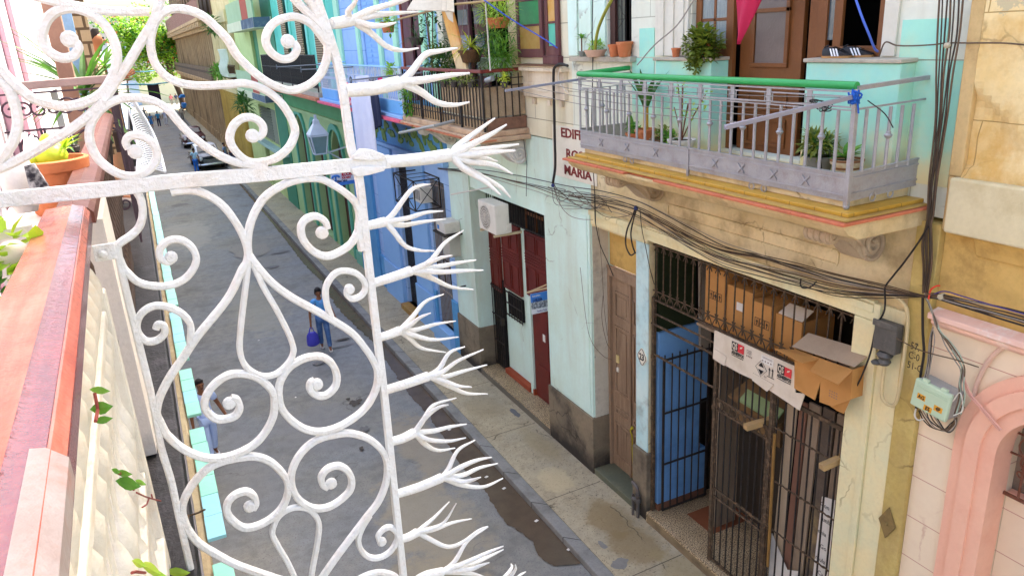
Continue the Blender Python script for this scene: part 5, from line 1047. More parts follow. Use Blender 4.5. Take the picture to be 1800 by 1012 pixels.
mb=MB(); mb.box(6.24,6.299,12.50,12.84,6.3,10); mb.build('pilaster',M('cream_pilaster2','dcc8a0','cbb284',.7,1.3,dirt='a08a62',damt=.5,streak=True,rough=.85,fine=.1,blocks=(2,.55,.01,'8f7c5a')),ab,bevel=.006)
mb=MB(); mb.box(6.0,6.28,12.75,13.75,7.05,7.38); mb.build('window_parapet',M('pale_green_block','b9d2b4','aac2a4',.7,2,dirt='8a9a78',damt=.4,rough=.85,fine=.08),ab,bevel=.01)
mb=MB(); mb.box(6.42,6.48,14.2,14.75,6.3,9.3); mb.box(6.42,6.48,15.0,15.6,6.3,9.3); sd=mb.build('shuttered_door',purp,ab,bevel=.005)
mb=MB()
for z in (7.0,7.5,8.0,8.5): mb.box(6.40,6.419,14.25,14.7,z,z+.3); mb.box(6.40,6.419,15.05,15.55,z,z+.3)
mb.build('pane',glass_dk,sd)
# leaning painted post and its torn awning
pf=M('flame_painted_post','e0b466','cf7a38',.9,1.2,dirt='a85a2a',damt=.5,dscale=3,rough=.8,fine=.12,chip='d8c8a0',chamt=.15,chscale=4,grade=(7.1,8.0,'dcc69a'))
mb=MB(); a=onX(772,-10,5.6);b=onX(822,128,5.6); mb.beam(Vector((5.62,a.y+.0,a.z+.3)),Vector((5.62,b.y,b.z-.5)),.05,.46,(0,1,0)); 
tag(mb.build('leaning_post',pf,bevel=.008),'leaning flame painted plank rising out of the brown balcony','post')
mb=MB(); n=9
for k in range(n):
    u0=722+8.5*k; p0_=onX(u0-2+k*.5,18+.3*k,5.15); p1_=onX(752+5*k,-8,5.7); mb.beam(p0_,p1_+Vector((0,0,.25)),.012,.13,(0,1,.5))
mb.prism([onX(776,8,5.3),onX(795,20,5.3),onX(796,40,5.25),onX(788,34,5.25),onX(780,16,5.3)],(.01,0,0))
tag(mb.build('awning',M('torn_awning','d8cdb8','c4b8a4',.7,3,dirt='9a8c78',damt=.4,rough=.9,fine=.1)),'torn pale slatted awning at the head of the flame painted plank','awning')
mb=MB(); mb.tube([onX(600,15,5.35)*0+Vector((5.4,16.5,8.2)),onX(800,8,5.4),onX(905,-2,5.5)],.02,7); tag(mb.build('bamboo_pole',M('bamboo','a98c5a','97794a',.6,6,rough=.6,fine=.1),None,True),'horizontal bamboo pole above the brown balcony holding hanging pots','pole')
mb=MB(); mb.tube([onX(853,0,5.5),onX(862,125,5.5)],.014,6); tag(mb.build('support_rod',M('white_rod','cfcabd','bdb8aa',.5,8,rough=.5)),'thin whitish rod standing up from the brown balcony','rod')
mb=MB(); mb.tube([onX(702,-5,5.5),onX(712,118,5.45)],.03,7); tag(mb.build('support_post',brown_red),'slender red brown post between the blue and the brown balconies','post')
mb=MB(); p0_=onX(702,234,5.0); p1_=onX(760,222,5.0); mb.tube(crom([p0_,p1_,p1_+Vector((.05,0,.0)),Vector((5.45,p1_.y-.02,p1_.z+.06))],5),.03,8); tag(mb.build('drain_pipe',M('pvc_grey','9a9d98','8b8e8a',.4,6,rough=.5),None,True),'grey plastic drain pipe poking out below the brown balcony','pipe')
# ================================================================ blue house
bh=thing('blue_house','bright blue house with a white balcony over painted green leaf ornaments','building',(6.3,21,.1))
Y0,Y1=16.525,25.55
mb=MB(); mb.wall('X',6.30,6.75,Y0,Y1,.0,5.98,[(19.75,20.75,.28,4.5),(16.95,18.05,.55,4.45)]); mb.build('front_wall',blue_pl,bh)
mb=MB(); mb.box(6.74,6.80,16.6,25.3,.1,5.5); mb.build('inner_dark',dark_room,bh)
mb=MB(); mb.box(6.20,6.299,23.3,25.5,.1,4.9); mb.build('corner_pilaster',blue_deep,bh,bevel=.01)
for y0,y1 in((20.95,22.6),(18.25,19.55)):
    mb=MB(); mb.box(6.22,6.299,y0,y1,1.25,4.85); mb.box(6.18,6.299,y0-.05,y1+.05,.1,1.23); mb.build('pilaster',blue_trim,bh,bevel=.01)
for d_ in ((18.06,18.24,1.4),(16.53,16.94,1.5),(22.66,23.25,1.2)):
    mb=MB(); mb.box(6.24,6.299,d_[0],d_[1],.1,d_[2]); mb.build('dado',blue_deep,bh,bevel=.01)
mb=MB(); mb.box(6.16,6.299,Y0,Y1,4.9,5.0); mb.box(6.20,6.299,Y0,Y1,5.75,5.9); mb.build('cornice',blue_trim,bh,bevel=.01)
mb=MB(); mb.box(6.285,6.299,Y0,Y1,5.001,5.749); mb.build('frieze_panel',blue_deep,bh)
mb=MB(); rr=random.Random(9)
lfm=M('painted_leaf_relief','7fa05a','5f8a48',.8,3,dirt='a8b878',damt=.4,rough=.8,fine=.1)
for i in range(34):
    y=16.8+i*.17; z=5.35+.16*math.sin(i*1.3)+rr.uniform(-.08,.08); a=rr.uniform(0,PI); L=rr.uniform(.14,.22)
    d=Vector((0,math.cos(a),math.sin(a))); e=Vector((0,-math.sin(a),math.cos(a)))
    C=[(6.26,y,z)]; 
    mb.prism([Vector((6.25,y,z))+d*L*math.cos(t)+e*L*.45*math.sin(t) for t in [2*PI*k/10 for k in range(10)]],(.035,0,0))
mb.build('leaf_relief',lfm,bh,bevel=.01)
mb=MB(); mb.box(5.36,6.299,16.78,25.2,6.06,6.14); mb.build('balcony_slab',blue_trim,bh,bevel=.01)
mb=MB(); mb.box(5.28,6.299,16.74,25.25,5.985,6.058); mb.build('slab_edge',M('pink_edge','e0607a','d2546e',.5,4,rough=.7,fine=.05),bh,bevel=.008)
dg=MB(); barset(dg,6.40,19.78,20.72,.3,4.45,9,.014,(.35,1.2,2.2,3.2,4.2)); dgo=dg.build('door_grille',black_iron,bh)
wg=MB(); barset(wg,6.36,16.98,18.02,.58,4.4,10,.014,(.6,1.5,2.4,3.3,4.3)); wgo=wg.build('window_grille',M('whitish_grille','9c958c','8a7c70',.6,8,dirt='6a4c3a',damt=.5,dscale=9,rough=.7,fine=.2),bh)
mb=MB(); mb.box(6.05,6.7,19.7,20.8,.1,.28); mb.build('door_step',M('yellow_step_tiles','b08a3c','9c6a3c',.8,6,rough=.6,fine=.2,blocks=(.2,.2,.01,'6a4a2c')),bh,bevel=.01)
mb=MB(); mb.box(6.1,6.7,16.9,18.1,.1,.55); mb.build('door_step',blue_trim,bh,bevel=.01)
# upper storey
mb=MB(); mb.wall('X',6.30,6.60,Y0,Y1,5.98,T_R,[(17.6,19.1,6.2,9.6),(21.2,22.6,6.2,9.6)]); mb.build('upper_wall',blue_pl,bh)
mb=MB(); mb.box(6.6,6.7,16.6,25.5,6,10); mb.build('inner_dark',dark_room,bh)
grs=M('pale_green_trim','b9ecc4','a8dfb8',.5,2,rough=.75,fine=.04)
for y0,y1 in((16.62,16.95),(17.25,17.50),(19.3,19.62),(20.7,20.98),(22.85,23.15),(25.0,25.5)):
    mb=MB(); mb.box(6.22,6.299,y0,y1,6.2,T_R-1); mb.build('pilaster_strip',grs,bh,bevel=.01)
mb=MB(); mb.box(6.34,6.40,18.45,19.08,6.2,9.5); mb.box(6.36,6.42,17.62,18.2,6.2,9.5); mb.build('shutter',purp,bh,bevel=.006)
mb=MB(); mb.box(6.34,6.40,21.22,21.9,6.2,9.5); mb.box(6.34,6.40,21.91,22.58,6.2,9.5)
for k in range(20): mb.box(6.325,6.339,21.3,21.82,6.5+k*.14,6.59+k*.14); mb.box(6.325,6.339,21.99,22.5,6.5+k*.14,6.59+k*.14)
mb.build('louvred_shutter',blue_trim,bh,bevel=.006)
# blue & white balcony railing
wr=thing('balcony_railing','white and pale blue picket balcony railing hung with washing','balcony railing',(5.45,21,6.15))
pbl=M('pale_blue_rail','9fd0ea','8fc4e2',.5,4,rough=.5,fine=.06); wpk=M('white_pickets','d9dde2','c6ccd4',.6,6,dirt='9a9fa6',damt=.4,dscale=9,rough=.6,fine=.1)
bpn=M('blue_panel_paint','6fb0e4','62a4da',.6,3,rough=.6,fine=.06)
mb=MB(); mb.beam((5.45,16.85,7.2),(5.45,25.0,7.2),.06,.035); mb.beam((5.48,16.85,7.2),(6.29,16.85,7.2),.06,.035); mb.beam((5.48,25.0,7.2),(6.29,25.0,7.2),.06,.035); mb.build('handrail',pbl,wr,bevel=.006)
mb=MB(); mb.box(5.43,5.45,16.85,25.0,6.16,6.45); mb.box(5.45,6.29,16.83,16.85,6.16,6.45); mb.build('base_panel',bpn,wr,bevel=.004)
mb=MB()
for z in (6.46,6.95): mb.beam((5.45,16.85,z),(5.45,25.0,z),.022,.018)
mb.build('rail_bar',wpk,wr)
pm=MB(); pm.box(-.008,.008,-.011,.011,0,.72); pm.box(-.012,.012,-.022,.022,.30,.38); po=pm.build('picket',wpk,None); po.parent=wr; bo=BASE[wr.name]
for i in range(56):
    o=po if i==0 else po.copy()
    if i: link(o); o.parent=wr
    o.location=Vector((5.45,16.9+8.08*i/55,6.46))-bo
for i in range(5):
    o=po.copy(); link(o); o.parent=wr; o.location=Vector((5.6+.15*i,16.85,6.46))-bo
mb=MB()
for i in range(27): mb.tube([(5.45,17.0+.3*i+.06*math.cos(t),7.07+.08*math.sin(t)) for t in [2*PI*k/10 for k in range(10)]],.008,4,True)
mb.build('ring_frieze',wpk,wr)
for y in (16.85,18.9,20.9,22.9,25.0): mb=MB(); mb.box(5.43,5.47,y-.02,y+.02,6.14,7.18); mb.build('post',wpk,wr)
# ================================================================ green and teal house
gh=thing('green_house','green arched house with a turquoise upper floor and a black balcony','building',(6.3,31,.1))
Y0,Y1=25.56,37.4
ar=[(27.75,.92),(30.95,.98),(34.3,1.05)]
mb=MB(); hs=[(c-r,c+r,.2,4.0) for c,r in ar]; mb.wall('X',6.30,6.75,Y0,Y1,.0,4.0,hs)
# spandrels over the arches
cuts=[Y0]+[v for c,r in ar for v in (c-r,c+r)]+[Y1]
for c,r in ar:
    top=[(6.30,c-r+2*r*k/16,4.0+r*.86*math.sin(PI*k/16)) for k in range(17)]
    for k in range(16): mb.add([top[k],top[k+1],(6.30,top[k+1][1],5.2),(6.30,top[k][1],5.2)],[(0,1,2,3)]); mb.add([top[k],top[k+1],(6.75,top[k+1][1],top[k+1][2]),(6.75,top[k][1],top[k][2])],[(0,1,2,3)])
for a,b in zip(cuts[::2],cuts[1::2]): mb.quad((6.30,a,4.0),(6.30,b,4.0),(6.30,b,5.2),(6.30,a,5.2))
mb.build('arcade_wall',green_lt,gh)
mb=MB()
for c,r in ar:
    for s in(-1,1): mb.box(6.22,6.299,c+s*(r+.13)-.11,c+s*(r+.13)+.11,.2,4.0)
    pts=[(c+(r+.24)*math.cos(PI-PI*k/18),4.0+(r+.24)*.9*math.sin(PI-PI*k/18)) for k in range(19)]; inn=[(c+(r+.02)*math.cos(PI-PI*k/18),4.0+(r+.02)*.88*math.sin(PI-PI*k/18)) for k in range(19)]
    for k in range(18): mb.prism([(6.21,*pts[k]),(6.21,*pts[k+1]),(6.21,*inn[k+1]),(6.21,*inn[k])],(.088,0,0))
mb.build('arch_surround',teal_pl if False else M('sea_green_trim','5fae90','529f82',.6,1.5,rough=.7,fine=.06),gh)
for c,r in ar:
    mb=MB(); mb.box(6.55,6.62,c-r,c+r,.2,4.95); dd=mb.build('arched_door',M('dark_red_wood','5a3328','48271e',.7,2,streak=True,dirt='2c1812',damt=.5,rough=.7,fine=.15),gh)
    mb=MB(); barset(mb,6.45,c-r+.05,c-.1,.25,4.4,6,.014,(.3,1.5,2.8)); mb.build('door_bars',black_iron,dd)
mb=MB(); mb.box(6.285,6.76,Y0,Y1,5.201,6.0); mb.build('frieze',green_pl2,gh)
mb=MB(); mb.box(6.18,6.299,Y0,Y1,5.05,5.2); mb.box(6.15,6.28,Y0,Y1,5.85,5.95); mb.build('cornice',green_lt,gh,bevel=.01)
mb=MB(); mb.box(6.22,6.299,Y0+.05,26.5,.1,.6); mb.build('base_course',M('sea_green_base','78b89c','69a98c',.6,1.5,rough=.7),gh,bevel=.01)
mb=MB(); mb.box(5.40,6.299,25.5,36.9,6.12,6.28); mb.build('balcony_slab',M('grey_slab','b8ae9a','a59a86',.7,2,rough=.9,fine=.15),gh,bevel=.01)
mb=MB(); mb.box(5.28,6.299,25.45,36.95,6.02,6.118); mb.build('slab_edge',M('orange_edge','c9825c','b8704c',.6,3,dirt='8a5a44',damt=.4,rough=.85,fine=.1),gh,bevel=.008)
mb=MB(); mb.wall('X',6.30,6.60,Y0,Y1,6.0,T_R,[(27.2,28.7,6.3,9.8),(30.4,31.9,6.3,9.8),(33.6,35.1,6.3,9.8)]); mb.build('upper_wall',teal_pl,gh)
for k,y in enumerate((27.2,30.4,33.6)):
    mb=MB(); mb.box(6.42,6.46,y,y+1.5,6.3,9.8); dd=mb.build('balcony_door',M('teal_door','3f9c86','388c78',.6,2,rough=.6),gh)
    mb=MB(); mb.box(6.12,6.16,y+.05,y+.7,6.3,9.7); mb.box(6.2,6.24,y+.8,y+1.45,6.3,9.7)
    lat=mb.build('lattice_shutter',M('cream_lattice','d8bf94','c8ac7e',.6,6,rough=.85,fine=.1,blocks=(.08,.08,.022,'6a5238')),dd)
    mb=MB(); mb.box(6.24,6.299,y-.30,y-.02,6.3,T_R-1); mb.box(6.24,6.299,y+1.52,y+1.80,6.3,T_R-1); mb.build('pilaster_strip',M('pale_teal_trim','8fe6cf','7fd9c0',.5,2,rough=.75),gh,bevel=.01)
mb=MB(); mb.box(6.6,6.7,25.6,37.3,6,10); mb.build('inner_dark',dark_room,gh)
kr=thing('balcony_railing','plain black iron balcony railing on the turquoise upper floor','balcony railing',(5.45,31,6.3))
mb=MB()
for z,w in((7.45,.05),(7.0,.02),(6.42,.02)): mb.beam((5.45,25.6,z),(5.45,36.7,z),w,.03)
mb.beam((5.45,36.7,7.45),(6.29,36.7,7.45),.04,.03); mb.build('handrail',black_iron,kr)
for y in (25.6,27.8,30,32.2,34.4,36.7): mb=MB(); mb.box(5.43,5.47,y-.02,y+.02,6.28,7.44); mb.build('post',black_iron,kr)
pm=MB(); pm.tube([(0,0,0),(0,0,1.03)],.014,5); po=pm.build('bar',black_iron,None); po.parent=kr; bo=BASE[kr.name]
for i in range(90):
    o=po if i==0 else po.copy()
    if i: link(o); o.parent=kr
    o.location=Vector((5.45,25.7+10.9*i/89,6.42))-bo
# ================================================================ sage house with concrete ledges
sh=thing('sage_house','sage green house with two stained concrete ledges beyond the turquoise one','building',(6.3,44,.1))
stn=M('blue_black_stained_slab','5f6f80','46525f',.9,1.6,dirt='b8bfae',damt=.5,dscale=2,rough=.9,bump=.2,fine=.15)
mb=MB(); mb.wall('X',6.30,6.75,37.42,52.0,.0,T_R-3,[(40.6,46.2,2.9,4.7),(42.8,45.2,6.3,8.7),(44.6,46.2,.2,2.3)]); mb.build('front_wall',lime_pl,sh)
mb=MB(); mb.box(6.74,6.8,38,51.5,.2,10); mb.build('inner_dark',dark_room,sh)
mb=MB(); mb.box(6.26,6.299,37.43,40.2,.1,T_R-3); mb.build('corner_strip',M('deep_sea_green','3f8a68','357a5a',.6,2,rough=.7),sh,bevel=.01)
mb=MB(); mb.box(6.45,6.5,42.8,45.2,6.3,8.7); mb.build('green_door',M('deep_green_door','1f7d4f','1b6e46',.5,3,rough=.6),sh)
for z0,z1,ya,yb in((8.62,9.08,35.2,47.5),(5.28,5.62,34.7,47.5)):
    mb=MB(); mb.box(5.45,6.298,37.45,yb,z0,z1); mb.build('ledge',M('cream_ledge','d9d8b4','c9c8a2',.7,1.5,rough=.9),sh,bevel=.01)
    mb=MB(); mb.box(5.44,5.449,37.45,41.5,z0+.03,z1+.0); mb.box(5.46,6.2,37.441,37.449,z0+.03,z1); mb.build('stain_face',stn,sh)
    mb=MB(); mb.box(5.5,5.58,37.6,39.2,z1,z1+1.0); mb.box(5.5,5.58,41.5,47.3,z1,z1+1.0); mb.build('parapet',olive_pl,sh,bevel=.01)
    mb=MB(); mb.box(5.5,5.58,39.25,41.4,z1,z1+1.0); mb.build('red_panel',M('red_panel_paint','b04a34','9c402c',.5,3,rough=.7),sh,bevel=.01)
mb=MB(); mb.box(6.33,6.38,40.6,42.2,2.9,4.7)
for k in range(12): mb.obox((6.36,44.2,3.0+k*.14),(.05,0,.03),(0,1.9,0),(0,0,.008))
mb.build('louvred_window',M('grey_louvres','8f917c','7c7e6a',.6,3,rough=.8,fine=.2),sh)
mb=MB(); mb.box(5.9,6.299,38.0,47.5,2.62,2.80); mb.build('window_sill',M('pale_blue_sill','a9c4b8','98b4a8',.5,3,rough=.8),sh,bevel=.01)
# ================================================================ cream columned house and the long carved stone building
ch=thing('cream_house','cream house with fluted yellow columns, next to the sage green one','building',(6.3,57,.1))
mb=MB(); mb.wall('X',6.45,6.8,52.02,64.0,.0,T_R-4,[(53.5,55,.2,4),(57.5,59,.2,4),(61,62.5,.2,4),(54,56,6,9),(59,61,6,9)]); mb.build('front_wall',cream_stone,ch)
mb=MB(); mb.box(6.8,6.9,52.1,63.9,.1,10); mb.build('inner_dark',dark_room,ch)
ycol=M('yellow_columns','c9a856','b8954a',.7,1.5,dirt='8a6a34',damt=.5,dscale=2,streak=True,rough=.9,fine=.15)
for i in range(8):
    y=52.6+i*1.55
    mb=MB(); mb.lathe([(.34,.1),(.34,.5),(.26,.55),(.25,4.7),(.32,4.8),(.34,5.0)],(6.25,y,0),n=12); c=mb.build('column',ycol,ch,True)
    mb=MB(); mb.lathe([(.22,5.9),(.19,9.2),(.27,9.4)],(6.25,y,0),n=10); mb.build('column',cream_stone,ch,True)
mb=MB(); mb.box(5.9,6.449,52.02,64,5.0,5.6); mb.box(5.8,6.449,52.02,64,5.6,5.85); mb.box(5.9,6.449,52.02,64,9.4,10.1); mb.build('cornice',cream_stone,ch,bevel=.02)
mb=MB()
for i in range(40): mb.box(6.02,6.06,52.3+i*.28,52.36+i*.28,5.86,6.7)
mb.box(6.0,6.08,52.2,63.9,6.7,6.78); mb.build('balustrade',M('brown_balustrade','6f5238','5c4430',.6,3,rough=.8),ch)
wb=thing('balcony_cage','bulging white wicker-like balcony cage, far along the street above the columns','balcony cage',(5.4,52,6.2))
mb=MB(); K=22
for k in range(K+1):
    y=49.6+4.0*k/K; b=.16*math.sin(PI*k/K)
    mb.tube(crom([(5.42-b,y,7.75),(5.46-b,y,7.2),(5.30-b,y,6.75),(5.34-b,y,6.3)],4),.035,5)
mb.build('wicker_bar',M('white_wicker','d8dcc8','c4cab4',.6,4,rough=.9,fine=.1),wb)
mb=MB()
for z,x in((7.75,5.40),(7.1,5.42),(6.75,5.28),(6.3,5.32)): mb.beam((x,49.6,z),(x,53.6,z),.10,.09)
mb.box(5.35,6.299,49.6,53.6,6.15,6.26); mb.build('wicker_band',MATS['white_wicker'],wb)
cb=thing('stone_building','long weathered carved stone building with rows of pilasters at the far end','building',(6.3,85,.1))
mb=MB(); hs=[]
for i in range(14):
    y=65.5+i*3.5; hs+=[(y,y+1.4,.2,4.4),(y,y+1.3,5.9,8.6),(y,y+1.3,10.4,13)]
mb.wall('X',6.40,6.9,64.02,114,.0,T_R-1.5,hs); mb.build('front_wall',M('shaded_carved_stone','7d6448','6a543c',.8,.8,dirt='45382a',damt=.7,dscale=1.1,streak=True,bump=.4,bscale=8,rough=.95,fine=.2),cb)  # shade between the pilasters painted in as a darker copy of their stone
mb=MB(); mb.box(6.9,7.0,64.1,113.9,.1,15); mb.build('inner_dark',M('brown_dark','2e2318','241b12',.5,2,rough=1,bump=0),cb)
mb=MB()
for i in range(29):
    y=64.3+i*1.75; mb.box(6.12,6.399,y,y+.42,.1,4.9); mb.box(6.0,6.399,y-.08,y+.5,.1,.9); mb.box(6.2,6.399,y+.04,y+.38,5.9,9.2)
mb.build('pilaster',tan_stone,cb)
mb=MB(); mb.box(5.75,6.399,64.05,114,5.0,5.35); mb.box(5.6,6.399,64.05,114,5.35,5.5); mb.box(5.9,6.399,64.05,114,9.25,9.9); mb.box(5.3,6.399,64.05,114,9.9,10.15); mb.build('cornice',tan_stone,cb)
mb=MB(); mb.box(5.62,5.70,64.1,113.8,5.5,6.5)
mb.build('balcony_parapet',M('dark_stone_parapet','7d6a52','6a5844',.8,1,dirt='463a2c',damt=.6,dscale=1.3,streak=True,rough=.95,fine=.2,blocks=(1.2,2,.12,'4c3f30')),cb)
mb=MB(); mb.box(5.34,5.8,64.4,65.2,9.5,9.88); e0=mb.build('eave_bracket',tan_stone,cb)
for i in range(1,29): o=e0.copy(); link(o); o.parent=cb; o.location=(0,i*1.7,0)
mb=MB(); mb.box(5.5,5.6,64.1,113.8,10.15,11.6); mb.build('top_parapet',M('faded_red_parapet','8f5f52','7c5046',.7,1.5,dirt='5a3a34',damt=.5,streak=True,rough=.9,fine=.2,blocks=(.9,3,.1,'b09a84')),cb)
# ================================================================ houses closing the street
eh=thing('end_house','sunlit cream house with a dark doorway closing the far end of the street','building',(4,138,0))
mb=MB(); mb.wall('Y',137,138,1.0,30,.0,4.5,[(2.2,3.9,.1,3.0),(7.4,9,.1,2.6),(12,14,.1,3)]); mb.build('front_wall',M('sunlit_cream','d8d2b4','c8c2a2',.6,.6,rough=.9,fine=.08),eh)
mb=MB(); mb.box(1.0,30,138.1,138.2,0,4.4); mb.build('inner_dark',M('dark_violet','2a2030','221a28',.5,2,rough=1,bump=0),eh)
mb=MB(); mb.box(1,30,136.7,137,4.5,4.9); mb.build('cornice',MATS['sunlit_cream'],eh)
e2=thing('end_house','pale blue rendered house at the far end, on the left behind the tree','building',(-8,138,0))
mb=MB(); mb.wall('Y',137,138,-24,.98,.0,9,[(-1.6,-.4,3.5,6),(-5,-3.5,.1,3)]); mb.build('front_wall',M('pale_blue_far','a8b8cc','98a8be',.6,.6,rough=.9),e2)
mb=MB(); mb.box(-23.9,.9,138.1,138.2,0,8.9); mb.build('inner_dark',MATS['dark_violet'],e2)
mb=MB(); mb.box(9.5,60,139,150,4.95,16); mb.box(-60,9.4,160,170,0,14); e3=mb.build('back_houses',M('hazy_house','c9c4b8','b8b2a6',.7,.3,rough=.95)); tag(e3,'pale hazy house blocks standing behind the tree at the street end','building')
# ================================================================ left hand terrace, street side
LX=-.95
lft=[(10.5,18,9.5,M('white_wall_lit','e6e4e0','d8d6d4',.6,1,dirt='b8b4b0',damt=.3,streak=True,rough=.85,fine=.05),'white plastered house on the left behind the balcony with the standing man'),
 (18,32,8.4,M('lavender_wall','b9aecb','aaa0c0',.6,1,rough=.85,fine=.05),'lavender house on the left beyond the white one'),
 (32,60,8.0,M('pale_blue_wall','a9bcd6','98aeca',.6,1,rough=.85,fine=.05),'pale blue house on the left in the middle of the street'),
 (60,112,8.6,M('grey_white_wall','c6c4c0','b6b4b0',.6,1,rough=.85,fine=.05),'grey white house on the left at the far end of the street')]
for y0,y1,h,m_,lab in lft:
    t=thing('terrace_house',lab,'building',(LX,(y0+y1)/2,0))
    hs=[]; y=y0+1
    while y<y1-1.5: hs+=[(y,y+1.1,.3,3.2),(y,y+1.1,5.2,7.4)]; y+=2.8
    mb=MB(); mb.wall('X',LX-.4,LX,y0,y1-.02,0,h,hs); mb.build('front_wall',m_,t)
    mb=MB(); mb.box(LX-.6,LX-.5,y0,y1-.02,0,h); mb.build('inner_dark',dark_room,t)
    mb=MB(); mb.box(LX,-.25,y0+.4,y1-.5,4.8,4.95); mb.build('balcony_slab',m_,t,bevel=.01)
    mb=MB()
    yy=y0+.45
    while yy<y1-.5: mb.box(-.30,-.27,yy,yy+.03,4.95,5.85); yy+=.16 if y1<40 else .5
    mb.box(-.31,-.26,y0+.4,y1-.5,5.85,5.9); mb.build('balcony_rail',black_iron,t)
# own house wall behind the balcony
own=thing('own_house','white and pink striped house wall behind the balconies, at the left edge','building',(LX,4,0))
mb=MB(); mb.box(LX-.3,LX,-1.0,10.48,0,9.6); mb.build('front_wall',M('sunlit_white_wall','e8dfe4','ded4da',.5,1.5,dirt='c6b6c0',damt=.3,rough=.85,fine=.04),own)
pks=M('pink_stripe_paint','e3b3c0','dba6b4',.5,2,rough=.8,fine=.04)
for i in range(7):
    mb=MB(); y=3.4+i*.95; mb.box(LX+.002,LX+.05,y,y+.30,6.3,9.6); mb.build('fluted_stripe',pks,own,bevel=.015)
# ================================================================ neighbouring balcony on the left
nr=thing('balcony_railing','brown wooden handrail on dark turned balusters, beyond the red one','balcony railing',(-.2,4.2,6.3))
railprof(-.255,-.160,ZR-.01,2.36,6.25,brn_rail,nr)
mb=MB(); mb.box(-.31,-.235,2.36,6.2,6.30,6.40); mb.box(-.28,-.22,2.36,6.2,ZR-.11,ZR-.066); mb.build('bottom_rail',dk_bal,nr,bevel=.006)
tb=MB(); tb.lathe([(.035,6.42),(.035,6.50),(.018,6.54),(.022,6.62),(.046,6.76),(.050,6.82),(.036,6.92),(.018,7.04),(.030,7.08),(.030,7.11),(.018,7.15),(.034,7.22),(.034,7.31)],(0,0,0),n=10)
t0=tb.build('baluster',dk_bal,None,True); t0.parent=nr; t0.location=Vector((-.265,2.42,0))-BASE[nr.name]
for i in range(1,24):
    o=t0.copy(); link(o); o.parent=nr; o.location=Vector((-.265,2.42+i*.163,0))-BASE[nr.name]
# far end balcony with scrolled ironwork, where the man stands
sb=thing('scroll_railing','dark scrolled iron railing under a greyish wooden rail, before the standing man','balcony railing',(-.5,6.3,6.3))
mb=MB(); a=onY(20,153,6.3);b=onY(192,139,6.3); mb.beam(a,b,.06,.055); mb.build('handrail',M('greyish_rail','9a8a84','85756f',.6,4,rough=.7,fine=.1),sb,bevel=.008)
mb=MB(); ZT=a.z-.03
def spir(cx,cz,r,turns,a0,sg,y=6.3,n=24): return [(cx+r*(1-.8*t)*math.cos(a0+sg*turns*2*PI*t),y,cz+r*(1-.8*t)*math.sin(a0+sg*turns*2*PI*t)) for t in [i/n for i in range(n+1)]]
for k in range(4):
    x=-.78+k*.17
    mb.tube(spir(x,ZT-.13,.07,1.4,0,1),.008,5); mb.tube(spir(x+.08,ZT-.13,.06,1.4,PI,-1),.008,5)
    mb.tube(crom([(x,6.3,ZT-.26),(x+.0,6.3,ZT-.62),(x+.04,6.3,ZT-.70),(x+.085,6.3,ZT-.76),(x+.13,6.3,ZT-.70),(x+.15,6.3,ZT-.62),(x+.15,6.3,ZT-.26)],4),.009,5)
    mb.tube(crom([(x+.0,6.3,ZT-.5),(x+.01,6.3,ZT-.36),(x+.075,6.3,ZT-.30),(x+.14,6.3,ZT-.36),(x+.15,6.3,ZT-.5)],4),.009,5)
    mb.tube(spir(x+.06,ZT-.86,.06,1.3,PI/2,1),.008,5)
mb.beam((-.85,6.3,ZT-.27),(-.14,6.3,ZT-.27),.014,.014); mb.beam((-.85,6.3,ZT-.02),(-.14,6.3,ZT-.02),.012,.012); mb.build('scrolls',M('purplish_iron','4a3c46','3c3038',.6,6,rough=.7,fine=.15),sb,True)
mb=MB(); mb.beam((-.16,6.3,7.60),(-.16,10.2,7.58),.07,.05); mb.build('side_rail',MATS['greyish_rail'],sb,bevel=.008)
mb=MB()
for i in range(22): mb.tube([(-.16,6.45+i*.17,6.4),(-.16,6.45+i*.17,7.57)],.009,5)
mb.build('side_bar',MATS['purplish_iron'],sb)
# brown timber column and wall bits on the neighbour's balcony
mb=MB(); p=onY(100,60,6.9); q_=onY(125,200,6.9); mb.box(p.x-.055,p.x+.055,6.85,6.97,6.3,9.2); mb.box(p.x-.075,p.x+.075,6.83,6.99,6.3,6.55); tag(mb.build('timber_column',M('weathered_column','a08470','8a6e5c',.8,2,dirt='5f4a3c',damt=.5,streak=True,rough=.85,fine=.2),bevel=.01),'weathered brown timber column on the balcony left of the standing man','column')
mb=MB(); p=onY(117,40,7.6); mb.box(p.x-.04,p.x+.05,7.58,7.62,6.3,9.0); tag(mb.build('blue_door_strip',M('sky_blue_board','8fb8dc','7fa8cc',.5,3,rough=.7)),'narrow sky blue board behind the timber column','board')
mb=MB(); p=onY(135,50,8.2); mb.box(p.x-.09,p.x+.10,8.2,8.24,6.9,8.9)
mb.build('x',None) if False else None
tag(mb.build('lattice_panel',M('tan_lattice','b09c78','9c8866',.6,3,rough=.9,blocks=(.12,.12,.014,'5c4c36'))),'tan lattice panel behind the spiky plant','panel')
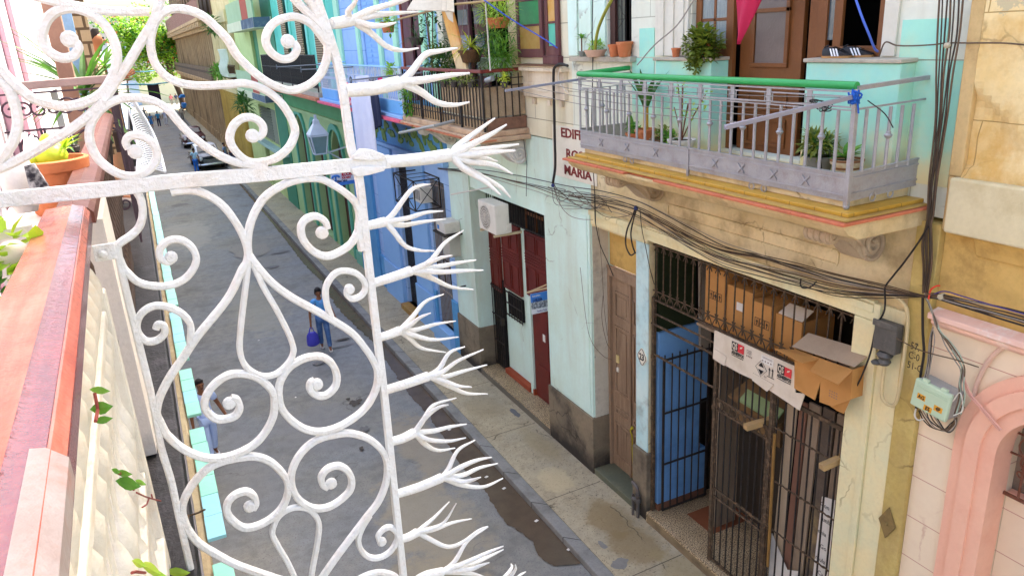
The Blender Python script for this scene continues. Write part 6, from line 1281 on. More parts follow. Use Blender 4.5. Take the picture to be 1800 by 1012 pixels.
# white fan of wires clipped outside the far railing
wf=thing('wire_guard','white fan shaped wire guard fixed outside the brown railing','wire guard',(-.02,7.6,6.4))
mb=MB()
A_=[onX(222+12*math.sin(t*PI),172+60*t,-.05) for t in [k/1 for k in (0,)]]
for k in range(34):
    t=k/33
    s=onY(219+22*t+10*math.sin(PI*t),176+130*t,7.8-1.9*t); e=onY(238+52*t+8*math.sin(PI*t*1.0),180+122*t,8.2-2.1*t)
    m=(Vector(s)+Vector(e))/2+Vector((0,0,.03))
    mb.tube(crom([s,m,e],4),.006,5)
mb.build('wire',M('white_wire','dfe4ea','cfd5de',.4,8,rough=.5,fine=.05),wf)
mb=MB(); 
for f in (0,1):
    mb.tube([onY((219 if f==0 else 238)+(22 if f==0 else 52)*t+(10 if f==0 else 8)*math.sin(PI*t),(176 if f==0 else 180)+(130 if f==0 else 122)*t,(7.8-1.9*t) if f==0 else (8.2-2.1*t)) for t in [k/16 for k in range(17)]],.010,5)
mb.build('rim',MATS['white_wire'],wf)
# pots and plants inside the balconies
def pot(name,label,c,r,h,mat=None,grp=None,rim=True,cat='flower pot'):
    t=thing(name,label,cat,c,grp); c=Vector(c)
    mb=MB(); pr=[(r*.68,0),(r*.74,.01),(r*.95,h*.78),(r*.96,h*.80)]
    pr+= [(r*1.06,h*.80),(r*1.10,h*.98),(r*1.06,h),(r*.96,h),(r*.92,h*.90),(.0,h*.88)] if rim else [(r,h),(r*.92,h),(r*.9,h*.9),(0,h*.88)]
    mb.lathe(pr,c,n=20); mb.build('pot',mat or terracotta,t,True)
    mb=MB(); mb.lathe([(r*.91,h*.895),(r*.5,h*.92),(0,h*.93)],c,n=14); mb.build('soil',soil,t); return t
def leaf(mb,b,d,L,w,up=(0,0,1),droop=.3,fold=.15,n=4):
    b=Vector(b);d=Vector(d).normalized();up=Vector(up); s=d.cross(up)
    if s.length<1e-3: s=d.orthogonal()
    s.normalize(); u=s.cross(d); v=[];
    for i in range(n+1):
        t=i/n; p=b+d*L*t+u*(-droop*L*t*t); ww=w*math.sin(PI*min(1,(.12+.88*t)))**.8*(1 if t<1 else .05)
        v+= [p-s*ww/2+u*fold*ww,p,p+s*ww/2+u*fold*ww]
    f=[]
    for i in range(n):
        a=i*3; f+=[(a,a+1,a+4,a+3),(a+1,a+2,a+5,a+4)]
    mb.add(v,f)
def tuft(t,name,c,n,L,w,mat,seed=0,spread=1.0,droop=.5,up0=.3,rise=.0):
    r=random.Random(seed); mb=MB()
    for k in range(n):
        a=2*PI*k/n*1.618*2+r.uniform(-.3,.3); el=r.uniform(up0,1.25)
        d=Vector((math.cos(a)*math.cos(el)*spread,math.sin(a)*math.cos(el)*spread,math.sin(el)))
        leaf(mb,Vector(c)+Vector((0,0,rise*r.random())),d,L*r.uniform(.6,1.1),w*r.uniform(.7,1.1),droop=droop*r.uniform(.5,1.3))
    return mb.build(name,mat,t)
def bush(t,name,c,rad,n,L,w,mat,seed=0,hang=0):
    r=random.Random(seed); mb=MB(); c=Vector(c)
    for k in range(n):
        d=Vector((r.gauss(0,1),r.gauss(0,1),r.gauss(0,1))).normalized()*(r.random()**.4)
        p=c+Vector((d.x*rad[0],d.y*rad[1],d.z*rad[2])); 
        if hang: p.z-=hang*r.random()**2
        dd=Vector((d.x,d.y,d.z*.6+.2))+Vector((r.uniform(-.6,.6),r.uniform(-.6,.6),r.uniform(-.5,.5)))
        leaf(mb,p,dd,L*r.uniform(.6,1.2),w*r.uniform(.7,1.2),droop=r.uniform(0,.5),n=2)
    return mb.build(name,mat,t)
def stems(t,c,tips,mat,r=.006):
    mb=MB()
    for q in tips: mb.tube(crom([c,(Vector(c)*.5+Vector(q)*.5)+Vector((0,0,.02)),q],4),r,5)
    return mb.build('stem',mat,t,True)
LEAF_SUN=leafmat('sunlit_leaf','8fb92a','b9d23a')
stem_br=M('brown_stem','6a4a30','5a3e28',.5,9,rough=.8)
c=onY(95,312,3.25); pt=pot('terracotta_pot','big terracotta pot with a rounded lime green cactus by the brown handrail','flower pot' and (c.x,3.25,c.z-.13),.115,.20,M('sunlit_terracotta','d2804c','c4703f',.6,6,dirt='e6b48c',damt=.5,dscale=7,rough=.8,fine=.05)) if False else pot('terracotta_pot','big terracotta pot with a rounded lime green cactus by the brown handrail',(c.x,3.25,c.z-.13),.118,.20)
cz=c.z+.05
lime=M('lime_cactus','a9c92a','c2d83a',.7,9,dirt='6f9a2a',damt=.4,dscale=8,rough=.5,bump=.2,fine=.05)
mb=MB(); mb.ball((c.x+.005,3.24,cz+.03),.055,12,(1.1,1,.9)); mb.ball((c.x-.06,3.22,cz+.02),.028,10); mb.ball((c.x+.012,3.23,cz+.085),.028,10); mb.build('cactus',lime,pt,True)
tuft(pt,'leaves',(c.x+.05,3.27,cz+.04),9,.09,.02,LEAF_SUN,3)
mb=MB(); mb.box(c.x-.2,c.x+.14,3.0,3.5,6.3,c.z-.131); tag(mb.build('plant_stand',M('white_stand','e0d9d0','d0c8be',.5,4,rough=.8)),'white block stand under the big terracotta pot','stand')
# spiky plant in front of the man
c=onY(147,150,7.3); sp=pot('planter','dark pot on the balcony with a tall spiky dracaena before the standing man',(c.x,7.3,6.9),.12,.24,M('dark_pot','4a4440','3a3532',.5,6,rough=.7))
mb=MB(); mb.tube([(c.x,7.3,7.1),(c.x-.01,7.3,7.52)],.018,7); mb.build('stem',stem_br,sp,True)
tuft(sp,'spiky_leaves',(c.x-.01,7.3,7.50),40,.72,.05,LEAF_DK,5,1.0,.4,-.35)
c=onY(182,105,8.4); s2=pot('planter','second dark pot with a small spiky plant right of the standing man',(c.x,8.4,6.9),.1,.2,MATS['dark_pot'])
mb=MB(); mb.tube([(c.x,8.4,7.08),(c.x,8.4,7.72)],.012,6); mb.build('stem',stem_br,s2,True)
tuft(s2,'spiky_leaves',(c.x,8.4,7.70),20,.26,.04,LEAF,6,1,.3,-.3)
c=onY(115,235,4.9); s3=pot('planter','small pot with a dark tufted plant under the scrolled railing',(c.x-.02,4.9,c.z-.20),.07,.13,MATS['dark_pot']); tuft(s3,'leaves',(c.x-.02,4.9,c.z-.07),22,.13,.02,LEAF_DK,7)
# bottom-left: leafy plant, pale stand, planter behind the red handrail
c=onY(20,385,2.0); s4=pot('planter','leafy green plant in a pale ribbed planter, behind the red handrail',(c.x-.06,2.0,7.12),.075,.13,M('cream_planter','cfc8a8','bfb898',.5,9,rough=.6,blocks=(.02,1,.003,'8a8468')),rim=False)
bush(s4,'leaves',(c.x-.03,2.0,7.36),(.10,.08,.10),70,.055,.034,LEAF_SUN,8); bush(s4,'leaves',(c.x-.09,1.9,7.30),(.06,.08,.09),40,.05,.03,LEAF,9)
mb=MB(); mb.beam(onY(-20,416,2.05),onY(58,402,2.05),.02,.022); mb.build('x',None) if False else None
tag(mb.build('white_bar',wht_rail),'white painted bar behind the red handrail, beside the leafy plant','bar')
mb=MB(); c=onY(24,445,2.0); mb.ball(c,.034,12,(1,1,.9)); mb.lathe([(.05,-.12),(.035,-.08),(.018,-.05),(.022,-.03)],c,n=12); tag(mb.build('white_finial',M('cream_finial','e6dccb','d8cdb8',.4,6,rough=.6),None,True),'cream ball finial below the white bar at the left edge','finial')
mb=MB(); c=onY(33,315,2.7); mb.lathe([(.03,-.10),(.045,-.06),(.052,.0),(.040,.05),(.03,.06)],c,n=14); tag(mb.build('white_jar',M('white_jar_glaze','e9e4dc','dcd6cc',.4,6,rough=.4),None,True),'plain white jar left of the patterned strip','jar')
mb=MB(); a=onY(48,300,2.6);b=onY(85,335,2.6); mb.prism([onY(42,292,2.6),onY(60,288,2.6),onY(88,332,2.6),onY(52,334,2.6)],(0,.02,0)); tag(mb.build('patterned_cloth',M('black_white_cloth','2a2830','e9e6e2',1.0,34,rough=.9,bump=.05,fine=0)),'black and white patterned cloth strip beside the terracotta pot','cloth')
mb=MB()
for u0,v0,u1,v1 in((55,240,60,300),(62,245,70,296),(44,235,52,300)): mb.tube([onY(u0,v0,3.4),onY(u1,v1,3.2)],.008,5)
tag(mb.build('white_rods',MATS['white_wire']),'bundle of thin white rods above the patterned cloth','rods')
CAMR=Vector((AX[0],AY[0],AZ[0])); CAMU=-Vector((AX[1],AY[1],AZ[1]))
# small climbing shoots on the white balusters
for i,(pts,lv) in enumerate([([(166,690),(172,720),(168,740)],[(174,686,36,13),(177,717,40,22),(180,738,34,13)]),([(235,860),(225,840),(205,828)],[(203,828,16,9),(216,832,30,12),(224,850,44,22),(246,848,20,9)]),([(232,1006),(240,1004),(255,1006)],[(243,990,24,14),(264,999,36,17),(276,1009,30,12),(312,1006,40,16)])]):
    t=thing('climbing_shoot',['shoot with three glossy leaves high on the white balusters','shoot with leaves and thin red tendrils halfway down the white balusters','shoot with bright leaves at the bottom of the white balusters'][i],'plant',tuple(onX(*pts[0],-.125)))
    mb=MB(); mb.tube([onX(u,v,-.155) for u,v in pts],.003,5)
    if i==1: 
        for tr in ([(240,865),(255,872),(278,879)],[(262,875),(258,886),(250,891)],[(266,868),(268,876),(283,880)]): mb.tube([onX(u,v,-.155) for u,v in tr],.002,5)
    mb.build('stem',M('red_stem','8a4038','7a342c',.4,9,rough=.7),t)
    mb=MB()
    for u,v,L,W_ in lv:
        c=onX(u,v,-.15); px=((c-Vector((0,0,HC))).length)/F_PX; a=R_(-18+((u*7+v)%40)-8); rr_=CAMR*math.cos(a)+CAMU*math.sin(a); uu_=CAMU*math.cos(a)-CAMR*math.sin(a); nn=CAMR.cross(CAMU)
        sec=[(-.5,0),(-.35,.28),(-.1,.46),(.15,.42),(.35,.22),(.52,0)]; vs=[]
        for t_,w_ in sec:
            b_=c+rr_*L*px*t_+nn*px*L*.12*math.sin(t_*4); vs+=[b_-uu_*W_*w_*px-nn*px*2,b_,b_+uu_*W_*w_*px-nn*px*2]
        mb.add(vs,[q for k in range(5) for q in((k*3,k*3+1,k*3+4,k*3+3),(k*3+1,k*3+2,k*3+5,k*3+4))])
    mb.build('leaves',LEAF_LT if i==2 else LEAF,t)
# ================================================================ people
def skinmesh(name,V,E,mat,parent,sub=1,root=0):
    """V: (pos, radius | (rx,ry)); grown with the Skin modifier, then frozen"""
    me=bpy.data.meshes.new('tmp'); me.from_pydata([tuple(v[0]) for v in V],E,[]); o=bpy.data.objects.new('tmp',me); link(o)
    sk=o.modifiers.new('skin','SKIN'); sk.use_smooth_shade=True; sk.branch_smoothing=.6
    sv=me.skin_vertices[0].data
    for i,v in enumerate(V):
        r=v[1] if isinstance(v[1],(tuple,list)) else (v[1],v[1]); sv[i].radius=r; sv[i].use_root=(i==root)
    if sub: s=o.modifiers.new('s','SUBSURF'); s.levels=sub; s.render_levels=sub
    dg=bpy.context.evaluated_depsgraph_get(); m2=bpy.data.meshes.new_from_object(o.evaluated_get(dg)); bpy.data.objects.remove(o)
    m2.name=name; m2.materials.clear(); m2.materials.append(mat); m2.polygons.foreach_set('use_smooth',[True]*len(m2.polygons))
    ob=bpy.data.objects.new(name,m2); link(ob); ob.parent=parent; BASE[ob.name]=BASE[parent.name]; return ob
def person(label,loc,rz,h,skin,hair,shirt,legs,shoes,pose=None,fingers=False,skirt=False,long_hair=False,bald=False,sub=1,group=None,sleeve=.55):
    P=dict(el=(.155,.0,.62),wl=(.165,-.03,.475),er=(-.155,.0,.62),wr=(-.165,-.03,.475),kl=(.055,-.02,.285),al=(.055,.02,.045),kr=(-.055,-.02,.285),ar=(-.055,.02,.045),lean=0.0,turn=0.0)
    P.update(pose or {})
    t=thing('person',label,'person',tuple(loc),group); t.rotation_euler=(0,0,rz)
    V3=lambda p:Vector((p[0],p[1]-P['lean']*max(0,p[2]-.5),p[2]))*h
    S=lambda r:(r*h if not isinstance(r,tuple) else (r[0]*h,r[1]*h))
    J={k:V3(v) for k,v in dict(pel=(0,0,.525),wai=(0,0,.60),che=(0,0,.715),nkb=(0,.008,.815),nk=(0,.006,.852),hd0=(0,-.004,.885),hd1=(0,-.006,.925),hd2=(0,.002,.968),sl=(.098,0,.795),sr=(-.098,0,.795),hl=(.048,0,.505),hr=(-.048,0,.505)).items()}
    for k in('el','wl','er','wr'): J[k]=V3(P[k])
    for k in('kl','al','kr','ar'): J[k]=Vector(P[k])*h
    V=[];E=[];ix={}
    def add(k,r,par=None,pos=None):
        ix[k]=len(V); V.append((pos if pos is not None else J[k],S(r)))
        if par is not None: E.append((ix[par],ix[k]))
    add('pel',(.075,.055)); add('wai',(.068,.048),'pel'); add('che',(.085,.055),'wai'); add('nkb',(.05,.04),'che'); add('nk',.030,'nkb'); add('hd0',(.036,.042),'nk'); add('hd1',(.043,.055),'hd0'); add('hd2',(.036,.048),'hd1')
    for s in 'lr':
        add('s'+s,.036,'nkb'); add('e'+s,.024,'s'+s); add('w'+s,.017,'e'+s)
        d=(J['w'+s]-J['e'+s]).normalized(); 
        add('p'+s,(.024,.013),'w'+s,J['w'+s]+d*.038*h); add('q'+s,(.022,.011),'p'+s,J['w'+s]+d*.060*h)
        if fingers:
            sd=Vector((1,0,0)) if abs(d.x)<.8 else Vector((0,1,0)); sd=(sd-d*sd.dot(d)).normalized(); fw=d.cross(sd)
            for k,(o,L) in enumerate(((-.015,.030),(-.005,.036),(.005,.034),(.015,.026))):
                b=J['w'+s]+d*.066*h+fw*o*h; add(f'f{s}{k}',.0058,'q'+s,b); add(f'g{s}{k}',.0052,f'f{s}{k}',b+d*L*.6*h+sd*.004*h*(1 if s=='l' else -1)*-1); add(f'h{s}{k}',.0045,f'g{s}{k}',b+d*L*h+sd*.011*h*(-1 if s=='l' else 1))
            b=J['w'+s]+d*.03*h-fw*.020*h; add(f'tb{s}',.0068,'p'+s,b-fw*.008*h+d*.012*h); add(f'tt{s}',.0055,f'tb{s}',b-fw*.012*h+d*.034*h)
        add('h'+s,.048,'pel'); add('k'+s,.034,'h'+s); add('a'+s,.022,'k'+s); add('t'+s,(.020,.014),'a'+s,J['a'+s]+Vector((0,-.085,-.028))*h)
    skinmesh('body',V,E,skin,t,sub)
    # shirt
    V=[];E=[];ix={}
    add('pel',(.088,.066)); add('wai',(.079,.060),'pel'); add('che',(.096,.066),'wai'); add('nkb',(.054,.046),'che')
    for s in 'lr':
        add('s'+s,.047,'nkb'); add('u'+s,.040,'s'+s,J['s'+s].lerp(J['e'+s],sleeve))
    skinmesh('shirt',V,E,shirt,t,sub)
    if skirt:
        mb=MB(); mb.lathe([(.082*h,.56*h),(.10*h,.50*h),(.115*h,.40*h),(.12*h,.30*h),(.0,.30*h)],n=14); o=mb.build('skirt',legs,None,True); o.parent=t
    else:
        V=[];E=[];ix={}
        add('pel',(.086,.064))
        for s in 'lr': add('h'+s,.059,'pel'); add('k'+s,.044,'h'+s); add('a'+s,.036,'k'+s,J['a'+s]+Vector((0,0,.01))*h)
        skinmesh('trousers',V,E,legs,t,sub)
    for s in 'lr':
        a=J['a'+s]; mb=MB(); 
        for q,rr,zz in((.028,.024,-.025),(-.03,.027,-.028),(-.075,.024,-.032)): pass
        mb.rings([[a+Vector((math.cos(x)*w,y,(math.sin(x)*.5+.5)*hh-.045))*h for x in [2*PI*k/8 for k in range(8)]] for y,w,hh in((.04,.012,.03),(.03,.024,.05),(-.01,.026,.05),(-.05,.029,.036),(-.085,.024,.028),(-.10,.010,.018))]); o=mb.build('shoe',shoes,None,True); o.parent=t
    # hair and face
    hc=V3((0,.006,.942)); hm=MB()
    rad=Vector((.055,.066,.068) if long_hair else (.047,.058,.060))*h
    rs=[]
    for i in range(7):
        th=PI*.02+(PI*.60)*i/6
        rs.append([hc+Vector((rad.x*math.sin(th)*math.cos(a),rad.y*math.sin(th)*math.sin(a)*(1.0)+.010*h,rad.z*math.cos(th)-(.022*h if (long_hair and math.sin(a)>-.2 and i>4) else 0)+(.030*h if (math.sin(a)<-.35 and i>3) else 0))) for a in [2*PI*k/14 for k in range(14)]])
    hm.rings(rs)
    if long_hair: hm.ball(hc+Vector((0,.028*h,-.02*h)),.055*h,10,(1.05,.8,1.1))
    if not bald: o=hm.build('hair',hair,None,True); o.parent=t
    fm=MB(); fz=V3((0,-.060,.930))
    for s in(-1,1): fm.ball(V3((s*.017,-.054,.936)),.0065*h,6)
    fm.ball(V3((0,-.056,.900)),.010*h,6,(1.3,.5,.4)); o=fm.build('face',hair_bk,None,True); o.parent=t
    fm=MB(); fm.ball(V3((0,-.062,.918)),.010*h,8,(.8,1,1.2))
    for s in(-1,1): fm.ball(V3((s*.046,.004,.922)),.012*h,6,(.4,.8,1.2))
    o=fm.build('nose_and_ears',skin,None,True); o.parent=t
    if P['turn']: pass
    return t
blue_shirt=M('blue_print_shirt','5aa0dc','3f88cc',.8,14,dirt='b9c4ea',damt=.6,dscale=9,rough=.9,bump=.1,fine=.05)
jeans=M('blue_jeans','4a6a9a','3c5888',.7,5,dirt='7f9fc8',damt=.5,dscale=5,rough=.9,bump=.15,bscale=90,fine=.1)
scrub=M('pale_blue_uniform','c2d4f8','b2c6ee',.6,4,rough=.9,bump=.1,fine=.04)
shoe_w=M('pale_shoes','c9c2b8','b5aea4',.5,9,rough=.7)
p=onZ(573,613,0)
w=person('woman in blue printed tee and jeans walking down the street with a shopping bag',(p.x,p.y,0.0),R_(-6),1.74,skin_br,hair_bk,blue_shirt,jeans,shoe_w,dict(er=(-.16,.01,.62),wr=(-.172,-.02,.47),el=(.165,.03,.625),wl=(.205,-.03,.49),kl=(.055,-.075,.285),al=(.06,-.11,.05),kr=(-.05,.02,.285),ar=(-.045,.09,.055)),True,sub=2,long_hair=True)
bagp=Vector((p.x,p.y,0))+Matrix.Rotation(R_(-6),3,'Z')@(Vector((-.176,-.03,.40))*1.74)
bg_=thing('shopping_bag','violet blue cloth shopping bag hanging from the walking woman\'s hand','bag',tuple(bagp-Vector((0,0,.5))))
vb_=M('violet_bag_cloth','4a48b8','3f3da4',.7,6,rough=.85,bump=.3,bscale=12,fine=.05)
mb=MB(); rs=[]
for z,wx_,wy in((-.14,.10,.05),(-.22,.15,.08),(-.36,.17,.10),(-.48,.16,.10),(-.52,.10,.06)): rs.append([bagp+Vector((wx_*math.cos(a)*(1+.15*mnoise.noise(Vector((a,z*9,1)))),wy*math.sin(a)*(1+.2*mnoise.noise(Vector((a,z*9,5)))),z)) for a in [2*PI*k/14 for k in range(14)]])
mb.rings(rs); mb.build('bag_body',vb_,bg_,True)
mb=MB()
for s in(-1,1): mb.tube(crom([bagp+Vector((-.07,s*.03,-.14)),bagp+Vector((-.02,s*.015,.0)),bagp+Vector((.02,s*.015,.0)),bagp+Vector((.07,s*.03,-.14))],4),.009,6)
mb.build('handle',vb_,bg_,True)
p=onZ(377,803,0)
person('man in a pale blue uniform walking close under the turquoise tiled ledge',(p.x,p.y,0),R_(14),1.74,skin_br,hair_bk,scrub,scrub,M('white_shoes','d8d8dc','c8c8cc',.4,9),dict(el=(.165,.02,.625),wl=(.205,-.05,.49),kr=(-.05,-.06,.285),ar=(-.05,-.08,.05),kl=(.05,.02,.285),al=(.05,.09,.055)),True,sub=2)
p=onY(163,100,8.9); beige=M('beige_shirt','dcc2a4','ccb090',.5,4,rough=.9,fine=.05)
person('man in a beige shirt standing on the balcony, arms on its rail, facing the street',(-.30,8.9,6.32),R_(90),1.76,skin_md,M('grey_black_hair','3a3230','2a2422',.5,30,rough=.7),beige,M('beige_trousers','b89472','a88462',.5,4,rough=.9),shoe_w,dict(el=(.17,-.02,.64),wl=(.15,-.11,.70),er=(-.17,-.02,.64),wr=(-.15,-.10,.70),lean=.05),True,sub=2)
teal_s=M('teal_shirt','2f8fc0','2880b0',.5,9,rough=.9); dknav=M('dark_trousers','2a3350','222a44',.5,9,rough=.9); bdress=M('blue_dress','3f7fc0','346fb0',.5,9,rough=.9); wht=M('white_blue_top','d5d8e8','8fa4e0',.7,12,rough=.9); whp=M('white_trousers','dcdce4','ccccd6',.5,9,rough=.9); sk=skin_br
far=[((268,226),1.6,bdress,bdress,True,'far woman in a blue dress, leftmost of three walkers in the street'),((281,224),1.75,teal_s,dknav,False,'far man in a teal shirt, in the middle of three walkers in the street'),((293,221),1.75,wht,whp,False,'far man in a white top and white trousers, right of the three walkers')]
for (u,v),h_,s_,l_,sk_,lab in far:
    p=onZ(u,v,0); person(lab,(p.x,p.y,0),R_(5),h_,sk,hair_bk,s_,l_,shoe_w,dict(kl=(.055,-.05,.285),al=(.055,-.07,.05),kr=(-.055,.02,.285),ar=(-.055,.07,.05)),skirt=sk_,sub=1)
p=onZ(355,300,0); person('woman in bright blue trousers standing in front of the black and white car',(p.x-.35,p.y-.75,0),R_(165),1.65,skin_br,hair_bk,M('pale_blue_top','9fc4dc','8fb4cc',.4,9),M('bright_blue_trousers','2468c4','1e5ab0',.4,9,rough=.9),shoe_w,sub=1)
for (u,v),lab,s_ in (((396,292),'bare armed bystander in a grey blue top right of the black and white car',M('grey_blue_top','7f9cc0','6f8cb0',.4,9)),((407,290),'bystander in an orange top beside the stone columns right of the car',M('orange_top','b8643c','a85834',.4,9)),((414,296),'bystander in dark blue, rightmost of those by the car',dknav)):
    p=onZ(u,v,.0); person(lab,(p.x+.1,p.y-.5,.0),R_(60 if 'grey' in lab else -70),1.68,skin_br,hair_bk,s_,dknav,shoe_w,sub=1)
p=onZ(322,212,0); person('distant person in a pale top next to the blue cart',(p.x,p.y,0),R_(10),1.7,skin_br,hair_bk,M('pale_top','c8c0b0','b8b0a0',.4,9),M('grey_trousers','8a8478','7a7468',.4,9),shoe_w,sub=1)
p=onZ(252,208,0); person('distant person in dark clothes at the left kerb, beyond the wire guard',(p.x+.2,p.y-6,0),R_(0),1.7,skin_br,hair_bk,M('grey_top','5f6670','4f5660',.4,9),dknav,shoe_w,sub=1)
p=onZ(298,178,0)
for k,(u,v,lab) in enumerate(((299,181,'tiny far figure in a pink top in the sun at the end of the street'),(308,181,'tiny far figure in a dark top beside the one in pink'))):
    p=onZ(u,v,0); person(lab,(p.x,130,0),R_(0),1.7,skin_br,hair_bk,M('pink_top','d8707c','c8606c',.4,9) if k==0 else dknav,M('grey_trousers','8a8478'),shoe_w,sub=0)
# ================================================================ vehicles
chrome=M('chrome','cfd2d6','bfc3c8',.3,9,rough=.2,metal=.9,bump=0,fine=.03)
tyre=M('tyre_rubber','1c1b1a','242220',.4,9,rough=.9)
def sedan(label,loc,rz,lower,upper,name='vintage_car'):
    t=thing(name,label,'car',loc); t.rotation_euler=(0,0,rz)
    def child(mb,nm,m,par=None,smooth=True,bevel=0):
        o=mb.build(nm,m,None,smooth,bevel); o.parent=par or t; return o
    # body sections along local y (front at -2.4)
    secs=[(-2.45,.70,.40,.78),(-2.38,.86,.34,.92),(-2.1,.93,.30,1.00),(-1.2,.95,.30,1.05),(-.75,.95,.30,1.08),(.9,.95,.30,1.08),(1.5,.94,.32,1.04),(2.2,.90,.36,.96),(2.42,.80,.42,.86),(2.48,.66,.5,.78)]
    mb=MB(); rs=[]
    for y,w,z0,z1 in secs:
        m=(z0+z1)/2; rs.append([(-w*.9,y,z0),(w*.9,y,z0),(w,y,m),(w*.98,y,z1-.10),(w*.82,y,z1),(w*.4,y,z1+.03),(-w*.4,y,z1+.03),(-w*.82,y,z1),(-w*.98,y,z1-.10),(-w,y,m)])
    mb.rings(rs); body=child(mb,'body',lower)
    mb=MB(); rs=[]
    for y,w,z in((-.80,.74,1.10),(-.25,.70,1.50),(.1,.70,1.58),(.7,.70,1.58),(1.05,.68,1.50),(1.45,.66,1.10)): rs.append([(-w-.06,y,1.06),(-w,y,z-.08),(-w*.75,y,z),(w*.75,y,z),(w,y,z-.08),(w+.06,y,1.06)])
    mb.rings(rs); roof=child(mb,'cabin',upper)
    mb=MB(); mb.prism([(-.64,-.80,1.14),(.64,-.80,1.14),(.60,-.36,1.46),(-.60,-.36,1.46)],(0,-.03,.02)); child(mb,'windscreen',M('car_glass','2a3238','20282c',.3,9,rough=.12,bump=0,fine=0),roof,False)
    mb=MB()
    for s in(-1,1): mb.prism([(s*.775,-.5,1.12),(s*.775,1.1,1.12),(s*.74,.85,1.44),(s*.74,-.12,1.46)],(s*.012,0,0))
    child(mb,'side_window',glass_dk,roof,False)
    for x in(-.70,.70):
        mb=MB(); mb.lathe([(.13,0),(.13,.05),(.10,.08),(.0,.10)],(x,-2.36,.80),(0,-1,0),14); child(mb,'headlight',M('headlamp_glass','d8dcd8','c8ccc8',.3,9,rough=.2,fine=0))
    mb=MB(); mb.box(-.55,.55,-2.50,-2.44,.50,.74); gr=child(mb,'grille',M('grille_dark','2a2a2c','222224',.3,9,rough=.4),None,False)
    mb=MB()
    for k in range(4): mb.box(-.58,.58,-2.53,-2.50,.50+k*.075,.53+k*.075)
    child(mb,'grille_bar',chrome,gr,False)
    for y,d in((-2.62,-1),(2.58,1)):
        mb=MB(); mb.tube(crom([(-.95,y-d*.18,.44),(-.7,y,.44),(0,y+d*.04,.44),(.7,y,.44),(.95,y-d*.18,.44)],4),.07,8); child(mb,'bumper',chrome)
    for x in(-.78,.78):
        for y in(-1.55,1.5):
            mb=MB(); mb.lathe([(.2,-.09),(.33,-.09),(.35,-.05),(.35,.05),(.33,.09),(.2,.09)],(x,y,.35),(1,0,0),18); wh=child(mb,'wheel',tyre)
            mb=MB(); mb.lathe([(.20,-.095),(.19,-.10),(.0,-.11),(.0,.11),(.19,.10),(.20,.095)],(x,y,.35),(1,0,0),14); child(mb,'hubcap',chrome,wh)
    mb=MB(); mb.tube([(-.97,-2.2,.84),(-.985,0,.86),(-.96,2.2,.82)],.018,5); mb.tube([(.97,-2.2,.84),(.985,0,.86),(.96,2.2,.82)],.018,5); child(mb,'side_trim',chrome)
    return t
p=onZ(372,300,0)
sedan('black vintage car with a white roof parked at the right kerb, facing us',(p.x+.0,p.y+2.6,0.0),R_(4),M('black_car_paint','0f1114','0b0c0f',.3,3,rough=.25,bump=0,fine=.02,spec=.35),M('white_car_roof','d8dade','cfd2d6',.3,3,rough=.25,bump=0,fine=.02))
sedan('small maroon car parked along the right kerb, behind the black and white one',(3.9,72,0),R_(0),M('maroon_car_paint','4a2028','401a22',.3,3,rough=.3,bump=0,fine=.02),M('maroon_car_paint','4a2028'),'parked_car')
ct=thing('canopy_cart','bright blue canopied cart at the far right kerb, beneath the tree','cart',(6.3,114,0)); cbl=M('cart_blue','2f86d8','2878c4',.4,4,rough=.6)
mb=MB(); mb.prism([(5.4,112.8,1.9),(7.3,112.8,1.9),(7.1,112.8,2.25),(5.7,112.8,2.25)],(0,2.2,0)); mb.build('canopy',cbl,ct,bevel=.05)
mb=MB(); mb.box(5.6,7.1,112.9,114.9,.55,1.15); mb.box(5.65,7.05,112.85,112.9,.6,1.1); mb.build('body',cbl,ct,bevel=.06)
mb=MB()
for x in(5.6,7.1):
    for y in(112.9,114.9): mb.tube([(x,y,1.1),(x,y,1.95)],.03,6)
mb.build('canopy_post',black_iron,ct)
for x in(5.6,7.1): mb=MB(); mb.lathe([(.3,-.05),(.36,-.05),(.36,.05),(.3,.05)],(x,114.0,.36),(1,0,0),16); mb.build('wheel',tyre,ct,True)
# ================================================================ tree at the end of the street
tr=thing('tree','leafy flame tree with orange blossom at the far end of the street','tree',(6.0,117,0))
bark=M('tree_bark','5a4636','463628',.7,1,rough=.95,bump=.5,bscale=8,fine=.3)
mb=MB(); base=Vector((6.0,117,-.1)); top=Vector((5.0,117,6.2))
mb.tube(crom([base,Vector((5.8,117,2.2)),Vector((5.3,117,4.2)),top],5),[.42-.012*i for i in range(16)],10)
rt=random.Random(21); limbs=[]
for k in range(11):
    a=2*PI*k/11+rt.uniform(-.3,.3); L=rt.uniform(4.5,8.5); s=top+Vector((0,0,rt.uniform(-1.6,.3))); e=s+Vector((math.cos(a)*L,math.sin(a)*L*.7,rt.uniform(2.2,7.5))); m=(s+e)/2+Vector((0,0,.9)); C=crom([s,m,e],5); limbs.append(C); mb.tube(C,[.2-.016*i for i in range(len(C))],6)
mb.build('trunk',bark,tr,True)
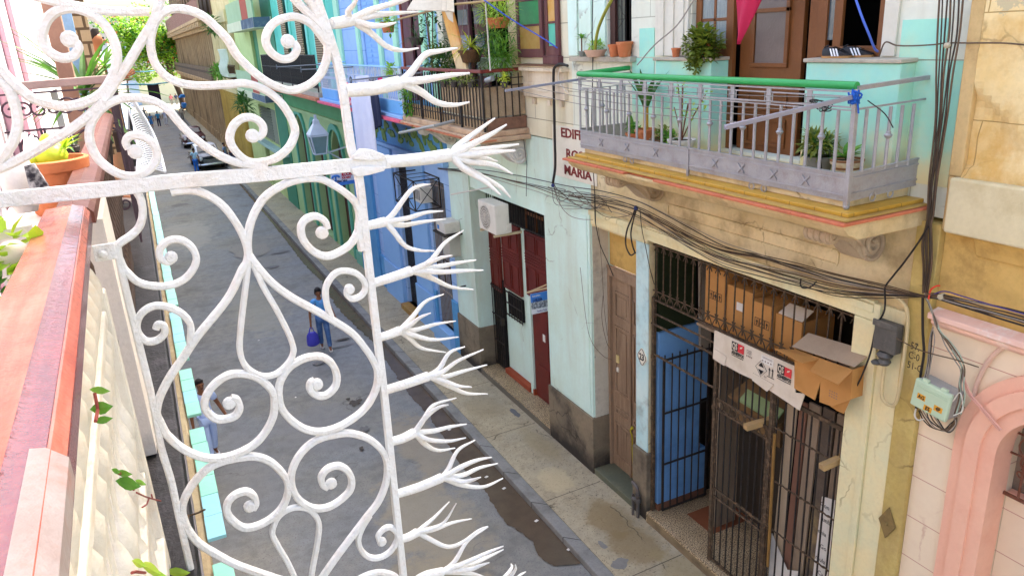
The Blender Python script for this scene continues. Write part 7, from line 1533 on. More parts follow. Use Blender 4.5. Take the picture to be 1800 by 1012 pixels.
def crown(nm,mat,n,seed,sz,bias=0):
    r=random.Random(seed); mb=MB()
    cl=[]
    for C in limbs:
        for q in C[3:]: cl.append((q,r.uniform(1.0,1.9)))
    for k in range(26): cl.append((top+Vector((r.uniform(-8,7.5),r.uniform(-4,5),r.uniform(-1.5,8.5))),r.uniform(.9,1.7)))
    for k in range(n):
        c,rad=cl[r.randrange(len(cl))]; d=Vector((r.gauss(0,1),r.gauss(0,1),r.gauss(0,.7))); d=d/ max(d.length,1)*1.0
        p=c+d*rad; L=sz*r.uniform(.6,1.3); dd=Vector((r.uniform(-1,1),r.uniform(-1,1),r.uniform(-.6,.6))).normalized(); s=dd.cross(Vector((r.uniform(-1,1),r.uniform(-1,1),1))).normalized()
        mb.quad(p-dd*L*.5,p+s*L*.28,p+dd*L*.5,p-s*L*.28)
    return mb.build(nm,mat,tr)
crown('crown',leafmat('tree_leaf','78b028','b4d83c'),15000,31,.42); crown('crown',leafmat('tree_leaf_dark','2f6a1c','4a8a26'),6500,32,.42); crown('blossom',M('orange_blossom','d9683a','c8562c',.5,2,rough=.8),1100,33,.42)
p=onZ(330,187,0); mb=MB(); mb.box(7.4,9.4,128,128.3,0,2.3); tag(mb.build('green_banner',M('green_white_board','4fc06a','d8e0c8',.9,.6,rough=.7)),'green and white board leaning in the sun under the tree','board')
# ================================================================ cables
def cab(px,x,r,mat,par,name='cable',seed=0,jit=0.0,n=7):
    rn=random.Random(seed); P=[]
    for k,q in enumerate(px):
        u,v=q[0],q[1]; xx=q[2] if len(q)>2 else x
        P.append(onX(u+rn.uniform(-jit,jit),v+rn.uniform(-jit,jit),xx+rn.uniform(-.012,.012)*(jit>0)))
    mb=MB(); mb.tube(crom(P,n),r,6); return mb.build(name,mat,par,True)
cable_dk=M('dark_brown_cable','3f3226','4c3d2e',.5,8,rough=.6,bump=0,fine=0)
cbn=thing('cable_bundle','sagging tangle of dark cables running under the balcony above the gate','cable bundle',tuple(onX(1250,430,6.16)),'cable bundles')
main=[(770,296),(840,304),(905,318),(950,328),(1000,343),(1060,352),(1118,368),(1165,392),(1215,420),(1270,446),(1330,462),(1400,482),(1470,500),(1550,512),(1628,521)]
OFF=[-26,-20,-15,-9,-4,0,4,9,13,17,21,25,-12,6]
for k in range(14):
    rn=random.Random(k+50); a1=rn.uniform(-1,1); a2=rn.uniform(-1,1)
    st=0 if k in(0,4,5,8,11) else (4 if k%3 else 6); m_=len(main)-1-st
    px=[]
    for i,(u,v) in enumerate(main[st:]):
        t_=i/m_; px.append((u,v+(OFF[k]*(1 if st else .7))*math.sin(PI*t_)+7*a1*math.sin(2*PI*t_)+4*a2*math.sin(3*PI*t_)+rn.uniform(-1.2,1.2)))
    cab(px,6.165+.006*(k%4),[.007,.005,.006,.0045][k%4],[cable_blk,cable_gry,cable_brn,cable_brn,cable_dk][k%5],cbn,seed=k,jit=1.0)
for px,r in (([(1118,362),(1112,380),(1102,405),(1100,430),(1108,448),(1117,444)],.012),([(1120,364),(1114,384),(1109,410),(1112,432),(1117,446)],.012),([(1045,345),(1046,385),(1048,398),(1055,430),(1068,460),(1078,485)],.008),([(1125,368),(1128,400),(1136,440),(1142,470),(1150,500)],.006),([(1052,400),(1058,470),(1062,540),(1068,590)],.004),([(1060,520),(1058,560),(1066,600),(1074,615)],.005),([(1008,330),(1030,350),(1050,372),(1070,382),(1100,380),(1118,372)],.005),([(982,335),(985,360),(1000,378),(1020,385),(1042,386)],.004),([(1408,490),(1407,500),(1412,506),(1425,504),(1435,495)],.008),([(1020,470),(1030,560),(1040,600),(1060,625),(1075,632)],.004)):
    cab(px,6.17,r,cable_blk if r>.005 else cable_brn,cbn)
rn=random.Random(77)
for k in range(9):
    px=[(968+rn.uniform(-6,10),325+rn.uniform(-6,6)),(985+rn.uniform(-10,14),345+rn.uniform(-12,14)),(1010+rn.uniform(-14,18),350+rn.uniform(-16,18)),(1035+rn.uniform(-10,20),352+rn.uniform(-8,20)),(1060+rn.uniform(-10,20),358+rn.uniform(-6,16))]; cab(px,6.18,.0045,[cable_gry,cable_blk,cable_brn][k%3],cbn)
for c_ in (onX(972,326,6.17),onX(1118,366,6.17)): mb=MB(); mb.ball(c_,.035,8); mb.build('tape_knot',M('blue_tape','2c3c78','26346a',.4,9,rough=.6),cbn,True)
vc=thing('cable_bundle','vertical bundle of black cables at the joint between the mint and the pink houses','cable bundle',tuple(onX(1640,250,6.17)),'cable bundles')
for k in range(7):
    o=(k-3)
    px=[(1672+o*7,-12),(1668+o*6.5,60),(1660+o*5,130),(1655+o*3.4,200),(1648+o*2.6,260),(1640+o*2.2,320),(1635+o*1.8,375),(1632+o*1.5,395),(1630+o*3,430),(1630+o*2.4,470),(1626+o*1.2,515)]
    cab(px,6.18+.005*(k%2),[.008,.006,.007][k%3],cable_dk if k%3 else cable_brn,vc,seed=k,jit=1.2)
cab([(1622,520),(1622,580),(1624,620),(1618,660),(1610,720)],6.2,.012,cable_blk,vc)
cab([(1632,398),(1615,425),(1590,460),(1570,485),(1556,505),(1556,530),(1553,550),(1540,575),(1530,620),(1515,660),(1500,690)],6.16,.009,cable_blk,vc)
cab([(1543,565),(1570,590),(1610,612),(1640,622),(1680,632),(1720,645)],6.13,.006,cable_brn,vc)
cab([(1545,100,6.2),(1556,75,6.2),(1575,80),(1600,81),(1640,79),(1665,76),(1700,76),(1760,76),(1810,80)],6.2,.007,cable_brn,vc)
rc=thing('cable_bundle','loose cables running from the joint over the pink ledge to the right edge','cable bundle',tuple(onX(1700,540,6.12)),'cable bundles')
for k in range(9):
    o=(k-4)*2.3; cab([(1626,519+o*.4),(1650,522+o*.5),(1690,532+o*.8),(1730,543+o),(1770,553+o*1.2),(1815,566+o*1.3)],6.13,[.007,.006,.008][k%3],[cable_blk,cable_gry,cable_brn,cable_brn][k%4],rc,seed=k+20,jit=1.5)
cab([(1638,518),(1660,512),(1690,520),(1740,535),(1815,556)],6.12,.006,M('violet_cable','4a3c78','40346a',.4,9,rough=.6),rc)
cab([(1632,526),(1636,510),(1645,503),(1652,502)],6.12,.008,M('red_wire','e2452c','d23c24',.4,9,rough=.6),rc)
mb=MB(); mb.lathe([(.012,-.03),(.027,-.026),(.027,0),(.018,.008),(.018,.014),(.027,.02),(.027,.028),(.01,.034)],onX(1656,521,6.13),(-1,0,0),14); mb.build('porcelain_knob',M('porcelain','b8ae92','a89e84',.4,9,rough=.4),rc,True)
mb=MB(); mb.lathe([(.012,-.03),(.024,-.026),(.024,0),(.016,.008),(.024,.02),(.008,.03)],onX(1666,80,6.17),(-1,0,0),14); mb.build('porcelain_knob',MATS['porcelain'],vc,True)
mc=thing('cable_bundle','ragged grey cables hanging down to the meter box and looping under it','cable bundle',tuple(onX(1660,600,6.14)),'cable bundles')
rn=random.Random(5)
for k in range(6):
    o=(k-2.5)*2.2; cab([(1628,522),(1636,540+o*.3),(1645,565),(1652,580),(1668+o,605),(1684+o,630),(1692+o*.8,650),(1690+o,675),(1690+o,700),(1682+o,728)],6.14,.006,[cable_gry,cable_brn,M('pale_green_wire','9fb09a','8fa08c',.5,9,rough=.6)][k%3],mc,seed=k,jit=2)
for k in range(5):
    o=(k-2)*2.2; cab([(1640,575),(1637+o,600),(1633+o,640),(1628+o,668)],6.16,.005,[cable_gry,cable_blk][k%2],mc,seed=k+9,jit=2)
for k in range(7):
    o=k*2.2; cab([(1615+o*2,722),(1622+o*2,738),(1638+o*2,750+o*.5),(1658+o,753+o*.4),(1672+o*.6,746),(1680,735)],6.15,.006,[cable_blk,cable_brn,cable_gry][k%3],mc,seed=k+30,jit=2)
cab([(1610,718),(1608,730),(1614,738),(1624,736)],6.13,.008,M('white_wire_thick','d8d2c2','c8c2b2',.4,9,rough=.6),mc); cab([(1675,705),(1688,690),(1692,720),(1676,730)],6.13,.006,MATS['white_wire_thick'],mc)
cab([(1690,650),(1705,690),(1730,720),(1760,755)],6.18,.009,M('pink_cable','dba592','cf9884',.4,9,rough=.6),mc); cab([(1688,650),(1700,688),(1727,722),(1757,757)],6.18,.007,MATS['pink_cable'],mc)
bc=thing('black_cable','thick black cable hanging down the cream pedestal beside the brown balcony','cable',tuple(onX(972,200,6.1)))
cab([(998,116),(985,113),(976,118),(973,130),(974,180),(975,240),(976,290),(972,322)],6.10,.022,cable_blk,bc); cab([(985,118),(981,135),(986,150),(1000,165)],6.10,.006,M('white_thin_wire','d8d2c2','c8c2b2',.4,9),bc)
dc=thing('down_wire','long thin dark wire hanging from the window sill past the stone letters','wire',tuple(onX(1040,300,6.2)))
cab([(1042,-5),(1041,60),(1042,118),(1040,220),(1043,300),(1046,350),(1047,395)],6.16,.008,cable_blk,dc)
mb=MB(); mb.tube([onX(920,240,6.25),onX(926,290,6.25),onX(925,345,6.25)],.006,5); tag(mb.build('down_wire',cable_blk),'thin dark wire on the pale wall between the air conditioner and the cable knot','wire')
mb=MB(); mb.tube(crom([onX(850,0,5.2),onX(900,35,5.6),onX(950,65,6.0),onX(980,85,6.2)],5),.010,6); tag(mb.build('blue_line',M('blue_line_rope','4a64c8','4058b8',.4,9,rough=.7)),'blue washing line crossing in front of the coloured window shutters','line')
mb=MB(); mb.tube(crom([onX(1503,-5,6.0),onX(1515,30,6.0),onX(1528,62,6.05),onX(1537,85,6.15),onX(1543,91,6.3)],5),.011,6); tag(mb.build('blue_hose',M('blue_hose_rubber','4f6fd0','4462c0',.4,9,rough=.5)),'thin blue hose hanging in front of the dark open window over the shoes','hose')
mb=MB(); mb.tube(crom([onX(1220,0,6.0),onX(1190,45,5.9),onX(1150,80,5.8),onX(1120,115,5.6)],5),.008,6); tag(mb.build('grey_line',cable_gry),'thin grey line slanting from the brown window to the green handrail','line')
for i,(p0_,p1_,lab,r) in enumerate((((205,127,30),(292,122,40),'upper thin teal cable crossing the street before the tree',.02),((212,149,24),(306,144,34),'lower thin teal cable crossing the street before the tree',.025))):
    mb=MB(); a=onY(*p0_); b=onY(*p1_); mb.tube([a,(a+b)/2-Vector((0,0,.05)),b],r,5); tag(mb.build('street_cable',M('teal_cable','4f8a9c','447c8c',.4,9)),lab,'cable')
# ================================================================ plants, cloth and shoes on the silver balcony
def hang_pot(name,label,c,r,h,line_top,mat=None):
    t=pot(name,label,c,r,h,mat); mb=MB()
    for a in range(3): mb.tube([Vector(c)+Vector((r*1.05*math.cos(a*2.1),r*1.05*math.sin(a*2.1),h*.98)),Vector(line_top)],.004,4)
    mb.build('hanger',cable_gry,t); return t
x0,y0_,y1_,zs=SILL_L
c=(6.17,onX(1215,92,6.17).y,zs); jt=pot('terracotta_pot','jade plant spilling over its pot on the left window parapet by the brown door',(6.2,onX(1240,95,6.2).y,zs),.10,.16)
jade=leafmat('jade_leaf','5c6a1e','8a9a34')
C0=onX(1236,80,6.12)
bush(jt,'leaves',C0,(.17,.27,.22),460,.085,.075,jade,3,.0); bush(jt,'leaves',onX(1218,112,6.02),(.06,.10,.12),90,.06,.05,jade,4); bush(jt,'leaves',C0,(.10,.18,.16),90,.06,.05,LEAF_DK,14)
p=onX(1188,95,6.2); pot('terracotta_pot','tiny terracotta pot alone on the left window parapet',(6.2,p.y,zs),.055,.11)
for k,(u,v,r,h,lab) in enumerate(((1098,112,.11,.20,'terracotta pot nearest the brown window bars on the far sill'),(1080,113,.085,.17,'smaller terracotta pot on the far sill beside the larger one'))):
    p=onX(u,v,6.2); pot('terracotta_pot',lab,(6.2,p.y,7.40),r,h)
p=onX(1048,115,6.2); lp=pot('planter','pale trough with fresh green seedlings on the far sill',(6.2,p.y,7.40),.18,.10,M('pink_clay','d8b49c','c8a48c',.6,6,rough=.9),rim=False); bush(lp,'leaves',(6.2,p.y,7.56),(.08,.17,.06),120,.07,.03,LEAF_LT,5)
ck=MB(); pts=[onX(1046,100,6.15),onX(1047,75,6.12),onX(1052,50,6.1),onX(1062,25,6.05),onX(1075,0,6.0),onX(1083,-20,6.0)]; ck.tube(crom(pts,5),.022,8)
for i in range(22):
    q=crom(pts,5)[min(25,i+1)]; ck.lathe([(.006,0),(.0,.03)],q,(math.cos(i*2.4),math.sin(i*2.4),.3),5)
tag(ck.build('long_cactus',M('yellow_green_stem','a0a03c','8a9034',.6,9,rough=.7,fine=.2),None,True),'tall bent yellowish cactus stem rising from the far sill trough','cactus')
p=onX(1023,108,6.2); bp=pot('planter','small rosette plant on a stalk at the far end of the far sill',(6.2,p.y,7.40),.05,.08,M('grey_pot','8a8a80','7a7a70',.5,6)); mb=MB(); mb.tube([(6.2,p.y,7.46),(6.2,p.y,7.68)],.012,6); mb.build('stem',stem_br,bp); tuft(bp,'leaves',(6.2,p.y,7.66),14,.13,.04,LEAF,6)
fz=6.305
def floorpot(u,x,lab,r,h,mat=None,cat=None): p=onX(u,250,x); return pot('terracotta_pot',lab,(x,p.y,fz),r,h,mat),p.y
t,y=floorpot(1135,5.9,'sword leaved plant in a pot behind the far part of the silver railing',.13,.22); 
mb=MB(); mb.tube([(5.9,y,6.5),(5.9,y,6.86)],.035,8); mb.build('stem',M('yellow_stalk','c99a2c','b58824',.6,9,rough=.7),t)
mb=MB()
for k,(a,L) in enumerate(((0,.5),(1.2,.62),(2.4,.5),(3.4,.66),(4.5,.55),(5.4,.6))): leaf(mb,(5.9,y,6.72),Vector((math.cos(a)*.35,math.sin(a)*.35,1)),L,.09,droop=.18,n=5)
mb.build('sword_leaves',LEAF_DK,t)
t,y=floorpot(1115,5.85,'low succulent in a pot at the far end behind the silver railing',.11,.16); bush(t,'leaves',(5.85,y,6.50),(.08,.1,.07),60,.07,.05,LEAF,7); mb=MB(); leaf(mb,(5.85,y+.1,6.45),(0,.1,1),.28,.12,droop=0); mb.build('cactus_pad',M('cactus_pad','6f9a3a','5f8a30',.5,8),t)
t,y=floorpot(1165,5.85,'bushy mixed succulents in a trough behind the silver railing',.16,.14,M('brown_trough','7a5a40','6a4c36',.5,6)); bush(t,'leaves',(5.85,y,6.50),(.09,.16,.08),140,.07,.04,LEAF_OL,8); bush(t,'leaves',(5.80,y-.18,6.48),(.08,.12,.07),80,.08,.05,LEAF,9)
t,y=floorpot(1198,5.8,'twiggy bright green plant in a white tyre-like pot behind the silver railing',.16,.18,M('white_pot','dcd8cc','ccc8bc',.5,6),)
r=random.Random(4); tips=[Vector((5.8+r.uniform(-.18,.18),y+r.uniform(-.3,.3),6.75+r.uniform(0,.42))) for _ in range(9)]; stems(t,(5.8,y,6.47),tips,M('red_twig','7a4a34','6a3e2c',.4,9),.007)
mb=MB()
for q in tips:
    for k in range(7): leaf(mb,q+Vector((r.uniform(-.05,.05),r.uniform(-.06,.06),r.uniform(-.14,.03))),(r.uniform(-1,1),r.uniform(-1,1),r.uniform(.0,.8)),.065,.04,n=2)
mb.build('leaves',LEAF_LT,t)
t,y=floorpot(1443,5.9,'bushy dark green plant in a grey pot behind the near part of the silver railing',.13,.20,MATS['grey_pot']); bush(t,'leaves',(5.88,y,6.62),(.14,.17,.12),260,.10,.035,LEAF_OL,11); bush(t,'leaves',(5.88,y,6.60),(.12,.14,.10),120,.10,.035,LEAF_DK,12)
t,y=floorpot(1492,5.85,'broad leaved plant in a cream ringed pot by the near corner of the silver railing',.14,.22,M('cream_ring_pot','dccfa8','a8703c',.6,9,rough=.7,blocks=(3,.07,.012,'8a5a34'))); tuft(t,'leaves',(5.85,y,6.52),12,.20,.09,LEAF,13,.9,.5,.2)
# pink-red cloth over the door
mb=MB(); rs=[]
A=onX(1292,-25,5.98);B=onX(1348,-25,5.98);T=onX(1300,78,5.98); n=12
for i in range(n+1):
    t_=i/n; l=A.lerp(T+Vector((0,.03,0)),t_); rr_=B.lerp(T,t_); row=[]
    for k in range(9):
        s=k/8; q=l.lerp(rr_,s); q.x+=.03*math.sin(s*7+t_*2)*(1-t_*.5); row.append(q)
    rs.append(row)
vs=[q for row in rs for q in row]; fs=[(i*9+k,i*9+k+1,(i+1)*9+k+1,(i+1)*9+k) for i in range(n) for k in range(8)]
mb.add(vs,fs); fl_=mb.build('red_cloth',M('crimson_cloth','b81f48','a61a40',.6,3,rough=.8,bump=.1,fine=.03),None,True); s_=fl_.modifiers.new('s','SOLIDIFY'); s_.thickness=.006
tag(fl_,'hanging crimson cloth ending in a point in front of the brown balcony door','cloth')
# pair of black shoes on the right parapet
shb=M('black_shoe','1a1a1c','141416',.4,9,rough=.5,fine=.05); gum=M('gum_sole','b08450','a07640',.4,9,rough=.6); wst=M('white_stripe','e6e6e4','dcdcda',.3,9)
x0,y0_,y1_,zs=SILL_R
def shoe(label,px,py,rz):
    t=thing('shoe',label,'shoe',(px,py,zs),'pair of shoes on the parapet'); t.rotation_euler=(0,0,rz); BASE[t.name]=Vector((0,0,0))
    secs=[(-.14,.028,.03,.085),(-.12,.040,.02,.10),(-.06,.044,.02,.105),(-.02,.043,.02,.095),(.04,.046,.02,.072),(.10,.047,.02,.055),(.14,.034,.02,.042),(.155,.012,.022,.032)]
    mb=MB(); mb.rings([[(y,-w,z0+.004),(y,-w*.95,(z0+z1)/2+.01),(y,-w*.55,z1),(y,w*.55,z1),(y,w*.95,(z0+z1)/2+.01),(y,w,z0+.004)] for y,w,z0,z1 in secs]); mb.build('upper',shb,t,True)
    mb=MB(); mb.rings([[(y,-w-.004,0.001),(y,-w-.004,.022),(y,w+.004,.022),(y,w+.004,0.001)] for y,w,z0,z1 in secs]); mb.build('sole',gum,t,True)
    mb=MB()
    for k in range(3):
        for s in(-1,1): y=-.03+k*.03; mb.obox((y,s*.0455,.055),(.007,0,.0),(0,.004,0),(-.02,-s*.012,.034))
    mb.build('stripe',wst,t)
    mb=MB()
    for k in range(4): mb.tube([(-.02+k*.025,-.03,.098-.008*k),(-.02+k*.025,0,.106-.009*k),(-.02+k*.025,.03,.098-.008*k)],.004,5)
    mb.tube([(-.12,-.03,.10),(-.09,0,.118),(-.12,.03,.10)],.007,5); mb.build('lace',shb,t); return t
p=onX(1476,97,6.18); shoe('black three-striped shoe with gum sole on the parapet, the nearer of the pair',6.16,p.y+.02,R_(-80)); shoe('black three-striped shoe on the parapet, the one tucked behind its mate',6.27,p.y-.12,R_(-68))
# ================================================================ hanging plants and pots on the brown balcony
bow=terracotta
p=onX(877,50,5.75); t=hang_pot('hanging_pot','hanging terracotta bowl with a feathery fern above the brown balcony',tuple(p),.20,.17,p+Vector((0,0,1.0))); bush(t,'fern_leaves',p+Vector((0,.05,.28)),(.30,.45,.20),420,.17,.02,LEAF_LT,21); bush(t,'fern_leaves',p+Vector((0,-.1,.05)),(.28,.42,.25),200,.15,.025,LEAF,22,.4)
p=onX(683,58,5.6); t=hang_pot('hanging_pot','round hanging terracotta pot against the blue house',tuple(p),.17,.24,p+Vector((0,0,1.0))); bush(t,'leaves',p+Vector((0,0,.30)),(.22,.34,.12),120,.12,.07,LEAF_LT,23); bush(t,'leaves',p+Vector((0,-.2,.15)),(.1,.15,.2),40,.10,.06,LEAF,24)
p=onX(733,80,5.6); t=hang_pot('hanging_pot','dark hanging pot with spidery leaves beside the blue house shutters',tuple(p),.16,.16,p+Vector((0,0,1.4)),MATS['dark_pot']); tuft(t,'leaves',p+Vector((0,0,.18)),26,.45,.02,LEAF_DK,25,1,.9,-.2)
p=onX(828,100,5.7); t=hang_pot('hanging_basket','hanging coir basket of a yellow spider plant above the brown rail',tuple(p-Vector((0,0,.1))),.22,.22,p+Vector((0,0,1.3)),M('coir','6a4e34','54402c',.8,9,rough=1,bump=.8)); yl=leafmat('yellow_leaf','a8b82a','d2d646'); tuft(t,'leaves',p+Vector((0,0,.16)),34,.48,.045,yl,26,1,.7,.1)
p2=p+Vector((0,-.05,-.35)); bush(t,'hanging_roots',p2,(.18,.25,.30),160,.14,.02,leafmat('brown_leaf','5a4a2c','7a6438'),27); tuft(t,'plantlets',p+Vector((-.05,.15,-.45)),14,.34,.04,yl,28,1,.7,.0); tuft(t,'plantlets',p+Vector((0,-.3,-.6)),10,.28,.035,yl,29)
p=onX(878,100,5.95); t=thing('trough_plant','trailing fern in the pale green window box behind the brown railing','plant',tuple(p)); bush(t,'leaves',p+Vector((0,0,.1)),(.2,.55,.28),460,.15,.035,LEAF,30,.35); bush(t,'leaves',p+Vector((-.05,.2,.3)),(.2,.4,.2),180,.2,.03,LEAF_DK,31)
p=onX(780,112,5.8); t=thing('fern_clump','dark leafy clump behind the brown railing at the foot of the flame painted plank','plant',tuple(p)); bush(t,'leaves',p,(.3,.55,.35),420,.15,.05,LEAF_DK,32); bush(t,'leaves',p+Vector((0,.2,.1)),(.3,.5,.3),160,.14,.05,LEAF_OL,33)
p=onX(762,40,5.7); t=thing('climber','thin dark climber trailing beside the flame painted plank','plant',tuple(p)); bush(t,'leaves',p+Vector((0,.2,.0)),(.25,.7,.9),150,.14,.06,LEAF_DK,34); stems(t,p+Vector((0,.3,-1.0)),[p+Vector((.1,.6,1.1)),p+Vector((0,-.2,1.0)),p+Vector((-.1,.2,.7))],stem_br,.012)
for k,(u,lab) in enumerate(((780,'leftmost'),(798,'second from the left'),(812,'third from the left'),(828,'fourth from the left'),(887,'nearest the corner'))):
    p=onX(u,148,5.38); t=hang_pot('rail_pot',f'small black pot hooked on the brown railing, {lab}',(5.38,p.y,p.z-.06),.062,.10,(5.45,p.y,7.05),MATS['dark_pot']); t['group']='small pots hooked on the brown railing'
    bush(t,'leaves',(5.38,p.y,p.z+.08),(.07,.11,.06),40,.10,.03,[LEAF,LEAF_LT,LEAF_OL,stem_br and LEAF_OL,yl][k],40+k)
mb=MB(); mb.tube([onX(855,142,5.40),onX(866,138,5.44)],.045,10); tag(mb.build('grey_can',M('grey_can_metal','8c9092','7c8082',.4,9,rough=.4,metal=.4)),'small grey can lying against the top of the brown railing','can')
# ================================================================ laundry on the blue balcony
mb=MB(); pA=onX(612,143,5.5); 
for (a,b) in (((618,141),(742,128)),((487,118),(575,113)),((530,123),(620,118))):
    p0_=onX(a[0],a[1],5.15); p1_=onX(b[0],b[1],5.3); mb.tube([p0_,p1_],.016,6); mb.tube([p0_+Vector((0,.0+.08*math.cos(t_)+.08,.08*math.sin(t_))) for t_ in [2*PI*k/14 for k in range(14)]],.014,5,True)
    
tag(mb.build('clothes_rods',M('dark_rod','5a5f66','4a4f56',.4,9,rough=.5,metal=.3)),'curl ended iron clothes rods sticking out of the blue balcony','clothes rods')
def cloth(label,quadpx,x,mat,cat='laundry',fold=.05,nf=3):
    a,b,c_,d=[onX(u,v,x) for u,v in quadpx]; mb=MB(); n,m=16,14; vs=[]
    for i in range(n+1):
        for j in range(m+1):
            s=j/m;t_=i/n; p_=a.lerp(b,s).lerp(d.lerp(c_,s),t_); p_.x+=fold*math.sin(s*PI*2*nf+.6*math.sin(t_*3))*(.3+.7*t_); p_.y+=fold*.6*math.sin(t_*5+s*4); vs.append(p_)
    mb.add(vs,[(i*(m+1)+j,i*(m+1)+j+1,(i+1)*(m+1)+j+1,(i+1)*(m+1)+j) for i in range(n) for j in range(m)]); o=mb.build('laundry',mat,None,True); s_=o.modifiers.new('s','SOLIDIFY'); s_.thickness=.008; return tag(o,label,cat,'washing hung on the blue balcony')
cloth('long white sheet hanging far below the blue balcony',((617,168),(650,163),(664,275),(628,280)),5.2,white_cloth)
cloth('pair of dark navy trousers hanging beside the white sheet',((647,165),(664,163),(672,222),(658,228)),5.22,M('navy_cloth','232a44','1c2238',.5,6,rough=.95),nf=2)
cloth('small white shirt on the blue balcony line',((625,135),(648,132),(650,152),(626,156)),5.25,white_cloth,nf=2)
cloth('black and white top on the blue balcony line',((648,140),(660,138),(662,150),(650,153)),5.25,M('black_white_top','2a2c34','d0d0d8',.9,12,rough=.9),nf=1)
cloth('bright pink scarf pinned on the blue balcony line',((664,138),(672,134),(671,146),(665,147)),5.24,M('hot_pink_cloth','e03a78','d02e6a',.4,6,rough=.9),nf=1,fold=.02)
cloth('red and white striped cloth low on the blue balcony',((604,142),(612,145),(618,185),(608,188)),5.28,M('red_white_cloth','d84a62','ead8dc',1.0,16,rough=.9,fine=0),nf=1)
p=onX(690,128,5.5); t=thing('trailing_plant','trailing green plant on the near corner of the blue balcony','plant',tuple(p)); bush(t,'leaves',p+Vector((0,0,-.0)),(.12,.2,.22),90,.14,.10,LEAF_LT,50); bush(t,'leaves',onX(716,175,5.4),(.1,.25,.4),110,.13,.08,LEAF,51)
# ================================================================ fittings on the ground floor
ap=M('aircon_plastic','dcd6c8','cec8ba',.5,4,dirt='a89e8c',damt=.3,dscale=4,rough=.5,bump=.03,fine=.04)
Ya,Yb,za,zb,xa,xb=13.25,13.98,4.08,4.66,5.83,6.28
a1=onX(838,341,5.9); 
ac_=thing('air_conditioner','white air conditioner outdoor unit bracketed above the red brown panels','air conditioner',(6.05,(Ya+Yb)/2,za))
Xf0=5.62; nearY=onX(884,345,6.25).y
def acbox():
    mb=MB(); mb.box(5.72,6.02,12.75,13.55,4.14,4.72); return mb
acbox().build('casing',ap,ac_,bevel=.02)
cy_,cz_=13.22,4.42
mb=MB()
for r_ in (.08,.13,.18,.225): mb.tube([(5.712,cy_+r_*math.cos(t_),cz_+r_*math.sin(t_)) for t_ in [2*PI*k/28 for k in range(28)]],.006,5,True)
for k in range(10): a_=PI*k/10; mb.beam((5.712,cy_-.22*math.cos(a_),cz_-.22*math.sin(a_)),(5.712,cy_+.22*math.cos(a_),cz_+.22*math.sin(a_)),.005,.005)
mb.build('fan_guard',ap,ac_)
mb=MB(); mb.lathe([(.235,0),(.235,.004),(0,.004)],(5.719,cy_,cz_),(-1,0,0),28); mb.build('fan_opening',M('fan_shadow','7c766c','6c665c',.4,9,rough=.8),ac_)
mb=MB(); mb.box(5.95,6.05,12.735,12.749,4.16,4.34); mb.box(5.76,5.84,12.73,12.749,4.55,4.63); mb.build('service_cover',ap,ac_,bevel=.006)
mb=MB(); mb.box(5.7,6.3,12.80,12.84,4.09,4.135); mb.box(5.7,6.3,13.44,13.48,4.09,4.135); pass; mb.build('bracket',M('cream_bracket','c9b894','b9a884',.5,6,rough=.7),ac_)
mb=MB(); mb.tube([onX(793,342,5.5),onX(862,329,5.9)],.014,6); tag(mb.build('thin_rod',MATS['white_rod']),'thin pale rod sticking out over the air conditioner','rod')
# second unit in a wire cage and small boxes on the blue wall
cg=thing('caged_air_conditioner','small air conditioner inside a black wire cage on the blue wall','air conditioner',(6.0,18.1,3.9))
mb=MB(); mb.box(5.86,6.18,17.45,18.05,3.92,4.32); mb.build('casing',ap,cg,bevel=.02)
mb=MB()
for k in range(4): mb.box(5.852,5.859,17.5+.12*k,17.58+.12*k,4.0,4.24)
mb.build('vent',M('vent_grey','8c8a86','7c7a76',.4,9),cg)
mb=MB(); X=[5.62,6.28];Yq=[17.2,18.75];Zq=[3.82,4.55]
for x in X:
    for y in Yq: mb.beam((x,y,Zq[0]),(x,y,Zq[1]),.025,.025)
    for z in Zq: mb.beam((x,Yq[0],z),(x,Yq[1],z),.025,.025)
for y in Yq:
    for z in Zq: mb.beam((X[0],y,z),(X[1],y,z),.025,.025)
mb.beam((X[0],Yq[0],Zq[0]),(X[0],Yq[1],Zq[1]),.015,.015); mb.beam((X[0],Yq[0],Zq[1]),(X[0],Yq[1],Zq[0]),.015,.015); mb.beam((X[0],Yq[0],Zq[1]),(X[1],Yq[0],Zq[0]),.015,.015); mb.beam((X[0],Yq[0],Zq[0]),(X[1],Yq[0],Zq[1]),.015,.015)
for f in (.33,.66): mb.beam((X[0],Yq[0]+(Yq[1]-Yq[0])*f,Zq[1]),(X[1],Yq[0]+(Yq[1]-Yq[0])*f,Zq[1]),.012,.012)
mb.build('wire_cage',black_iron,cg)
sbx=thing('wall_box','white box with a blue mark on a black shelf beside the blue wall','wall box',(6.0,16.2,3.45))
mb=MB(); mb.box(5.86,6.25,15.95,16.5,3.46,3.72); mb.build('casing',ap,sbx,bevel=.015); mb=MB(); mb.box(5.853,5.859,16.3,16.42,3.52,3.62); mb.build('blue_mark',M('blue_mark','3f7fc4','3672b4',.3,9),sbx)
mb=MB(); mb.box(5.80,6.28,15.85,16.6,3.42,3.455); mb.build('shelf',black_iron,sbx)
mb=MB(); mb.box(5.98,6.28,16.05,16.5,2.85,3.40); tag(mb.build('grey_cabinet',M('pale_grey_cabinet','b8b4a8','a8a498',.5,4,rough=.5),bevel=.012),'pale grey cabinet fixed below the white box beside the blue wall','cabinet')
mb=MB()
for z in (2.15,2.78): mb.beam((5.9,15.9,z),(5.9,16.75,z),.025,.025); mb.beam((5.9,15.9,z),(6.28,15.9,z),.025,.025)
for y in (15.9,16.3,16.75): mb.beam((5.9,y,2.15),(5.9,y,2.78),.02,.02)
tag(mb.build('metal_rack',black_iron),'empty black iron frame under the grey cabinet beside the blue wall','frame')
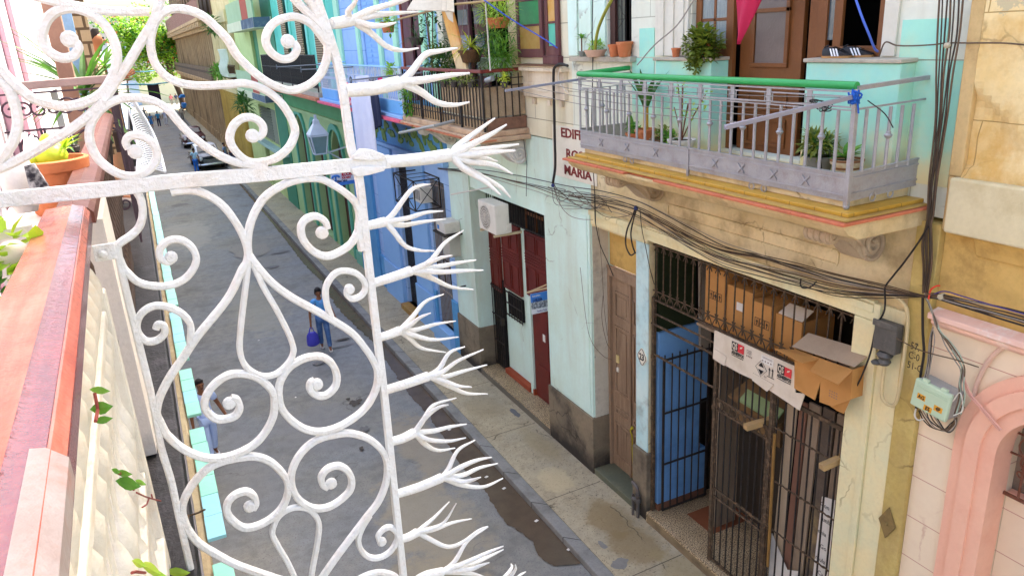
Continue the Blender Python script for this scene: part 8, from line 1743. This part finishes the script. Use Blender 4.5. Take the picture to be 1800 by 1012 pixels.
# hanging banner on its pole
YS=12.15
hb_=thing('banner_sign','blue and white photo banner hanging on a pale pole beside the wide pilaster','banner',tuple(onY(948,530,YS)))
q=lambda u,v,dy=0: onY(u,v,YS+dy)
mb=MB(); mb.beam(q(926,514),q(966,505),.03,.03); mb.beam(q(932,512),q(966,498),.02,.02); mb.build('pole',M('pale_wood_pole','d8b890','c8a880',.5,6),hb_)
TL,TR,BR,BL=q(932,517),q(966,510),q(966,546),q(935,553)
def bq(s,t_,dy=0): return TL.lerp(TR,s).lerp(BL.lerp(BR,s),t_)+Vector((0,dy,0))
mb=MB(); mb.prism([TL,TR,BR,BL],(0,.008,0)); mb.build('cloth',M('white_banner','e4e6ea','d6d8de',.4,5,rough=.7),hb_)
mb=MB(); mb.prism([bq(0,0,-.003),bq(1,0,-.003),bq(1,.42,-.003),bq(0,.42,-.003)],(0,.002,0)); mb.build('blue_band',M('banner_blue','3f7fd0','4f8fdc',.6,6,rough=.6),hb_)
mb=MB(); mb.prism([bq(0,.42,-.003),bq(1,.42,-.003),bq(1,.76,-.003),bq(0,.76,-.003)],(0,.002,0)); mb.build('photo_band',M('banner_photo','3a4250','c8ccd4',1.0,22,rough=.6,fine=0),hb_)
rt_=(TR-TL).normalized(); up_=(TL-BL).normalized(); hgt=(TL-BL).length
text('banner_title','LA RELIQUIA',hgt*.20,M('navy_ink','1f2a5c','1a2450',.3,9),bq(.10,.40,-.006),rt_,up_,hb_,.0005,'LEFT',.42,.004)
text('banner_line','Noche de Bolero',hgt*.11,paper,bq(.08,.16,-.006),rt_,up_,hb_,.0005,'LEFT',.55,.001)
text('banner_foot','Tertulia y Trova',hgt*.13,M('violet_ink','6a4a8c','5c3e7c',.3,9),bq(.28,.93,-.006),rt_,up_,hb_,.0005,'LEFT',.6,.001)
# room for rent sign
YS2=23.9
rs_=thing('room_sign','small white room for rent sign with a blue anchor mark, by the green arches','sign',tuple(onY(600,315,YS2)))
q=lambda u,v: onY(u,v,YS2); TL,TR,BR,BL=q(581,306),q(622,300),q(624,322),q(583,329)
mb=MB(); mb.prism([TL,TR,BR,BL],(0,.03,0)); mb.build('board',M('sign_white','e8eaee','dcdee4',.4,5,rough=.5),rs_)
mb=MB(); mb.prism([bq(0,.72,-.003),bq(1,.72,-.003),bq(1,1,-.003),bq(0,1,-.003)],(0,.002,0)); mb.prism([bq(0,0,-.003),bq(.36,0,-.003),bq(.36,.05,-.003),bq(0,.05,-.003)],(0,.002,0)); mb.build('blue_band',MATS['banner_blue'],rs_)
rt_=(TR-TL).normalized(); up_=(TL-BL).normalized(); hgt=(TL-BL).length; W_=(TR-TL).length
c_=bq(.20,.36,-.008); mb=MB(); mb.tube([c_+rt_*.17*hgt*math.cos(t_)*1.6+up_*(.16*hgt*math.sin(t_)) for t_ in [PI*k/10 for k in range(11)]],.012*3,5); mb.beam(c_+up_*.2*hgt,c_-up_*.22*hgt,.05,.03,(0,1,0)); mb.beam(c_-up_*.22*hgt-rt_*.1*hgt,c_-up_*.22*hgt+rt_*.1*hgt,.05,.03,(0,1,0)); mb.build('anchor_mark',MATS['banner_blue'],rs_)
text('sign_word','ROOM',hgt*.38,red_ink,bq(.46,.30,-.006),rt_,up_,rs_,.0005,'LEFT',.72,.01)
text('sign_word','FOR RENT',hgt*.22,red_ink,bq(.46,.52,-.006),rt_,up_,rs_,.0005,'LEFT',.70,.006)
text('sign_word','El Mecánico',hgt*.24,MATS['navy_ink'],bq(.14,.72,-.006),rt_,up_,rs_,.0005,'LEFT',.85,.006)
# lantern on the green house
YL=26.2
lt_=thing('wall_lantern','pale metal street lantern on a bracket before the green arches','lantern',tuple(onY(560,245,YL)))
wmt=M('white_lantern_metal','cfd8dc','bfc8cc',.4,6,rough=.5)
c_=onY(559,244,YL); w_=.30
mb=MB(); mb.rings([[c_+Vector((sx*w_*k,sy*w_*k,z)) for sx,sy in((-1,-1),(1,-1),(1,1),(-1,1))] for k,z in((1.0,.12),(1.06,.16),(.35,.50),(.30,.62),(.14,.66),(.12,.80))]); mb.build('hood',wmt,lt_)
mb=MB()
for sx,sy in((-1,-1),(1,-1),(1,1),(-1,1)): mb.beam(c_+Vector((sx*w_*.95,sy*w_*.95,.12)),c_+Vector((sx*w_*.62,sy*w_*.62,-.5)),.035,.035)
for k,z in((.95,.11),(.62,-.5)):
    q4=[c_+Vector((sx*w_*k,sy*w_*k,z)) for sx,sy in((-1,-1),(1,-1),(1,1),(-1,1))]
    for i in range(4): mb.beam(q4[i],q4[(i+1)%4],.04,.04)
mb.build('frame',wmt,lt_)
mb=MB(); mb.rings([[c_+Vector((sx*w_*k,sy*w_*k,z)) for sx,sy in((-1,-1),(1,-1),(1,1),(-1,1))] for k,z in((.90,.10),(.58,-.47))]); mb.build('glass',M('greenish_glass','7f9a94','6f8a84',.5,4,rough=.15),lt_)
mb=MB(); mb.beam(c_+Vector((.2,0,-.52)),(6.3,YL-.1,c_.z-.35),.05,.05); mb.beam(c_+Vector((.3,0,-.5)),(6.3,YL-.1,c_.z-.95),.04,.04); mb.build('bracket',wmt,lt_)
# plants on the far ledges
for (u,v,x,rad,lab,m_) in ((428,182,5.3,(.35,1.6,.5),'dark ragged plant hanging out by the louvred window of the sage house',LEAF_DK),(383,128,5.2,(.3,1.6,.35),'green plant under the white balcony cage',LEAF),(372,45,5.3,(.4,1.6,.5),'scrubby plant high on the cream house',LEAF_DK)):
    p=onX(u,v,x); t=thing('ledge_plant',lab,'plant',tuple(p)); bush(t,'leaves',p,rad,160,.5,.12,m_,int(u))
